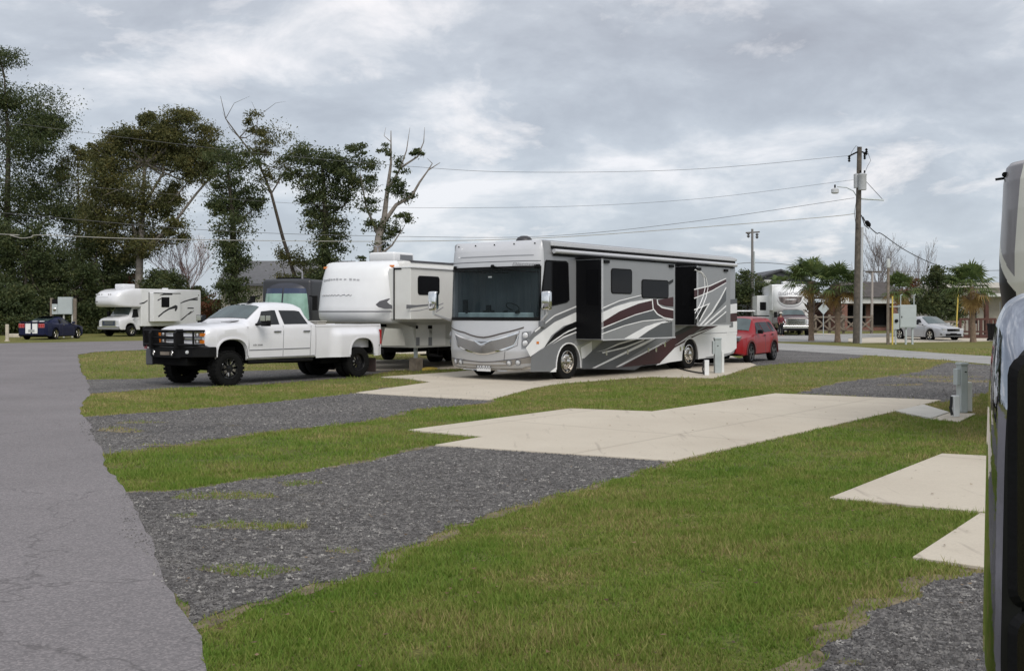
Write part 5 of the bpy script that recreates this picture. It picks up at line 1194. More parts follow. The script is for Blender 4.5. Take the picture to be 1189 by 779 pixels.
# red SUV behind the coach
class FO:  # frame from axle ground points
    def __init__(s,o,fwd):
        fwd=Vector(fwd).normalized(); s.f=fwd; s.l=Vector((-fwd.y,fwd.x)); s.o=Vector(o); s.rz=math.atan2(fwd.y,fwd.x)
    @property
    def loc(s): return (s.o.x,s.o.y,0)
W=2.05; f_=Frame(G(873,421.7),(-.52,-.852),W/2,1)
jeep,jsh,jb=car('suv','red five-door SUV with black wheels, standing right behind the motor coach','SUV',f_,W,1.66,2.62,.86,.88,.36,redp,'suv','black')
X=.86
for s_ in(1,-1):
    a,c=sorted((s_*.55,s_*.86)); b=MB(); b.prism([(X-.22,.86),(X+.0,.80),(X-.0,.92),(X-.25,.97)],a,c); b.build('headlight',mat('smoked headlamp',(.15,.15,.16),.15,coat=.6),jeep)
b=MB(); b.box(X-.06,X+.012,-.5,.5,.78,.92); b.build('grille',blackm,jeep,bevel=.01)
b=MB(); b.box(X-.08,X+.014,-.72,.72,.42,.56); b.build('lower_grille',blackm,jeep,bevel=.01)
for s_ in(1,-1): flare(jb,0,.44,.77,.30,s_*(W/2*.985),mat('dark red flare',(.10,.02,.02),.5),.045); flare(jb,-2.62,.44,.77,.30,s_*(W/2*.985),mat('dark red flare',(.10,.02,.02),.5),.045)
b=MB(); b.box(-3.0,-1.3,-.70,-.66,1.655,1.70); b.box(-3.0,-1.3,.66,.70,1.655,1.70); b.build('roof_rail',blackm,jeep)
b=MB(); b.prism([(.8,.855),(.75,.99),(-.3,1.13),(-.32,1.12),(.7,.95)],-.42,.42); b.build('hood_decal',blackm,jeep)
b=MB(); b.tube([(X,.4,.45),(X+.9,0,.42),(X,-.4,.45)],.035,6); b.build('tow_bar',chassis,jeep)
# silver sedan in the drive
W=2.10; f_=FO((27.1+.45*W*.947,68+.45*W*.32),(.32,-.947)); f_.o=Vector((27.1,68))+Vector((.947,.32))*(W/2-.1)
hd,hs,hb=car('sedan','silver four-door sedan parked behind the grey electrical cabinet','car',f_,W,1.58,2.92,.98,1.05,.35,silverc,'sedan','alloy')
X=.98
b=MB(); b.box(X-.05,X+.012,-.48,.48,.60,.76); b.m=1; b.box(X+.012,X+.022,-.46,.46,.66,.69); b.build('grille',[blackm,chrome],hd,bevel=.008)
b=MB(); b.box(X-.05,X+.012,-.62,.62,.30,.44); b.m=1; b.box(X+.012,X+.02,-.26,.26,.38,.48); b.build('lower_grille',[blackm,blackp],hd,bevel=.008)
for s_ in(1,-1):
    a,c=sorted((s_*.50,s_*.80)); b=MB(); b.prism([(a,.66),(c,.66),(c,.80),(a,.74)] if s_>0 else [(a,.66),(c,.66),(c,.74),(a,.80)],X-.20,X-.02,'x'); b.build('headlight',lens,hd,bevel=.015)
    a,c=sorted((s_*.66,s_*.92)); b=MB(); b.box(X-.2,X-.06,a,c,.38,.44); b.build('fog_light',blackm,hd)
# blue striped coupe, seen from behind
W=2.2; f_=FO((0,0),(.11,.99)); rear=Vector(G(63.8,394.1)); o=rear+f_.l*(W/2-.1)+f_.f*2.85; f_.o=o
mu,ms,mb_=car('coupe','dark blue two-door coupe with broad white racing stripes, seen from behind','car',f_,W,1.56,2.85,.95,1.12,.36,bluep,'coupe','alloy')
B0=-2.85-1.12; 
b=MB()
for y0,y1 in((.06,.42),(-.42,-.06)):
    b.box(B0-.015,B0+.02,y0,y1,.42,1.07)
    n=14; xs=np.linspace(B0+.02,-2.9,n); 
    for i in range(n-1): b.add([(xs[i],y0,ms.topz(xs[i],.25)+.008),(xs[i+1],y0,ms.topz(xs[i+1],.25)+.008),(xs[i+1],y1,ms.topz(xs[i+1],.25)+.008),(xs[i],y1,ms.topz(xs[i],.25)+.008)],[(0,1,2,3)])
b.build('racing_stripe',pinst,mb_)
b=MB(); b.box(B0-.06,B0+.25,-.85,.85,1.16,1.20); b.box(B0+.05,B0+.15,-.8,-.76,1.08,1.18); b.box(B0+.05,B0+.15,.76,.8,1.08,1.18); b.build('spoiler',bluep,mu,bevel=.01)
for s_ in(1,-1):
    for k in range(3):
        y=s_*(.56+.13*k); a,c=sorted((y-.045,y+.045)); b=MB(); b.box(B0-.018,B0+.03,a,c,.84,1.03); b.build('tail_light',redlens,mu,bevel=.006)
    a,c=sorted((s_*.49,s_*.90)); b=MB(); b.box(B0-.008,B0+.03,a,c,.80,1.07); b.build('lamp_surround',mat('pink lamp surround',(.45,.12,.12),.3),mu)
b=MB(); b.box(B0-.02,B0+.02,-.22,.22,.50,.68); b.build('number_plate',mat('grey plate',(.35,.36,.36),.5),mu)
b=MB(); b.box(B0+.05,B0+.5,-.95,.95,.24,.42); b.build('rear_valance',blackm,mu,bevel=.03)
b=MB(); b.box(-2.8,-1.2,-.62,.62,1.545,1.57); b.build('soft_top',blackm,mu,bevel=.01)
# ---- maroon pickup with the big white trailer
def duty():
    c=P(926,363,82); fr=FO((c.x,c.y+.9),(-.12,-.99)); root=thing('pickup_truck','dark maroon heavy pickup with a wide chrome grille, hitched to the white trailer','pickup truck',fr.loc,fr.rz)
    mp=mat('dark maroon truck paint',(.05,.014,.018),.3,coat=.4)
    sh=Shell(low=[(1.0,.55),(.8,.52),(-3.2,.55)],belt=[(1.0,1.18),(.9,1.30),(-.5,1.38),(-3.2,1.40)],edge=[(1.0,1.22),(.9,1.34),(-.5,1.46),(-1.1,1.92),(-2.9,1.92),(-3.2,1.45)],
      top=[(1.0,1.25),(.9,1.42),(.6,1.5),(-.55,1.56),(-1.12,2.02),(-1.5,2.08),(-2.8,2.06),(-3.2,1.5)],wl=[(1.0,1.05),(-3.2,1.08)],wb=[(1.0,1.02),(.8,1.08),(-3.2,1.08)],wt=[(1.0,.98),(-.5,1.0),(-1.1,.84),(-2.9,.82),(-3.2,.95)],arches=[(0,.5,1.05,2.2)])
    body=sh.build('body',mp,root); sh.screen('windscreen',glasst,root,-.62,-1.12,.92,.012)
    for s_ in(1,-1): sh.window('side_window',glassd,body,s_,(-1.7,-.8),(-1.7,-1.15),.06,.9); sh.window('side_window',glassd,body,s_,(-2.8,-1.8),(-2.7,-1.8),.06,.9)
    b=MB(); b.box(-5.6,-3.25,-1.05,1.05,.6,1.45); b.build('bed',mp,root,bevel=.04)
    X=1.0; b=MB(); b.box(X-.04,X+.02,-.70,.70,.86,1.30); b.m=1
    for z in(.88,1.02,1.15,1.28): b.box(X+.02,X+.05,-.72,.72,z-.035,z+.035)
    for y in(-.70,.70): b.box(X+.02,X+.05,y-.05,y+.05,.86,1.30)
    b.build('grille',[blackm,chrome],root,bevel=.01)
    for s_ in(1,-1):
        a,c_=sorted((s_*.76,s_*1.04)); b=MB(); b.box(X-.1,X+.02,a,c_,.88,1.28); b.build('headlight',lens,root,bevel=.02)
    b=MB(); b.box(X-.02,X+.22,-1.12,1.12,.56,.80); b.build('front_bumper',chrome,root,bevel=.04); b=MB(); b.box(X,X+.1,-1.0,1.0,.42,.56); b.build('air_dam',blackm,root)
    for s_ in(1,-1):
        b=MB(); b.tube([(-.75,s_*1.02,1.5),(-.75,s_*1.3,1.55)],.03,6); b.box(-.85,-.72,s_*1.36-.12,s_*1.36+.12,1.42,1.86); b.build('door_mirror',blackm,root,bevel=.03)
    for x in(0,-4.0):
        for s_ in(1,-1): wheel(root,x,s_*.95,.42,.27,.25,s_,'alloy',24)
    b=MB(); b.box(-5.4,.6,-.7,.7,.5,.8); b.build('chassis',chassis,root)
duty()
def bighorn():
    c=P(916,363,88); root=thing('fifth_wheel_trailer','tall white fifth-wheel trailer with a mountain emblem on its nose, behind the maroon pickup','trailer',(c.x,c.y,0),math.atan2(-.99,-.12))
    h=1.42; ZT=4.15
    b=MB(); b.prism([(.3,ZT-.1),(.3,2.0),(-1.6,2.0),(-1.75,.8),(-10,.8),(-10,ZT-.15),(.1,ZT)],-h,h); b.build('body',whitegel,root)
    secs=[(1.55,.35,h-.35),(1.75,.75,h-.12),(2.1,1.0,h),(2.9,1.05,h),(3.5,.85,h),(3.9,.5,h-.1),(4.1,.15,h-.2),(4.16,-.1,h-.3)]; f=noseloft(secs,2*h)
    nose=nosemesh('nose_cap',f,.05,[1.55,1.65,1.75,1.9,2.1,2.4,2.7,2.9,3.2,3.5,3.7,3.9,4.0,4.1,4.16],whitegel,root)
    # half-round emblem with a mountain picture, and the name above it
    b=MB(); n=20
    for i in range(n):
        u0=-.40+.80*i/n; u1=-.40+.80*(i+1)/n; z=lambda u:3.10-.62*math.sqrt(max(0,1-(u/.401)**2))
        b.m=0; b.add([f(u0,z(u0),.05,.05),f(u1,z(u1),.05,.05),f(u1,3.12,.05,.05),f(u0,3.12,.05,.05)],[(0,1,2,3)])
    b.build('emblem',mat('mountain picture',(.12,.10,.095),.5,var=.9,vscale=3.5),nose)
    b=MB()
    for i in range(30):
        u0=-.5+i/30; u1=u0+1/30; z=lambda u:3.25-.95*math.sqrt(max(0,1-(u/.52)**2)); b.add([f(u0,z(u0)-.03,.05,.014),f(u1,z(u1)-.03,.05,.014),f(u1,z(u1)+.03,.05,.014),f(u0,z(u0)+.03,.05,.014)],[(0,1,2,3)])
    b.build('emblem_outline',gtext,nose)
    text(nose,'lettering','BIGHORN',.42,gtext,f(0,3.36,.05,.03),(0,1,0),(0,0,1),ext=.004,sx=1.05)
    b=MB(); b.box(-.9,.1,-.5,.5,ZT,ZT+.26); b.build('roof_air_conditioner',white,root,bevel=.06)
    # side slides
    for s_,z0,z1,dd in((-1,.9,3.25,1.0),(1,1.2,3.4,.7)):
        a,c_=sorted((s_*(h-.1),s_*(h+dd))); b=MB(); b.box(-5.5,-1.75,a,c_,z0,z1); sl=b.build('slide_out',whitegel,root,bevel=.02)
        b=MB(); yc=s_*(h+dd*.5); b.box(-1.748,-1.73,yc-.26,yc+.26,2.0,2.7); b.build('end_window',glassd,sl,bevel=.02)
    b=MB(); b.box(.31,.33,-h+.0,-h+.05,2,3.6); 
    for s_ in(1,-1): wheel(root,-6.5,s_*(h-.15),.4,.24,.22,s_,'alloy',20); wheel(root,-7.5,s_*(h-.15),.4,.24,.22,s_,'alloy',20)
    b=MB(); b.box(-9.9,-1.8,-1,1,.6,.8); b.box(-1.9,-1.8,-.9,-.8,0,.8); b.box(-1.9,-1.8,.8,.9,0,.8); b.build('chassis',chassis,root)
bighorn()
# ---- person in maroon beside it (one continuous skinned body, clothing as parts)
def skinned(name,pts,edges,rad,m,parent,sub=1):
    me=bpy.data.meshes.new(name); me.from_pydata(pts,edges,[]); o=bpy.data.objects.new(name,me); COL.objects.link(o)
    md=o.modifiers.new('s','SKIN'); md.use_smooth_shade=True
    for i,r in enumerate(rad): me.skin_vertices[0].data[i].radius=(r,r) if not isinstance(r,tuple) else r
    me.skin_vertices[0].data[0].use_root=True
    o.modifiers.new('d','SUBSURF').levels=sub
    dg=bpy.context.evaluated_depsgraph_get(); m2=bpy.data.meshes.new_from_object(o.evaluated_get(dg)); bpy.data.objects.remove(o)
    m2.name=name; m2.materials.clear(); m2.materials.append(m)
    for p in m2.polygons: p.material_index=0; p.use_smooth=True
    ob=bpy.data.objects.new(name,m2); COL.objects.link(ob); ob.parent=parent; return ob
pp=P(906.5,363,80.5)
per=thing('person','person in a maroon long-sleeved shirt, black trousers and pale cap beside the maroon pickup','person',(pp.x,pp.y,0),R(-60))
body_p=[(0,0,.95),(0,0,1.15),(0,0,1.38),(0,0,1.50),(0,0,1.62),(0,.20,1.42),(.05,.30,1.16),(.22,.28,1.00),(.27,.27,.93),(0,-.20,1.42),(.02,-.29,1.15),(.15,-.27,.95),(.18,-.27,.87),(0,.10,.90),(.03,.12,.50),(0,.13,.08),(.15,.13,.04),(0,-.10,.90),(.0,-.12,.50),(-.05,-.13,.08),(.10,-.13,.04),(.01,0,1.72)]
body_e=[(0,1),(1,2),(2,3),(3,4),(4,21),(2,5),(5,6),(6,7),(7,8),(2,9),(9,10),(10,11),(11,12),(0,13),(13,14),(14,15),(15,16),(0,17),(17,18),(18,19),(19,20)]
rad=[.15,.15,.16,.06,.095,.065,.05,.038,.035,.065,.05,.038,.035,.10,.065,.045,.04,.10,.065,.045,.04,.08]
bd=skinned('body',body_p,body_e,rad,skin,per)
skinned('shirt',[body_p[i] for i in(0,1,2,5,6,7,9,10,11)],[(0,1),(1,2),(2,3),(3,4),(4,5),(2,6),(6,7),(7,8)],[.175,.175,.185,.085,.068,.052,.085,.068,.052],mat('maroon shirt',(.13,.022,.03),.9),per)
skinned('trousers',[body_p[i] for i in(0,13,14,15,17,18,19)],[(0,1),(1,2),(2,3),(0,4),(4,5),(5,6)],[.17,.125,.088,.07,.125,.088,.07],mat('black trousers',(.012,.012,.014),.9),per)
b=MB(); b.lathe([(.115,0),(.112,.05),(.08,.10),(.001,.115)],(.01,0,1.73),(0,0,1),16); b.box(.08,.22,-.07,.07,1.73,1.75); b.build('cap',mat('pale cap',(.6,.58,.52),.8),per,smooth=50)
b=MB(); b.lathe([(.108,0),(.105,-.06),(.08,-.14)],(-.02,0,1.74),(0,0,1),14); b.build('hair',blackm,per,smooth=50)
# ---- the near trailer nose at the right edge
def near_trailer():
    h=1.35; d=Vector((-.6,-.8)); l=Vector((-d.y,d.x)) # left of travel points to the viewer's right
    corner=Vector(((1149-CX)/F*14.4,14.4)); o=corner+l*h-d*.25
    root=thing('fifth_wheel_trailer','near fifth-wheel trailer nose in grey, cream and black at the right edge of the picture','trailer',(o.x,o.y,0),math.atan2(d.y,d.x))
    g=mat('warm grey paint',(.17,.16,.165),.4,coat=.3,var=.08); k=mat('black nose paint',(.007,.007,.008),.35,coat=.03,spec=.12); cr=mat('cream gelcoat',(.56,.55,.48),.4,coat=.2,var=.03)
    secs=[(1.15,.25,h-.35),(1.35,.55,h-.18),(1.7,.78,h-.06),(2.2,.90,h),(2.6,.90,h),(3.2,.78,h-.03),(3.6,.62,h-.04),(3.82,.45,h-.07),(3.90,.15,h-.12)]
    f=noseloft(secs,2*h)
    zl=[1.15+.0183*i for i in range(151)]
    def mf(u,z):
        # dark outer quarters, grey above and black below with a cream sash between, cream middle
        uu=abs(u)
        line=2.92-(1.0-uu)*1.6
        if uu<.50: return 0
        if line-.04<z<line+.16: return 0
        return 1 if z>line else 2
    nosemesh('nose_cap',f,-.5,zl,[cr,g,k],root,matf=mf,nu=160,pw=2.3)
    b=MB(); b.prism([(-.45,3.88),(-.45,1.35),(-1.9,1.3),(-2.2,.75),(-9.5,.75),(-9.5,3.80),(-9.4,3.88)],-h+.12,h-.12); b.build('body',cr,root,bevel=.05)
    # roof camera and vent on the cap
    p=f(-.93,3.70,-.5,.0,2.3); b=MB(); b.bar(p,p+Vector((.09,-.10,-.02)),.02,.035); b.build('marker_bracket',blackm,root)
    p=f(-.78,3.72,-.5,.0,2.3); b=MB(); b.lathe([(.04,0),(.035,.04),(.001,.05)],p,(1,-.4,0),10); b.build('clearance_lamp',chassis,root)
    b=MB(); b.tube([f(-.9,1.95,-.5,.02,2.3),f(-.86,1.75,-.5,.04,2.3)+Vector((0,0,-.05)),(.0,-.9,1.35),(-.2,-.75,1.1)],.012,5); b.build('tow_cable',mat('pale cable',(.35,.34,.3),.6),root)
    b=MB(); b.box(-9.3,-1.9,-.9,.9,.58,.75); b.box(-2.4,-2.25,-1.1,-1.0,0,.75); b.box(-2.4,-2.25,1.0,1.1,0,.75); b.tube([(-.2,0,1.15),(-.2,0,.95)],.08,8); b.build('chassis',chassis,root)
    for x in(-6,-7):
        for s_ in(1,-1): wheel(root,x,s_*(h-.15),.4,.24,.22,s_,'alloy',20)
near_trailer()
# ---- the viewer's own coach flank (outside the frame) carrying the mirror at the right edge
def own_coach():
    root=thing('motorhome','black side mirror of the nearest motorhome, cropped by the right edge of the picture','motorhome',(1.25,1.15,0),0)
    brn=mat('dark bronze paint',(.045,.035,.028),.25,coat=.4,var=.15)
    b=MB(); b.box(0,2.5,-8.5,.1,.5,3.4); bd=b.build('body',brn,root,bevel=.12,bseg=3,smooth=35)
    b=MB(); b.tube([(-.02,-2.3,1.2),(-.09,-2.3,1.24),(-.09,-2.3,2.1),(-.02,-2.3,2.14)],.02,8); b.build('grab_handle',pinst,root,smooth=50)
    for y in(-7,-.9):
        e=empty('wheel',(.2,y,.5),R(90),root); b=MB(); b.lathe([(.3,-.14),(.48,-.15),(.5,-.1),(.5,.1),(.48,.15),(.3,.14)],(0,0,0),(0,1,0),32); b.build('tyre',rubber,e,smooth=40); b=MB(); b.lathe([(.3,.12),(.2,.08),(.001,.1)],(0,0,0),(0,1,0),24); b.build('rim',alloy,e,smooth=40)
    # mirror housing: a rounded shell whose open side faces back
    Y=1.30-1.15
    def X_(px_): return (px_-CX)/F*1.30-1.25
    def Zp(py_): return H-(py_-HY)/F*1.30
    # outline of the rim (x,z) seen from behind, left side and top traced, right side mirrored
    L_=[(1166,800),(1162,779),(1163,700),(1165,600),(1167,520),(1170,470),(1176,430),(1184,412),(1200,400),(1240,394)]
    left=[(X_(a),Zp(c)) for a,c in L_]; xr=left[0][0]+.30
    cxm=(left[0][0]+xr)/2
    bot=[(left[0][0]+.03,Zp(830)),(left[0][0]+.08,Zp(848))]
    right=[(2*cxm-x,z) for x,z in left][::-1]
    rim=left[:]+[(2*cxm-left[-1][0]+0,left[-1][1]+.002)]+[(2*cxm-x,z) for x,z in left[::-1][1:]]+[(2*cxm-q[0],q[1]) for q in bot[::-1][::-1]][::1][::-1][::-1]
    rim=left+[(2*cxm-x,z) for x,z in left[::-1]]+[(2*cxm-bot[0][0],bot[0][1]),(2*cxm-bot[1][0],bot[1][1]),bot[1],bot[0]]
    q_=[Vector(p) for p in rim]; n_=len(q_); rim=[]
    for i in range(n_):
        a,b0,c0,d0=q_[i-1],q_[i],q_[(i+1)%n_],q_[(i+2)%n_]
        for j in range(5):
            t=j/5; rim.append(tuple(.5*((2*b0)+(-a+c0)*t+(2*a-5*b0+4*c0-d0)*t*t+(-a+3*b0-3*c0+d0)*t**3)))
    czm=sum(q[1] for q in rim)/len(rim)
    b=MB(); n=len(rim); vs=[]; prof=[(1.0,0.,0.),(1.012,.015,.03),(.995,.04,.055),(.94,.07,.07),(.80,.10,.06),(.5,.12,.03),(.2,.125,0)]
    hz=max(q_[1] for q_ in rim)-czm
    for sc_,dy,lf in prof:
        for x,z in rim: vs.append((cxm+(x-cxm)*sc_,dy,czm+(z-czm)*(1-(1-sc_)*.6)+lf*max(0,(z-czm)/hz)**2))
    b.v=vs; b.f=[(i*n+j,i*n+(j+1)%n,(i+1)*n+(j+1)%n,(i+1)*n+j) for i in range(len(prof)-1) for j in range(n)]+[tuple((len(prof)-1)*n+j for j in range(n))]; b.mi=[0]*len(b.f)
    mir=b.build('side_mirror',mat('glossy black chrome',(.34,.36,.40),.035,metal=1.,var=.35,vscale=9,bump=.04,bscale=14),root,smooth=60)
    def inset(t): return [(cxm+(x-cxm)*(1-t/.15),czm+(z-czm)*(1-t/.27)) for x,z in rim]
    # black gasket ring and bezel
    o_=rim; i_=inset(.018); b=MB()
    for k in range(n):
        a,c,d_,e_=o_[k],o_[(k+1)%n],i_[(k+1)%n],i_[k]; b.add([(a[0],-.001,a[1]),(c[0],-.001,c[1]),(d_[0],-.014,d_[1]),(e_[0],-.014,e_[1])],[(0,1,2,3)]); 
    b.add([(x,-.004,z) for x,z in inset(.012)],[tuple(range(n))])
    b.build('mirror_bezel',blackp,mir,smooth=40)
    gm=bpy.data.materials.new('mirror glass'); nt_,bb_=nodes(gm); bb_.inputs['Base Color'].default_value=(.33,.34,.35,1); bb_.inputs['Metallic'].default_value=1; bb_.inputs['Roughness'].default_value=.02
    xl=X_(1172); xr2=2*cxm-xl; zm=Zp(705)
    for (z0,z1,nm) in ((zm+.008,Zp(418),'mirror_glass'),(Zp(832),zm-.008,'mirror_glass')):
        pol=rrect(xl,xr2,z0,z1,.02,4); b=MB(); m_=len(pol)
        # faintly turned so that it looks back along the coach flank
        b.add([(x,-.020-(x-xl)*.10*0,z) for x,z in pol],[tuple(range(m_))]); fo=b.build(nm,gm,mir)
        b=MB(); q2=rrect(xl-.008,xr2+.008,z0-.008,z1+.008,.026,4)
        for k in range(m_): b.add([(pol[k][0],-.0205,pol[k][1]),(pol[(k+1)%m_][0],-.0205,pol[(k+1)%m_][1]),(q2[(k+1)%m_][0],-.012,q2[(k+1)%m_][1]),(q2[k][0],-.012,q2[k][1])],[(0,1,2,3)])
        b.build('glass_rim',blackm,fo)
    Mz=Matrix.Translation((X_(1150),Y,0))@Matrix.Rotation(R(0),4,'Z')@Matrix.Translation((-X_(1150),0,0))
    for o in [mir]+[c for c in COL.objects if c.parent==mir or (c.parent and c.parent.parent==mir)]:
        if o.type=='MESH': o.data.transform(Mz)
    b=MB(); b.tube([(cxm+.05,Y+.12,Zp(380)),(cxm+.12,Y+.16,Zp(300)),(cxm+.3,.02,Zp(290)),(.1,-.1,Zp(300))],.025,10); b.build('mirror_arm',blackm,root,smooth=50)
own_coach()
# ============================================================ TREES
def tubes_np(): pass
def leafmesh(name,clumps,m,parent,size,per,seed,sub=14,flat=.8):
    r_=np.random.default_rng(seed); C_=[]
    for (c,rad,dens) in clumps:
        c=np.array(c);rad=np.array(rad); k=max(4,int(sub*dens))
        d=r_.normal(size=(k,3)); d/=np.linalg.norm(d,axis=1)[:,None]; q=c+d*rad*(r_.random((k,1))**.45)
        for p in q:
            n=int(2.3*per*dens*(.45+1.1*r_.random())/max(dens,.3)); s=rad.mean()*(.17+.24*r_.random())
            C_.append(p+r_.normal(size=(n,3))*s*np.array([1.15,1.15,.6]))
    P_=np.concatenate(C_); n=len(P_); a=r_.normal(size=(n,3)); a/=np.linalg.norm(a,axis=1)[:,None]; b_=np.cross(a,r_.normal(size=(n,3))); b_/=np.linalg.norm(b_,axis=1)[:,None]
    s=(size*.78*(.5+.9*r_.random(n)))[:,None]; a=a*s; b_=b_*s*flat*.6
    V=np.stack([P_-a,P_-b_,P_+a,P_+b_],1).reshape(-1,3); return fastmesh(name,V,4,m,parent),[]
def tree(name,label,cat,base,Y,clumps,lm,trunk=None,limbs=(),tr=.3,bm=bark,size=.12,per=40,sub=14,seed=1,group=None,auto=True):
    """clumps: (px,py,rx,ry,density) in photo pixels at depth Y; base: (px) of the trunk foot"""
    rr=random.Random(seed); k=Y/F
    bx=(base-CX)*k; root=thing(name,label,cat,(bx,Y,0),0,group); o=Vector((bx,Y,0)); cl=[]
    for c in clumps:
        dn=c[4] if len(c)>4 else 1.; w=P(c[0],c[1],Y)-o; w.y=rr.uniform(-.5,.5)*c[2]*k; cl.append((tuple(w),(c[2]*k,c[2]*k*.9,c[3]*k),dn))
    wood=[]; tp=trunk or [(base,363+H/k,1.),(base,cl and min(c[1] for c in clumps)+20,.3)]
    b=MB(); pts=[P(p[0],p[1],Y)-o for p in tp]; pts[0].z=-.05; b.tube(pts,[tr*p[2] for p in tp],9)
    for L_ in limbs:
        b.tube([P(p[0],p[1],Y)-o+Vector((0,(L_[1] if isinstance(L_[1],float) else 0)*i*.3,0)) for i,p in enumerate(L_[0])],[tr*w for w in np.linspace(L_[2],L_[3],len(L_[0]))],7)
    if auto:
        for c,rad,dn in cl:
            cv=Vector(c); j=min(range(1,len(pts)),key=lambda i:(pts[i]-cv).length if pts[i].z<cv.z+.5 else 1e6); st=pts[j]
            mid=(st+cv)/2+Vector((rr.uniform(-.3,.3),rr.uniform(-.3,.3),-.25*abs(cv.x-st.x)))
            b.tube([st,mid,cv],[tr*.32,tr*.2,tr*.08],6)
            for _ in range(5):
                e=cv+Vector((rr.uniform(-1,1)*rad[0],rr.uniform(-1,1)*rad[1],rr.uniform(-.8,1)*rad[2])); b.tube([cv,(cv+e)/2+Vector((0,0,.1)),e],[tr*.08,tr*.05,.012],4)
    b.build('trunk',bm,root,smooth=60)
    if cl: leafmesh('crown',cl,lm,root,size,per,seed,sub)
    return root
def branchy(b,p,d,L_,r,depth,rr,spread=.5,up=.15,minr=.006,kids=3):
    pts=[p]; q=p.copy(); dd=d.copy()
    for i in range(3):
        dd=(dd+Vector((rr.uniform(-1,1),rr.uniform(-1,1),rr.uniform(-.6,1)*.6+up))*.16).normalized(); q=q+dd*L_/3; pts.append(q.copy())
    b.tube(pts,[r,r*.85,r*.7,max(minr,r*.5)],5 if r>.03 else 3,cap=False)
    if depth<=0: return
    for i in range(kids):
        t=pts[1+i%3]; nd=(dd+Vector((rr.uniform(-1,1),rr.uniform(-1,1),rr.uniform(-.3,.9)))*spread).normalized(); branchy(b,t if i<kids-1 else pts[3],nd,L_*rr.uniform(.6,.8),max(minr,r*.55),depth-1,rr,spread,up,minr,kids)
def bare(label,base,Y,top,m,seed,r=.1,name='bare_tree',depth=4,spread=.6,group=None,kids=3):
    k=Y/F; root=thing(name,label,'tree',((base-CX)*k,Y,0),0,group); rr=random.Random(seed); h=(H-(top-HY)*k)
    b=MB(); branchy(b,Vector((0,0,-.05)),Vector((0,0,1)),h*.42,r,depth,rr,spread,.25,.012,kids); b.build('branches',m,root); return root
TG='tall trees along the left skyline'
tree('oak_tree','tall dark evergreen oak cropped by the left edge of the picture','tree',12,101,[(-30,110,40,30),(0,68,24,12,.5),(5,120,30,22),(42,128,32,26),(10,165,45,30),(50,170,32,26),(0,220,55,32),(42,218,38,26),(60,150,16,16,.6),(10,270,50,35),(35,300,45,28),(-45,200,40,50),(-40,290,50,40),(70,250,20,20,.5),(30,240,40,30)],leafdk,[(12,386,1.),(14,330,.85),(8,250,.7),(10,170,.45),(5,90,.15)],tr=.42,per=92,sub=26,seed=3,size=.15)
tree('water_oak','slender sparse olive tree between the leftmost oak and the big arching oak','tree',88,103,[(85,205,24,26,.7),(100,185,16,16,.7),(80,245,26,24,.8),(95,285,28,24,.9),(104,240,20,26,.8),(70,195,14,16,.5),(78,300,28,24,1.),(110,270,18,26,.9),(90,178,12,10,.5)],leafol,[(90,384,1.),(88,320,.8),(92,250,.5),(90,180,.2)],tr=.20,per=46,sub=25,seed=5,size=.145)
tree('oak_tree','big spreading oak with a pale trunk and one limb arching over to the right','tree',161,93,[(135,195,26,26),(158,178,28,22),(150,155,22,12,.7),(128,222,26,24),(165,215,32,30),(190,150,22,12,.8),(185,178,28,20),(215,140,22,13,.8),(210,172,24,20,.9),(150,250,32,22),(188,245,22,22),(236,162,22,16,.8),(250,188,20,18,.9),(160,276,26,14,.8),(120,260,20,22,.8),(205,268,14,14,.6),(172,140,10,8,.5),(232,198,20,16,.8),(115,178,12,12,.7),(202,225,16,14,.8),(118,210,20,24,.9),(120,240,22,24,.9),(140,170,20,16,.9),(165,160,24,14,.9),(200,160,24,16,.9),(228,178,20,18,.9),(215,195,20,16,.8),(145,285,26,18,.9),(180,285,26,14,.8)],leafol,
   [(161,386,1.),(161,330,.85),(163,290,.75),(166,240,.5),(168,190,.3)],[([(163,292),(185,275),(205,255),(228,225),(245,205)],0.,.45,.2),([(166,240),(190,200),(190,175),(205,158),(225,150)],0.,.35,.1),([(163,290),(150,250),(138,215),(132,195)],0.,.4,.12)],tr=.40,bm=barkl,per=84,sub=21,seed=8,size=.132)
tree('ivy_clad_tree','narrow tree covered in foliage in front of the grey-roofed house','tree',272,76,[(268,200,20,18),(262,225,20,18),(275,240,24,18),(270,262,22,16),(268,285,18,16),(272,305,20,14),(268,325,18,16),(275,348,22,18),(262,180,22,16,.8),(290,225,16,14,.6),(253,240,10,12,.5),(285,190,20,14,.6),(300,240,10,12,.4)],leafdk,[(272,388,1.),(272,320,.9),(270,250,.7),(264,190,.3)],tr=.26,per=60,sub=16,seed=12,size=.12)
tree('leaning_tree','thin tree leaning left with long bare upper limbs and foliage at its foot','tree',350,78,[(352,350,30,18),(340,325,22,16),(325,300,14,14,.6),(352,300,16,14,.6),(300,150,14,9,.6),(318,160,22,14,.7),(300,170,20,14,.7),(290,135,14,8,.35),(325,200,18,14,.5),(345,180,20,14,.7),(310,205,12,12,.4),(362,330,20,20,.8),(285,180,10,8,.3)],leafol,
   [(352,388,1.),(345,330,.9),(328,275,.75),(315,225,.6),(300,188,.45),(278,160,.32),(262,138,.2),(256,112,.08)],[([(300,188),(296,160),(300,135),(292,118)],0.,.25,.04),([(278,160),(268,150),(258,130)],0.,.2,.03),([(315,225),(330,200),(345,185),(362,170)],0.,.35,.08),([(315,225),(295,205),(275,192)],0.,.25,.05),([(262,138),(272,120),(290,112)],0.,.15,.03),([(300,135),(320,120),(332,118)],0.,.12,.02)],tr=.17,bm=bark,per=45,sub=15,seed=15,size=.115)
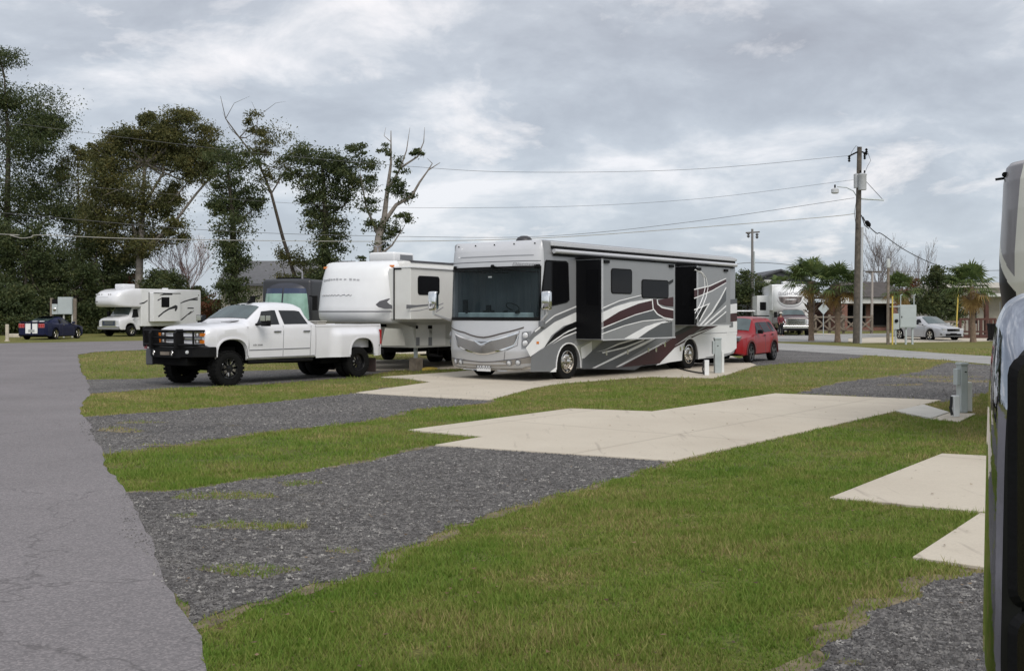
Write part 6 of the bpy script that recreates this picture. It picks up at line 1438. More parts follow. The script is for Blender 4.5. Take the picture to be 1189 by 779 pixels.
tree('ivy_clad_tree','broad dark ivy-clad tree just left of the white trailer air conditioner','tree',378,74,[(375,190,22,16),(352,180,22,14,.8),(400,195,18,14,.8),(370,215,26,16),(395,222,20,14,.9),(378,240,24,16),(378,262,22,14),(385,282,20,14),(378,300,20,12),(372,320,22,14),(392,330,20,16),(375,350,26,18),(345,200,16,12,.6),(412,210,12,10,.5),(362,240,14,14,.7)],leafdk,[(378,388,1.),(378,320,.9),(378,250,.7),(374,190,.35)],tr=.30,per=60,sub=16,seed=18,size=.12)
tree('forked_tree','half-dead forked tree with bare grey limbs above the white trailer','tree',435,72,[(412,175,14,12,.8),(420,190,16,12),(408,205,14,12,.8),(425,215,13,12,.9),(428,235,12,12,.8),(432,262,12,12,.7),(436,285,10,10,.6),(398,190,10,10,.5),(447,178,8,10,.35),(466,195,9,12,.45),(462,215,11,11,.7),(470,228,12,9,.7),(455,262,14,9,.8),(470,252,10,7,.6),(485,176,7,7,.5),(452,275,8,8,.5),(424,300,6,6,.3)],leafdk,
   [(435,388,1.),(436,310,.95),(440,275,.85),(446,255,.7)],[([(446,255),(450,220),(454,190),(454,152)],0.,.62,.08),([(446,258),(460,238),(478,228),(487,212),(497,198),(511,189)],0.,.5,.06),([(450,222),(465,195),(472,175),(476,148)],0.,.3,.03),([(465,195),(485,182),(492,165),(493,148)],0.,.25,.03),([(497,198),(502,190),(496,184)],0.,.18,.03),([(436,300),(455,285),(470,262)],0.,.35,.06),([(440,275),(425,240),(418,200)],0.,.35,.08),([(454,165),(446,158),(448,148)],0.,.1,.02)],tr=.32,bm=barkl,per=36,sub=12,seed=21,size=.115,auto=False)
# understory behind: separate dark evergreens
k=0
for (x,Yd,top,w,dn) in ((-70,92,215,60,1.2),(-20,96,262,45,1.1),(30,90,270,42,1.1),(60,98,300,34,1.1),(85,90,315,36,1.1),(112,94,278,34,1.1),(140,99,300,32,1.2),(190,92,318,34,1.1),(222,97,340,28,1.0),(175,86,335,22,.9),(5,84,335,38,1.0)):
    lab=['dark evergreen at the far left edge behind the first oak','tall dark evergreen filling the gap behind the leftmost oak','dark evergreen rising behind the blue coupe','low dark evergreen right behind the electrical boxes','dark shrubby tree between the electrical boxes and the cab-over motorhome','dense dark evergreen left of the big oak trunk','dark evergreen directly behind the cab-over motorhome','low dark evergreen right of the pale oak trunk','small dark shrub at the right end of the tree belt','low shrub at the foot of the pale oak trunk','low dark shrub left of the blue coupe'][k]
    cl=[]; yb=363+H/(Yd/F); n=5; r_=random.Random(50+k)
    for i in range(n):
        t=i/(n-1); yy=yb-12-(yb-12-top)*t*.92; ww=w*(1-.35*t)
        for s_ in(-.5,.5): cl.append((x+s_*ww+r_.uniform(-5,5),yy+r_.uniform(-6,6),ww*.62,(yb-top)/n*.85,dn))
    tree('evergreen_tree',lab,'tree',x,Yd,cl,leafdk,tr=.22,per=60,sub=14,seed=60+k,size=.15,group='dark evergreens in the tree belt'); k+=1
tree('autumn_shrub','rust-coloured shrub above the cab-over motorhome roof','shrub',148,96,[(148,340,18,14,.5),(140,352,14,14,.5),(152,325,10,10,.25)],leafau,tr=.08,per=30,sub=14,seed=91,size=.11)
tree('autumn_shrub','rust-coloured shrub at the left end of the grey-roofed house','shrub',250,90,[(250,352,12,10,.8),(262,356,12,9,.8),(240,358,10,9,.6)],leafau,tr=.08,per=36,sub=14,seed=92,size=.11)
bare('leafless purplish tree left of the grey-roofed house',225,97,284,twigr,4,.13,depth=5,spread=.75,kids=4)
# right side greenery
tree('evergreen_tree','dark bushy evergreen right behind the tail of the motor coach','tree',868,96,[(862,345,20,22,1.1),(880,350,18,20,1.1),(868,328,14,14,.9),(850,352,20,20),(890,358,14,16)],leafdk,tr=.2,per=60,sub=14,seed=71,size=.15)
tree('cedar_tree','broad dark cedar behind the silver sedan','tree',1090,80,[(1090,360,26,16,1.2),(1085,345,22,14,1.2),(1092,330,16,12,1.1),(1075,358,16,14,1.1),(1106,358,14,14),(1088,318,9,9,.9),(1100,345,14,12)],leafdk,tr=.2,per=60,sub=14,seed=72,size=.14)
tree('pine_tree','tall open pine beyond the right-hand palm','tree',1112,110,[(1112,322,16,7,.7),(1100,330,14,8,.6),(1122,330,12,8,.6),(1118,315,12,5,.5),(1106,338,16,8,.6),(1128,343,14,10,.8)],leafdk,tr=.16,per=36,sub=12,seed=73,size=.14)
tree('cedar_tree','thin brownish cedar between the brick house and the dark cedar','tree',1062,98,[(1060,345,12,12,.8),(1064,330,8,10,.6),(1056,358,14,12,.9),(1072,350,10,12,.7)],leafau,tr=.12,per=44,sub=12,seed=74,size=.12)
for j,(x,Yd,top,lab) in enumerate(((1012,112,292,'leafless tree rising behind the dark roof of the brick house'),(1043,118,305,'leafless tree behind the wooden post'),(1072,114,296,'slim leafless tree above the cedar'),(1055,124,312,'small leafless tree in the gap right of the wooden post'))):
    bare(lab,x,Yd,top,twig,30+j,.12 if j!=2 else .09,depth=5 if j==0 else 4,spread=.55,kids=4)
b=MB(); r_=np.random.default_rng(4)
cls=[]
for i in range(60):
    x=-260+i*24; 
    if x<0 or x>500 or True: cls.append(((x*.42,0,1.2+r_.random()*1.6),(6,5,2.2+r_.random()*1.3),1.2))
o_,_=leafmesh('distant_woods',[((c[0][0]-60,190+r_.random()*12,c[0][2]),c[1],c[2]) for c in cls],leafdk,None,.45,26,5,10); tag(o_,kind='stuff')
# palms
def palm(label,base_px,Y,crown_px,crown_py,R_,nf,dead,seed,trk=.17,group='cabbage palms by the drive'):
    k=Y/F; rr=random.Random(seed); root=thing('palm_tree',label,'palm',((base_px-CX)*k,Y,0),0,group); o=Vector(((base_px-CX)*k,Y,0)); c=P(crown_px,crown_py,Y)-o
    b=MB(); n=14; b.tube([Vector((c.x*(i/n)**1.3,0,c.z*i/n-.05*(i==0))) for i in range(n+1)],[trk*(1.25 if i==0 else 1.+.06*math.sin(i*2.3)) for i in range(n+1)],12); tk=b.build('trunk',palmbark,root,smooth=60)
    for i in range(36):
        z=c.z*(.45+.5*rr.random()); a=rr.random()*6.28; x0=c.x*(z/c.z)**1.3; d=Vector((math.cos(a),math.sin(a),0)); b=MB() if i==0 else b
        b.bar(Vector((x0,0,z))+d*trk*.9,Vector((x0,0,z+.26))+d*trk*(2.+1.1*rr.random())+Vector((-d.y,d.x,0))*rr.uniform(-.12,.12),.05,.03)
    b.build('boot',palmbark,tk)
    def fronds(n,el0,el1,Rr,name,m):
        V=[]
        for i in range(n):
            a=rr.random()*6.28; el=rr.uniform(el0,el1); d=Vector((math.cos(a)*math.cos(el),math.sin(a)*math.cos(el),math.sin(el))); side=Vector((-math.sin(a),math.cos(a),0)); upv=side.cross(d)*-1
            L_=Rr*rr.uniform(.45,.6); hub=c+d*L_+Vector((0,0,-.08*L_)); w=.012
            V+= [c-side*w,c+side*w,hub+side*w, c-side*w,hub+side*w,hub-side*w]
            for j in range(19):
                t=R(-115+230*j/18); ld=(d*math.cos(t)+side*math.sin(t)).normalized(); ll=Rr*rr.uniform(.42,.58)*(1-.25*abs(j-9)/9); tip=hub+ld*ll+Vector((0,0,-1))*ll*rr.uniform(.12,.45); mid=hub+ld*ll*.55+upv*.03
                s=ld.cross(upv).normalized()*.042
                V+=[hub,mid+s,mid-s, mid+s,tip,mid-s]
        return fastmesh(name,np.array([tuple(v) for v in V]),3,m,root)
    fronds(nf,R(-22),R(80),R_,'fronds',leafpalm)
    if dead: fronds(dead,R(-75),R(-15),R_*.85,'dead_fronds',leafdead)
palm('tall green palm nearest the maroon pickup',942,66,941,327,2.0,50,2,1)
palm('palm with many dry yellow fronds left of the utility pole',972.5,64,973,331,1.85,40,10,2)
palm('palm at the right with dry hanging fronds beside the dark red deck rails',1130,64,1127,333,1.95,44,5,3)
palm('short palm with yellowing fronds behind the electrical cabinet',1044,78,1045,336,1.7,30,8,4,.14)
palm('small dark palm in front of the charcoal barn',908,100,905,330,1.3,16,0,5,.12)
# ============================================================ BUILDINGS
def house_grey():
    Y=88; c=P(320,363,Y); root=thing('house','long low house with a grey shingle roof behind the narrow ivy-clad tree','house',(c.x,Y,0),0)
    k=Y/F; x0=(250-320)*k; x1=(398-320)*k; ze=H+(363-328)*k; zr=H+(363-302)*k
    b=MB(); b.box(x0+.5,x1,0,9,0,ze-.1); wl=b.build('wall',stucco,root)
    b=MB(); b.prism([(-.6,ze-.25),(4.5,zr),(9.6,ze-.25),(9.6,ze-.1),(4.5,zr+.15),(-.6,ze-.1)],x0+.2,x1+.4,'x'); b.build('roof',rooft,root)
    b=MB(); b.prism([(0.05,ze-.12),(4.5,zr-.05),(8.95,ze-.12)],x0+.5,x0+.65,'x'); b.build('gable',stucco,root)
    b=MB(); b.box(x0+.2,x1+.4,-.66,-.60,ze-.30,ze-.10); b.build('gutter',decalg,root)
    for xx in(x0+2.2,x0+5.0): 
        b=MB(); b.box(xx,xx+1.1,-.04,.02,.9,2.1); wf=b.build('window',whtrim,root); b=MB(); b.box(xx+.08,xx+1.02,-.06,-.03,.98,2.02); b.build('pane',glassd,wf)
    b=MB(); b.box(x0+3.7,x0+4.6,-.04,.02,0,2.1); b.build('door',whtrim,root)
house_grey()
def barn():
    Y=108; k=Y/F; c=P(906,363,Y); root=thing('barn','charcoal gable-fronted building with a white door panel behind the white mountain-emblem trailer','building',(c.x,Y,0),0)
    w=(948-868)*k/2; ze=H+(363-329)*k; zr=H+(363-315)*k
    b=MB(); b.prism([(-w,0),(w,0),(w,ze),(0,zr),(-w,ze)],0,14); b.build('wall',sidingd,root)
    b=MB(); b.prism([(-w-.3,ze-.1),(0,zr+.02),(w+.3,ze-.1),(w+.3,ze+.1),(0,zr+.22),(-w-.3,ze+.1)],-.3,14.3); b.build('roof',roofdk,root)
    x0=(887-906)*k;x1=(897-906)*k; b=MB(); b.box(x0,x1,-.05,.02,0,H+(363-325)*k); b.build('door',whtrim,root)
barn()
def brick_house():
    Y=104; k=Y/F; c=P(1020,363,Y); root=thing('brick_house','low red-brick house with a broad white fascia and dark roof behind the crossed-rail fence','house',(c.x,Y,0),0)
    X=lambda p:(p-1020)*k; Z=lambda p:H+(363-p)*k
    b=MB(); b.box(X(978),X(1085),1.2,11,0,Z(350)); b.build('wall',brick,root)
    b=MB(); b.box(X(974),X(1078),-.3,.0,Z(352.5),Z(345.5)); b.build('fascia',whtrim,root,bevel=.02)
    b=MB(); b.prism([(-.6,Z(345)),(5,Z(325.5)),(6,Z(325.5)),(11.6,Z(345))],X(990),X(1052),'x'); b.build('roof',roofbr,root)
    b=MB(); b.box(X(974),X(1078),-.28,11.3,Z(345.4),Z(344)); b.build('flat_roof',roofdk,root)
    for p in(980,1040,1066): b=MB(); b.box(X(p)-.28,X(p)+.28,-.2,.36,0,Z(352.6)); b.build('brick_pier',brick,root)
    for p0,p1 in((986,996),(1000,1010),(1016,1036),(1046,1060)):
        b=MB(); b.box(X(p0),X(p1),1.12,1.22,.4,Z(354)); wf=b.build('window',mat('dark frame',(.05,.04,.035),.6),root); b=MB(); b.box(X(p0)+.12,X(p1)-.12,1.09,1.14,.55,Z(355)); b.build('pane',glassd,wf)
    b=MB(); b.box(X(1064),X(1074),-1.0,0,Z(369),Z(360)); 
brick_house()
def right_house():
    Y=84; k=Y/F; c=P(1135,363,Y); root=thing('house','cream two-storey house corner with dark red posts behind the right-hand palm','house',(c.x,Y,0),0)
    X=lambda p:(p-1135)*k; Z=lambda p:H+(363-p)*k
    b=MB(); b.box(X(1108),X(1240),.8,9,0,Z(334)); b.build('wall',stucco,root)
    b=MB(); b.prism([(.2,Z(334)),(5,Z(326)),(9.6,Z(334))],X(1106),X(1242),'x'); b.build('roof',stucco,root)
    b=MB(); b.box(X(1130),X(1240),-.9,.8,Z(344.5),Z(341)); b.build('porch_beam',whtrim,root)
    for p in(1141,1162): b=MB(); b.box(X(p)-.14,X(p)+.14,-.8,-.5,0,Z(344.5)); b.build('porch_post',woodbr,root)
    b=MB(); b.box(X(1134),X(1139),.7,.82,.8,Z(347)); wf=b.build('window',whtrim,root); b=MB(); b.box(X(1134.8),X(1138.3),.66,.72,.9,Z(348)); b.build('pane',glassd,wf)
right_house()
# small white car roof / shed roofs beyond the fence
c=P(1069,363,97); t=thing('shed','small white-roofed shelter half hidden by the silver sedan','shed',(c.x,97,0),0)
b=MB(); b.prism([(-1.1,2.0),(1.0,2.75),(1.1,2.85),(-1.2,2.15)],-.8,.8); b.build('roof',white,t); 
for s_ in(-.9,.8): b=MB(); b.box(s_-.06,s_+.06,-.7,-.58,0,2.1); b.build('post',whtrim,t)
b=MB(); b.box(-.2,.9,-.4,.5,0,2.0); b.build('wall',whtrim,t)
# golf cart behind the coach tail
c=P(862,363,70); t=thing('golf_cart','white-roofed golf cart between the coach tail and the dark evergreen','golf cart',(c.x,70,0),0)
b=MB(); b.box(-.75,.75,-.55,.55,1.86,1.95); b.build('roof',white,t,bevel=.04)
for sx_ in(-.6,.6):
    for sy in(-.5,.5): b=MB(); b.tube([(sx_*1.1,sy,.7),(sx_,sy,1.87)],.025,6); b.build('roof_post',blackm,t)
b=MB(); b.prism([(-1.1,.35),(1.15,.35),(1.2,.75),(.9,.95),(.55,.6),(-.1,.55),(-.15,.85),(-.6,.9),(-.65,.75),(-1.1,.75)],-.55,.55); b.build('body',offwhite,t,bevel=.04)
b=MB(); b.box(-.15,.3,-.5,.5,.6,.75); b.box(-.25,-.13,-.5,.5,.75,1.2); b.build('seat',blackm,t,bevel=.03)
for x in(-.75,.75):
    for s_ in(1,-1): wheel(t,x,s_*.48,.24,.16,.12,s_,'alloy',16)
# ============================================================ POLES, WIRES
def pole(label,base_px,top_px,top_py,Y,r,m=wooddk,name='utility_pole'):
    k=Y/F; root=thing(name,label,'utility pole',((base_px-CX)*k,Y,0),0); o=Vector(((base_px-CX)*k,Y,0)); tp=P(top_px,top_py,Y)-o
    b=MB(); b.tube([(0,0,-.3),tuple(tp*.5),tuple(tp)],[r,r*.85,r*.68],12); b.build('pole',m,root,smooth=60); return root,o,tp
Yp=61.7; pr,po,ptp=pole('tall wooden utility pole with a transformer, street lamp and side arm','' or 994,998,171,Yp,.20)
L_=lambda px_,py_,dy=0.:P(px_,py_,Yp)-po+Vector((0,dy,0))
b=MB(); b.tube([(.24,-.05,0),tuple(L_(997.2,264,-.1)+Vector((.16,0,0)))],.085,10); b.build('conduit',mat('pale conduit',(.45,.46,.47),.5),pr,smooth=60)
b=MB(); c=L_(999.5,212,-.28); b.lathe([(.001,-.5),(.22,-.48),(.23,-.42),(.23,.36),(.25,.40),(.25,.44),(.15,.5),(.001,.52)],c,(0,0,1),20); tf=b.build('transformer',mat('transformer grey',(.42,.43,.44),.5,var=.1),pr,smooth=40)
c2_=L_(994.5,210,.0); b=MB(); b.lathe([(.001,-.45),(.16,-.43),(.16,.38),(.001,.45)],c2_,(0,0,1),16); b.build('transformer',mat('transformer grey',(.42,.43,.44),.5,var=.1),pr,smooth=40)
for dx in(-.12,.12): b=MB(); b.lathe([(.03,0),(.055,.04),(.03,.08),(.05,.12),(.02,.18)],c+Vector((dx,0,.5)),(0,0,1),10); b.build('bushing',chassis,tf)
b=MB(); b.tube([L_(995,229),L_(991,222),L_(983,218),L_(972,217)],.03,8); la=b.build('lamp_arm',galv,pr,smooth=50)
b=MB(); c=L_(969.5,221); b.lathe([(.001,.14),(.12,.12),(.22,.05),(.22,-.16),(.15,-.2),(.001,-.2)],c,(0,0,1),16); b.build('lamp_head',mat('lamp head',(.5,.51,.52),.4),la,smooth=40)
b=MB(); b.tube([c+Vector((0,0,.1)),c+Vector((0,0,.32))],.05,8); b.build('photocell',chassis,la)
b=MB(); b.tube([L_(1000,231),L_(1026,232.5)],.045,8); b.build('guy_strut',galv,pr); b=MB(); b.tube([L_(1002,207),L_(1025,232)],.018,5); b.build('guy_wire',wireg,pr)
b=MB(); b.bar(L_(987,181),L_(997,176),.09,.09); b.bar(L_(999,176),L_(1005,178),.07,.07); b.build('top_bracket',chassis,pr)
for q in((1006,176),(1004,181),(986,184)):
    b=MB(); b.lathe([(.03,-.22),(.09,-.15),(.04,-.1),(.09,-.02),(.04,.03),(.09,.1),(.03,.18)],L_(*q),(0,0,1),8); b.build('insulator',chassis,pr)
for pts,rad in (([(999,173),(993,170),(988,177),(986,184)],.012),([(1006,176),(1010,187),(1006,194),(1002,205)],.012),([(994,229),(991,248),(993,264),(997,268)],.014),([(999,250),(1003,262),(1008,266)],.03),([(1000,252),(1006,262)],.03)):
    b=MB(); b.tube([L_(p[0],p[1],-.15) for p in pts],rad,5); b.build('jumper_cable',wirem,pr,smooth=60)
b=MB(); b.lathe([(.06,-.2),(.13,-.12),(.14,.1),(.05,.22)],L_(1007,260,-.1),(.6,0,-.8),10); b.build('splice_box',chassis,pr)
fp,fpo,fpt=pole('thin distant utility pole with a small cross-arm above the maroon pickup','' or 873.5,873.5,266,95,.15,mat('grey pole',(.17,.16,.15),.9))
LF=lambda px_,py_:P(px_,py_,95)-fpo
b=MB(); b.bar(LF(866,270.5),LF(882,269.5),.12,.12); b.build('cross_arm',wooddk,fp)
for q in((869,273),(879,274)): b=MB(); b.lathe([(.05,-.25),(.16,-.1),(.06,0),(.16,.12),(.04,.25)],LF(*q),(0,0,1),8); b.build('insulator',wireg,fp)
b=MB(); b.tube([LF(875.6,292),LF(875.8,380)],.07,6); b.build('conduit',galv,fp)
p3_,p3o,p3t=pole('pale slender pole with a short cross-arm in front of the brick house','' or 1012,1013,316,99,.14,mat('pale pole',(.36,.32,.29),.85)); b=MB(); b.bar(P(1005,316,99)-p3o,P(1024,316,99)-p3o,.12,.14); b.build('cross_arm',wooddk,p3_)
def wire(pts,r,label,grp,m=wireg,sag=None):
    """pts: (px,py,Y)"""
    W_=[P(*p) for p in pts]; out=[]
    # smooth through the points (Catmull-Rom)
    for i in range(len(W_)-1):
        a=W_[max(0,i-1)];b_=W_[i];c_=W_[i+1];d_=W_[min(len(W_)-1,i+2)]
        for j in range(12):
            t=j/12; out.append(.5*((2*b_)+(-a+c_)*t+(2*a-5*b_+4*c_-d_)*t*t+(-a+3*b_-3*c_+d_)*t**3))
    out.append(W_[-1]); b=MB(); o=out[-1].copy(); b.tube([p-o for p in out],r,5,cap=False); ob=b.build('power_line',m); ob.location=o; tag(ob,label,'power line',grp)
GW='overhead lines'
wire([(-260,105,60),(0,141,60),(121,157,60.4),(300,178,60.8),(470,193,61),(600,200,61.2),(800,197,61.4),(986,181,61.6)],.011,'highest thin overhead line, reaching the very top of the tall pole',GW)
wire([(-260,185,60),(0,208,60),(353,237,60.8),(600,241,61.2),(800,232,61.4),(991,209,61.6)],.009,'second overhead line, meeting the tall pole at its transformer',GW)
wire([(-260,225,60),(0,247,60),(252,268,60.6),(485,275,61),(640,274,61.2),(800,258,61.4),(992,230,61.6)],.013,'third overhead line, meeting the tall pole just below its street lamp',GW)
wire([(-260,262,60),(0,272,60),(12,273.5,60),(25,276.5,60),(36,275.5,60),(50,273,60.1),(151,277,60.3),(350,280,60.7),(495,280,61),(640,276,61.2),(800,265,61.4),(960,252,61.6),(993,248,61.6)],.021,'thick pale lowest overhead line crossing in front of the left trees',GW,mat('pale cable',(.35,.34,.3),.6))
wire([(1002,252,61.6),(1008,262,62),(1018,271,64),(1024,272,65),(1050,290,72),(1080,305,80),(1112,316,86)],.030,'black service cable dropping from the tall pole to the right-hand house',GW,wirem)
wire([(700,322,94),(800,316,95),(873,305,95),(960,312,97),(1013,315,99),(1110,315,110),(1200,313,110)],.028,'distant line running through the thin far pole',GW)
# wooden post with yellow guard, electric cabinet and meter box
Yc=59.4; kc=Yc/F
def at(px_,py_,Y=Yc,dy=0.): q=P(px_,py_,Y); q.y+=dy; return q
c=at(1031,399); t=thing('wooden_post','weathered wooden post with a pale cap at the left of the electrical cabinet','post',(c.x,Yc,0),0)
b=MB(); b.tube([(0,0,-.1),(.02,0,H+(363-311)*kc)],[.09,.075],10); b.build('post',woodg,t,smooth=60); b=MB(); b.lathe([(.10,0),(.12,.3),(.08,.5),(.001,.52)],(.02,0,H+(363-311)*kc),(0,0,1),12); b.build('cap',mat('pale cap plastic',(.5,.52,.5),.5),t,smooth=50)
c=at(1034,399); t=thing('conduit_guard','yellow upright guard strip standing beside the wooden post','guard',(c.x+.02,Yc-.25,0),0)
b=MB(); b.tube([(.0,0,0),(0,0,H+(363-344)*kc)],.045,8); b.build('strip',yellow,t,smooth=60); b=MB(); b.bar((-.12,.1,H+(363-356)*kc),(.45,.1,H+(363-356)*kc),.04,.06); b.build('brace',galv,t)
c=at(1053.5,399); t=thing('electrical_cabinet','large pale grey electrical cabinet on two legs in front of the silver sedan','electrical cabinet',(c.x,Yc,0),0)
X=lambda p:(p-1053.5)*kc; Z=lambda p:H+(363-p)*kc
b=MB(); b.box(X(1044),X(1063),-.15,.2,Z(380.6),Z(354)); cb=b.build('box',panelg,t,bevel=.015); b=MB(); b.box(X(1044.6),X(1062.4),-.165,-.15,Z(379.8),Z(355)); b.build('door',panelg,cb,bevel=.006)
b=MB(); b.box(X(1045.4),X(1046.2),-.19,-.165,Z(369),Z(367)); b.build('latch',chassis,cb)
for p in(1051.8,1059.4): b=MB(); b.box(X(p)-.045,X(p)+.045,-.05,.05,0,Z(380.5)); b.build('leg',galv,t)
for p in(1046.5,1062): b=MB(); b.tube([(X(p),.1,Z(354)),(X(p),.1,Z(343)),(X(p)+.1,.1,Z(342))],.03,6); b.build('riser_pipe',galv,t)
c=at(1040,399); t=thing('meter_box','small grey meter box mounted beside the large electrical cabinet','meter box',(c.x,Yc,0),0)
X=lambda p:(p-1040)*kc
b=MB(); b.box(X(1036.5),X(1043.6),-.1,.15,Z(382.4),Z(364)); cb=b.build('box',panelg,t,bevel=.015); b=MB(); b.lathe([(.10,0),(.10,.06),(.07,.09),(.001,.09)],(X(1040),-.1,Z(372.5)),(0,-1,0),16); b.build('meter',glassd,cb,smooth=50)
b=MB(); b.box(X(1039.3),X(1040.7),-.03,.04,0,Z(382)); b.build('leg',galv,t)
# left electrical boxes on posts
Yl=76.; kl=Yl/F; c=P(75,363,Yl); t=thing('electrical_cabinet','pale grey electrical cabinet on wooden posts behind the blue coupe','electrical cabinet',(c.x,Yl,0),0)
X=lambda p:(p-75)*kl; Z=lambda p:H+(363-p)*kl
b=MB(); b.box(X(68),X(84.5),-.15,.1,Z(365),Z(345)); cb=b.build('box',panelg,t,bevel=.015); b=MB(); b.box(X(68.8),X(83.8),-.165,-.15,Z(364.4),Z(345.8)); b.build('door',panelg,cb,bevel=.006)
b=MB(); b.box(X(61),X(67.6),-.12,.1,Z(365),Z(353)); mb2=b.build('meter_box',panelg,t,bevel=.015); b=MB(); b.lathe([(.12,0),(.12,.06),(.08,.09),(.001,.09)],(X(64.5),-.12,Z(359)),(0,-1,0),16); b.build('meter',alloy,mb2,smooth=50)
b=MB(); b.box(X(61),X(67.6),-.1,.1,Z(353),Z(347.5)); b.build('breaker_box',blackm,t)
for p,pt in((59.5,346),(86.5,346.5)): b=MB(); b.box(X(p)-.09,X(p)+.09,-.0,.18,0,Z(pt)); b.build('post',woodg,t)
for p in(74,84): b=MB(); b.box(X(p)-.05,X(p)+.05,-.02,.06,0,Z(365)); b.build('leg',offwhite,t)
for (pp_,yt,yb) in((8.3,377,396),):
    Yb=66; c=P(pp_,363,Yb); t=thing('bollard','short off-white bollard near the left edge beside the blue coupe','bollard',(c.x,Yb,0),0); b=MB(); b.tube([(0,0,0),(0,0,H+(363-377)*Yb/F),(0,0,H+(363-376.6)*Yb/F)],[.11,.11,.07],14); b.build('post',stonew,t,smooth=50); b=MB(); b.lathe([(.16,0),(.16,.05),(.001,.06)],(0,0,0),(0,0,1),14); b.build('footing',gm_conc,t)
c=G(17,392); t=thing('stone_block','pale limestone blocks lying in the grass beside the bollard','stone',(c[0],c[1],0),0); b=MB(); b.prism([(-.5,-.2),(.45,-.25),(.5,.2),(-.4,.25)],0,.28,'z'); b.build('block',stonew,t,bevel=.06)
# power pedestals
def pedestal(px_tall,px_short,label,sc_,base,gr='campsite power pedestals'):
    bx,by=G(*base); t=thing('power_pedestal',label,'power pedestal',(bx,by,.02),math.atan2(-.6,-.8)+R(60),gr); return t
def ped(base,tall,side_,short,right,label):
    # all given as photo pixels at the pedestal's own depth: (x0,x1,ytop,ybottom)
    bx,by=G(*base); k=by/F; t=thing('power_pedestal',label,'power pedestal',(bx,by,.0),0,'campsite power pedestals')
    X=lambda p:(p-base[0])*k; Z=lambda p:H+(363-p)*k
    b=MB(); b.box(X(tall[0]),X(tall[1]),-.09,.12,.02,Z(tall[2])); tb=b.build('post',galv,t,bevel=.012); b=MB(); b.box(X(tall[0])-.012,X(tall[1])+.012,-.11,.14,Z(tall[2]),Z(tall[2])+.05); b.build('cap',panelg,tb,bevel=.015)
    b=MB(); b.box(X(tall[0])-.06,X(tall[0])-.0,-.08,.10,Z(side_[1]),Z(side_[0])); b.build('outlet_box',panelg,tb,bevel=.01)
    b=MB(); b.box(X(tall[0])+.07,X(tall[0])+.10,-.10,-.09,Z(tall[2]+8),Z(tall[2]+6.8)); b.build('lock',chassis,tb)
    return t
def white_post(base,x0,x1,yt,label,hose=True,dy=0.):
    bx,by=G(*base); by+=dy; k=by/F; t=thing('water_post',label,'water post',((base[0]-CX)*k,by,.0),0,'white posts at the campsite hookups')
    X=lambda p:(p-base[0])*k; Z=lambda p:H+(363-p)*k
    b=MB(); b.box(X(x0),X(x1),-.06,.06,.02,Z(yt)); pb=b.build('post',mat('white plastic post',(.76,.77,.76),.5,dirt=.06),t,bevel=.012)
    if hose:
        b=MB(); b.tube([(X(x0)-.02,0,Z(yt)-.02),(X(x0)-.035,-.02,Z(yt)-.2),(X(x0)-.05,-.02,.2),(X(x0)-.02,-.03,.05)],.024,8); b.build('hose',wirem,pb,smooth=60)
ped((1111,480),(1113.2,1121.5,424,481),(428,447),0,0,'grey power pedestal standing on the nearer small slab at the right')
white_post((1109,485),1106,1113,459,'short white post in front of the right-hand power pedestal')
white_post((1124,479),1121.5,1127.5,443.5,'taller white post right behind the right-hand power pedestal',False)
ped((833,434),(829.5,837.0,394,435),(396,411),0,0,'grey power pedestal beside the rear wheel of the motor coach')
white_post((821,436.5),817.8,823,418,'short white post left of the pedestal by the coach rear wheel')
white_post((839,433.5),837.3,840.4,407,'slim white post right of the pedestal by the coach rear wheel',False)
b=MB(); q0=[G(*p,.03) for p in((818,434),(812,433.5),(806,432.5),(799,431),(795,430),(790,428.5),(783,426))]; b.tube([(x-q0[0][0],y-q0[0][1],.05) for x,y in q0]+[(q0[-1][0]-q0[0][0],q0[-1][1]-q0[0][1],.5)],.022,6); o_=b.build('electric_cable',wirem,None,smooth=60); o_.location=(q0[0][0],q0[0][1],0); tag(o_,'black electric cable lying on the slab beneath the coach rear wheel','cable')
# crossed-rail fence
def fence(x0,x1,Y0,Y1,n,label):
    a=P(x0,363,Y0);c=P(x1,363,Y1); root=thing('rail_fence',label,'fence',(a.x,a.y,0),0); d=Vector((c.x-a.x,c.y-a.y,0))
    for i in range(n+1):
        p=d*i/n; b=MB(); b.box(p.x-.10,p.x+.10,p.y-.10,p.y+.10,0,1.62); b.build('post',woodg,root,bevel=.02)
    for i in range(n):
        p=d*i/n;q=d*(i+1)/n; U=Vector((0,0,1)); o=Vector((0,-.12,0))
        b=MB(); b.bar(p+U*1.42+o,q+U*1.42+o,.10,.14); b.bar(p+U*1.32+o*1.6,q+U*.28+o*1.6,.08,.13); b.bar(p+U*.28+o*2.2,q+U*1.32+o*2.2,.08,.13); b.bar(p+U*.25+o,q+U*.25+o,.08,.12); b.build('rails',woodg,root)
fence(915,1012,92,90,6,'weathered crossed-rail fence behind the palms, left of the wooden post')
fence(1062,1112,88,86,3,'weathered crossed-rail fence behind the silver sedan')
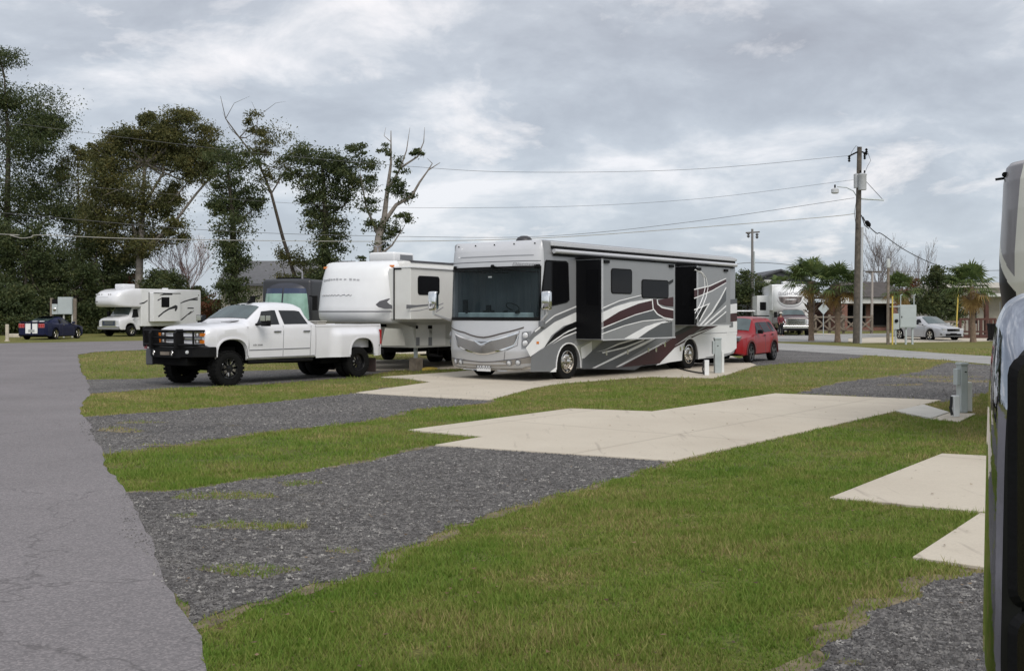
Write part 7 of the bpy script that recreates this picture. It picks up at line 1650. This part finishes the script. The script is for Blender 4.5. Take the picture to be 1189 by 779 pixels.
# red-brown deck rails and bin
c=P(1120,363,73); t=thing('wooden_deck','dark red-brown wooden deck with square rails right of the silver sedan','deck',(c.x,73,0),0)
b=MB(); b.box(-.3,2.1,-.1,1.8,.0,.25); b.build('platform',woodbr,t)
b=MB(); b.box(-.4,2.15,-.15,-.03,1.28,1.42); b.build('top_rail',woodbr,t)
b=MB(); b.box(-2.1,-.3,-.12,-.0,1.1,1.22); b.build('side_rail',woodg,t)
for x in(-.35,.35,1.1,1.8,2.1): b=MB(); b.box(x-.09,x+.09,-.14,.0,.0,1.30); b.build('post',woodbr,t)
for x in(.0,.6,.85,1.45): b=MB(); b.box(x-.03,x+.03,-.1,-.05,.4,1.3); b.build('baluster',woodbr,t)
b=MB(); b.box(-.35,2.1,-.13,-.03,.42,.54); b.build('bottom_rail',woodbr,t)
c=P(1122,363,74); t=thing('guy_guard','slanting yellow guy-wire guard above the silver sedan bonnet','guy guard',(P(1111,363,72).x,72,0),0)
b=MB(); b.tube([(.0,0,.2),(.0,0,H-(370-363)*72/F),(.10,0,H-(340-363)*72/F)],[.02,.045,.045],8); b.build('strip',yellow,t,smooth=50)
c=P(1153.5,363,66); t=thing('wheeled_bin','black wheeled bin beside the deck at the right','bin',(c.x,66,0),0)
b=MB(); b.prism([(-.22,.06),(.22,.06),(.28,1.02),(-.28,1.02)],-.28,.28); bb1=b.build('body',blackm,t,bevel=.02); b=MB(); b.prism([(-.31,1.02),(.31,1.02),(.29,1.10),(-.29,1.12)],-.31,.31); b.build('lid',blackm,t,bevel=.015)
for s_ in(1,-1): b=MB(); b.lathe([(.001,-.03),(.09,-.03),(.09,.03),(.001,.03)],(s_*.24,.25,.09),(1,0,0),14); b.build('wheel',rubber,t)
# diamond sign seen behind the dry palm
c=P(956,363,80); t=thing('road_sign','grey-backed diamond sign between the two left palms','sign',(c.x,80,0),0)
b=MB(); b.tube([(0,0,0),(0,0,2.7)],.035,8); b.build('post',galv,t); b=MB(); b.prism([(0,1.65),(.42,2.1),(0,2.55),(-.42,2.1)],-.07,-.05); b.build('panel',galv,t)
# ============================================================ WORLD, SUN, CAMERA
w=bpy.data.worlds.new('World'); sc.world=w; w.use_nodes=True; nt=w.node_tree; N=nt.nodes; L=nt.links
bg=N['Background']
SUN_EL,SUN_AZ=46.,158.   # azimuth measured clockwise from +Y: the sun stands behind the viewer
sky=N.new('ShaderNodeTexSky'); sky.sky_type='NISHITA'; sky.sun_disc=False; sky.sun_elevation=R(SUN_EL); sky.sun_rotation=R(SUN_AZ)
tc=N.new('ShaderNodeTexCoord'); sx=N.new('ShaderNodeSeparateXYZ'); L.new(tc.outputs['Generated'],sx.inputs[0])
def M(op,a,b=None,c=None,clamp=False):
    n=N.new('ShaderNodeMath'); n.operation=op; n.use_clamp=clamp
    for i,v in enumerate((a,b,c)):
        if v is None: continue
        if isinstance(v,(int,float)): n.inputs[i].default_value=v
        else: L.new(v,n.inputs[i])
    return n.outputs[0]
zz=M('ADD',M('MAXIMUM',sx.outputs[2],0.),.30)
cx=N.new('ShaderNodeCombineXYZ'); L.new(M('DIVIDE',sx.outputs[0],zz),cx.inputs[0]); L.new(M('DIVIDE',sx.outputs[1],zz),cx.inputs[1]); cx.inputs[2].default_value=3.7
def cn(s,d,r,dist=0.,off=0.):
    n=N.new('ShaderNodeTexNoise'); n.inputs['Scale'].default_value=s; n.inputs['Detail'].default_value=d; n.inputs['Roughness'].default_value=r; n.inputs['Distortion'].default_value=dist
    ad=N.new('ShaderNodeVectorMath'); ad.operation='ADD'; ad.inputs[1].default_value=(off,off*.7,0); L.new(cx.outputs[0],ad.inputs[0]); L.new(ad.outputs[0],n.inputs['Vector']); return n.outputs['Fac']
big=cn(1.15,7,.55,.15,1.3); wisp=cn(3.0,9,.6,.3,3.1); hole=cn(2.1,9,.6,.3,5.2)
def ramp(f,st):
    r=N.new('ShaderNodeValToRGB'); e=r.color_ramp.elements; e[0].position=st[0][0]; e[0].color=(*st[0][1],1); e[1].position=st[-1][0]; e[1].color=(*st[-1][1],1)
    for p,c in st[1:-1]: x=e.new(p); x.color=(*c,1)
    L.new(f,r.inputs[0]); return r.outputs[0]
def mix(f,a,b,mode='MIX'):
    x=N.new('ShaderNodeMix'); x.data_type='RGBA'; x.blend_type=mode
    for s,v in((0,f),(6,a),(7,b)):
        if isinstance(v,(int,float)): x.inputs[s].default_value=v
        elif isinstance(v,tuple): x.inputs[s].default_value=(*v,1)
        else: L.new(v,x.inputs[s])
    return x.outputs[2]
cl=M('ADD',M('MULTIPLY',big,.55),M('MULTIPLY',wisp,.45))
cloud=ramp(cl,[(.37,(.325,.335,.375)),(.455,(.40,.42,.465)),(.52,(.49,.515,.56)),(.565,(.66,.665,.69)),(.62,(.90,.865,.865))])
# thin blue grey veil low down, brighter gaps
low=M('SUBTRACT',1.,M('MULTIPLY',sx.outputs[2],3.2),clamp=True)
cloud=mix(M('MULTIPLY',low,.55),cloud,(.455,.53,.615))
gap=N.new('ShaderNodeMapRange'); gap.inputs['From Min'].default_value=.57; gap.inputs['From Max'].default_value=.66; L.new(hole,gap.inputs[0])
cloud=mix(M('MULTIPLY',gap.outputs[0],.7),cloud,(.86,.83,.83))
skyc=mix(1.,sky.outputs[0],(.10,.10,.10),'MULTIPLY')
tot=mix(.90,skyc,cloud)
# overcast sky: brighter overhead and around the hidden sun behind the viewer than low in the north
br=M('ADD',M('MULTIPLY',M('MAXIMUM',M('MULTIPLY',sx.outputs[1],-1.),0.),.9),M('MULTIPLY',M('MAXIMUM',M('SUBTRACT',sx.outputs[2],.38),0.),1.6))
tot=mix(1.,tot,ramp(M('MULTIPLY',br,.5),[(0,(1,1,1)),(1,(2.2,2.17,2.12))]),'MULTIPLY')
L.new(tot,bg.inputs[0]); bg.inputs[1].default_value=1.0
sd=bpy.data.lights.new('sun','SUN'); sd.energy=1.5; sd.angle=R(32); sd.color=(1.,.95,.88); so=bpy.data.objects.new('sun',sd); COL.objects.link(so)
az=R(SUN_AZ); el=R(SUN_EL); d=Vector((math.sin(az)*math.cos(el),math.cos(az)*math.cos(el),math.sin(el))); so.rotation_euler=(-d).to_track_quat('-Z','Y').to_euler()
cd=bpy.data.cameras.new('camera'); cam=bpy.data.objects.new('camera',cd); COL.objects.link(cam); cam.location=(0,0,H); cam.rotation_euler=(R(90),0,0)
cd.sensor_width=36; cd.lens=36*F/1189; cd.shift_y=-(389.5-HY)/1189; cd.clip_start=.05; cd.clip_end=4000; sc.camera=cam
sc.view_settings.view_transform='Standard'; sc.view_settings.look='None'; sc.view_settings.exposure=.3; sc.view_settings.gamma=1
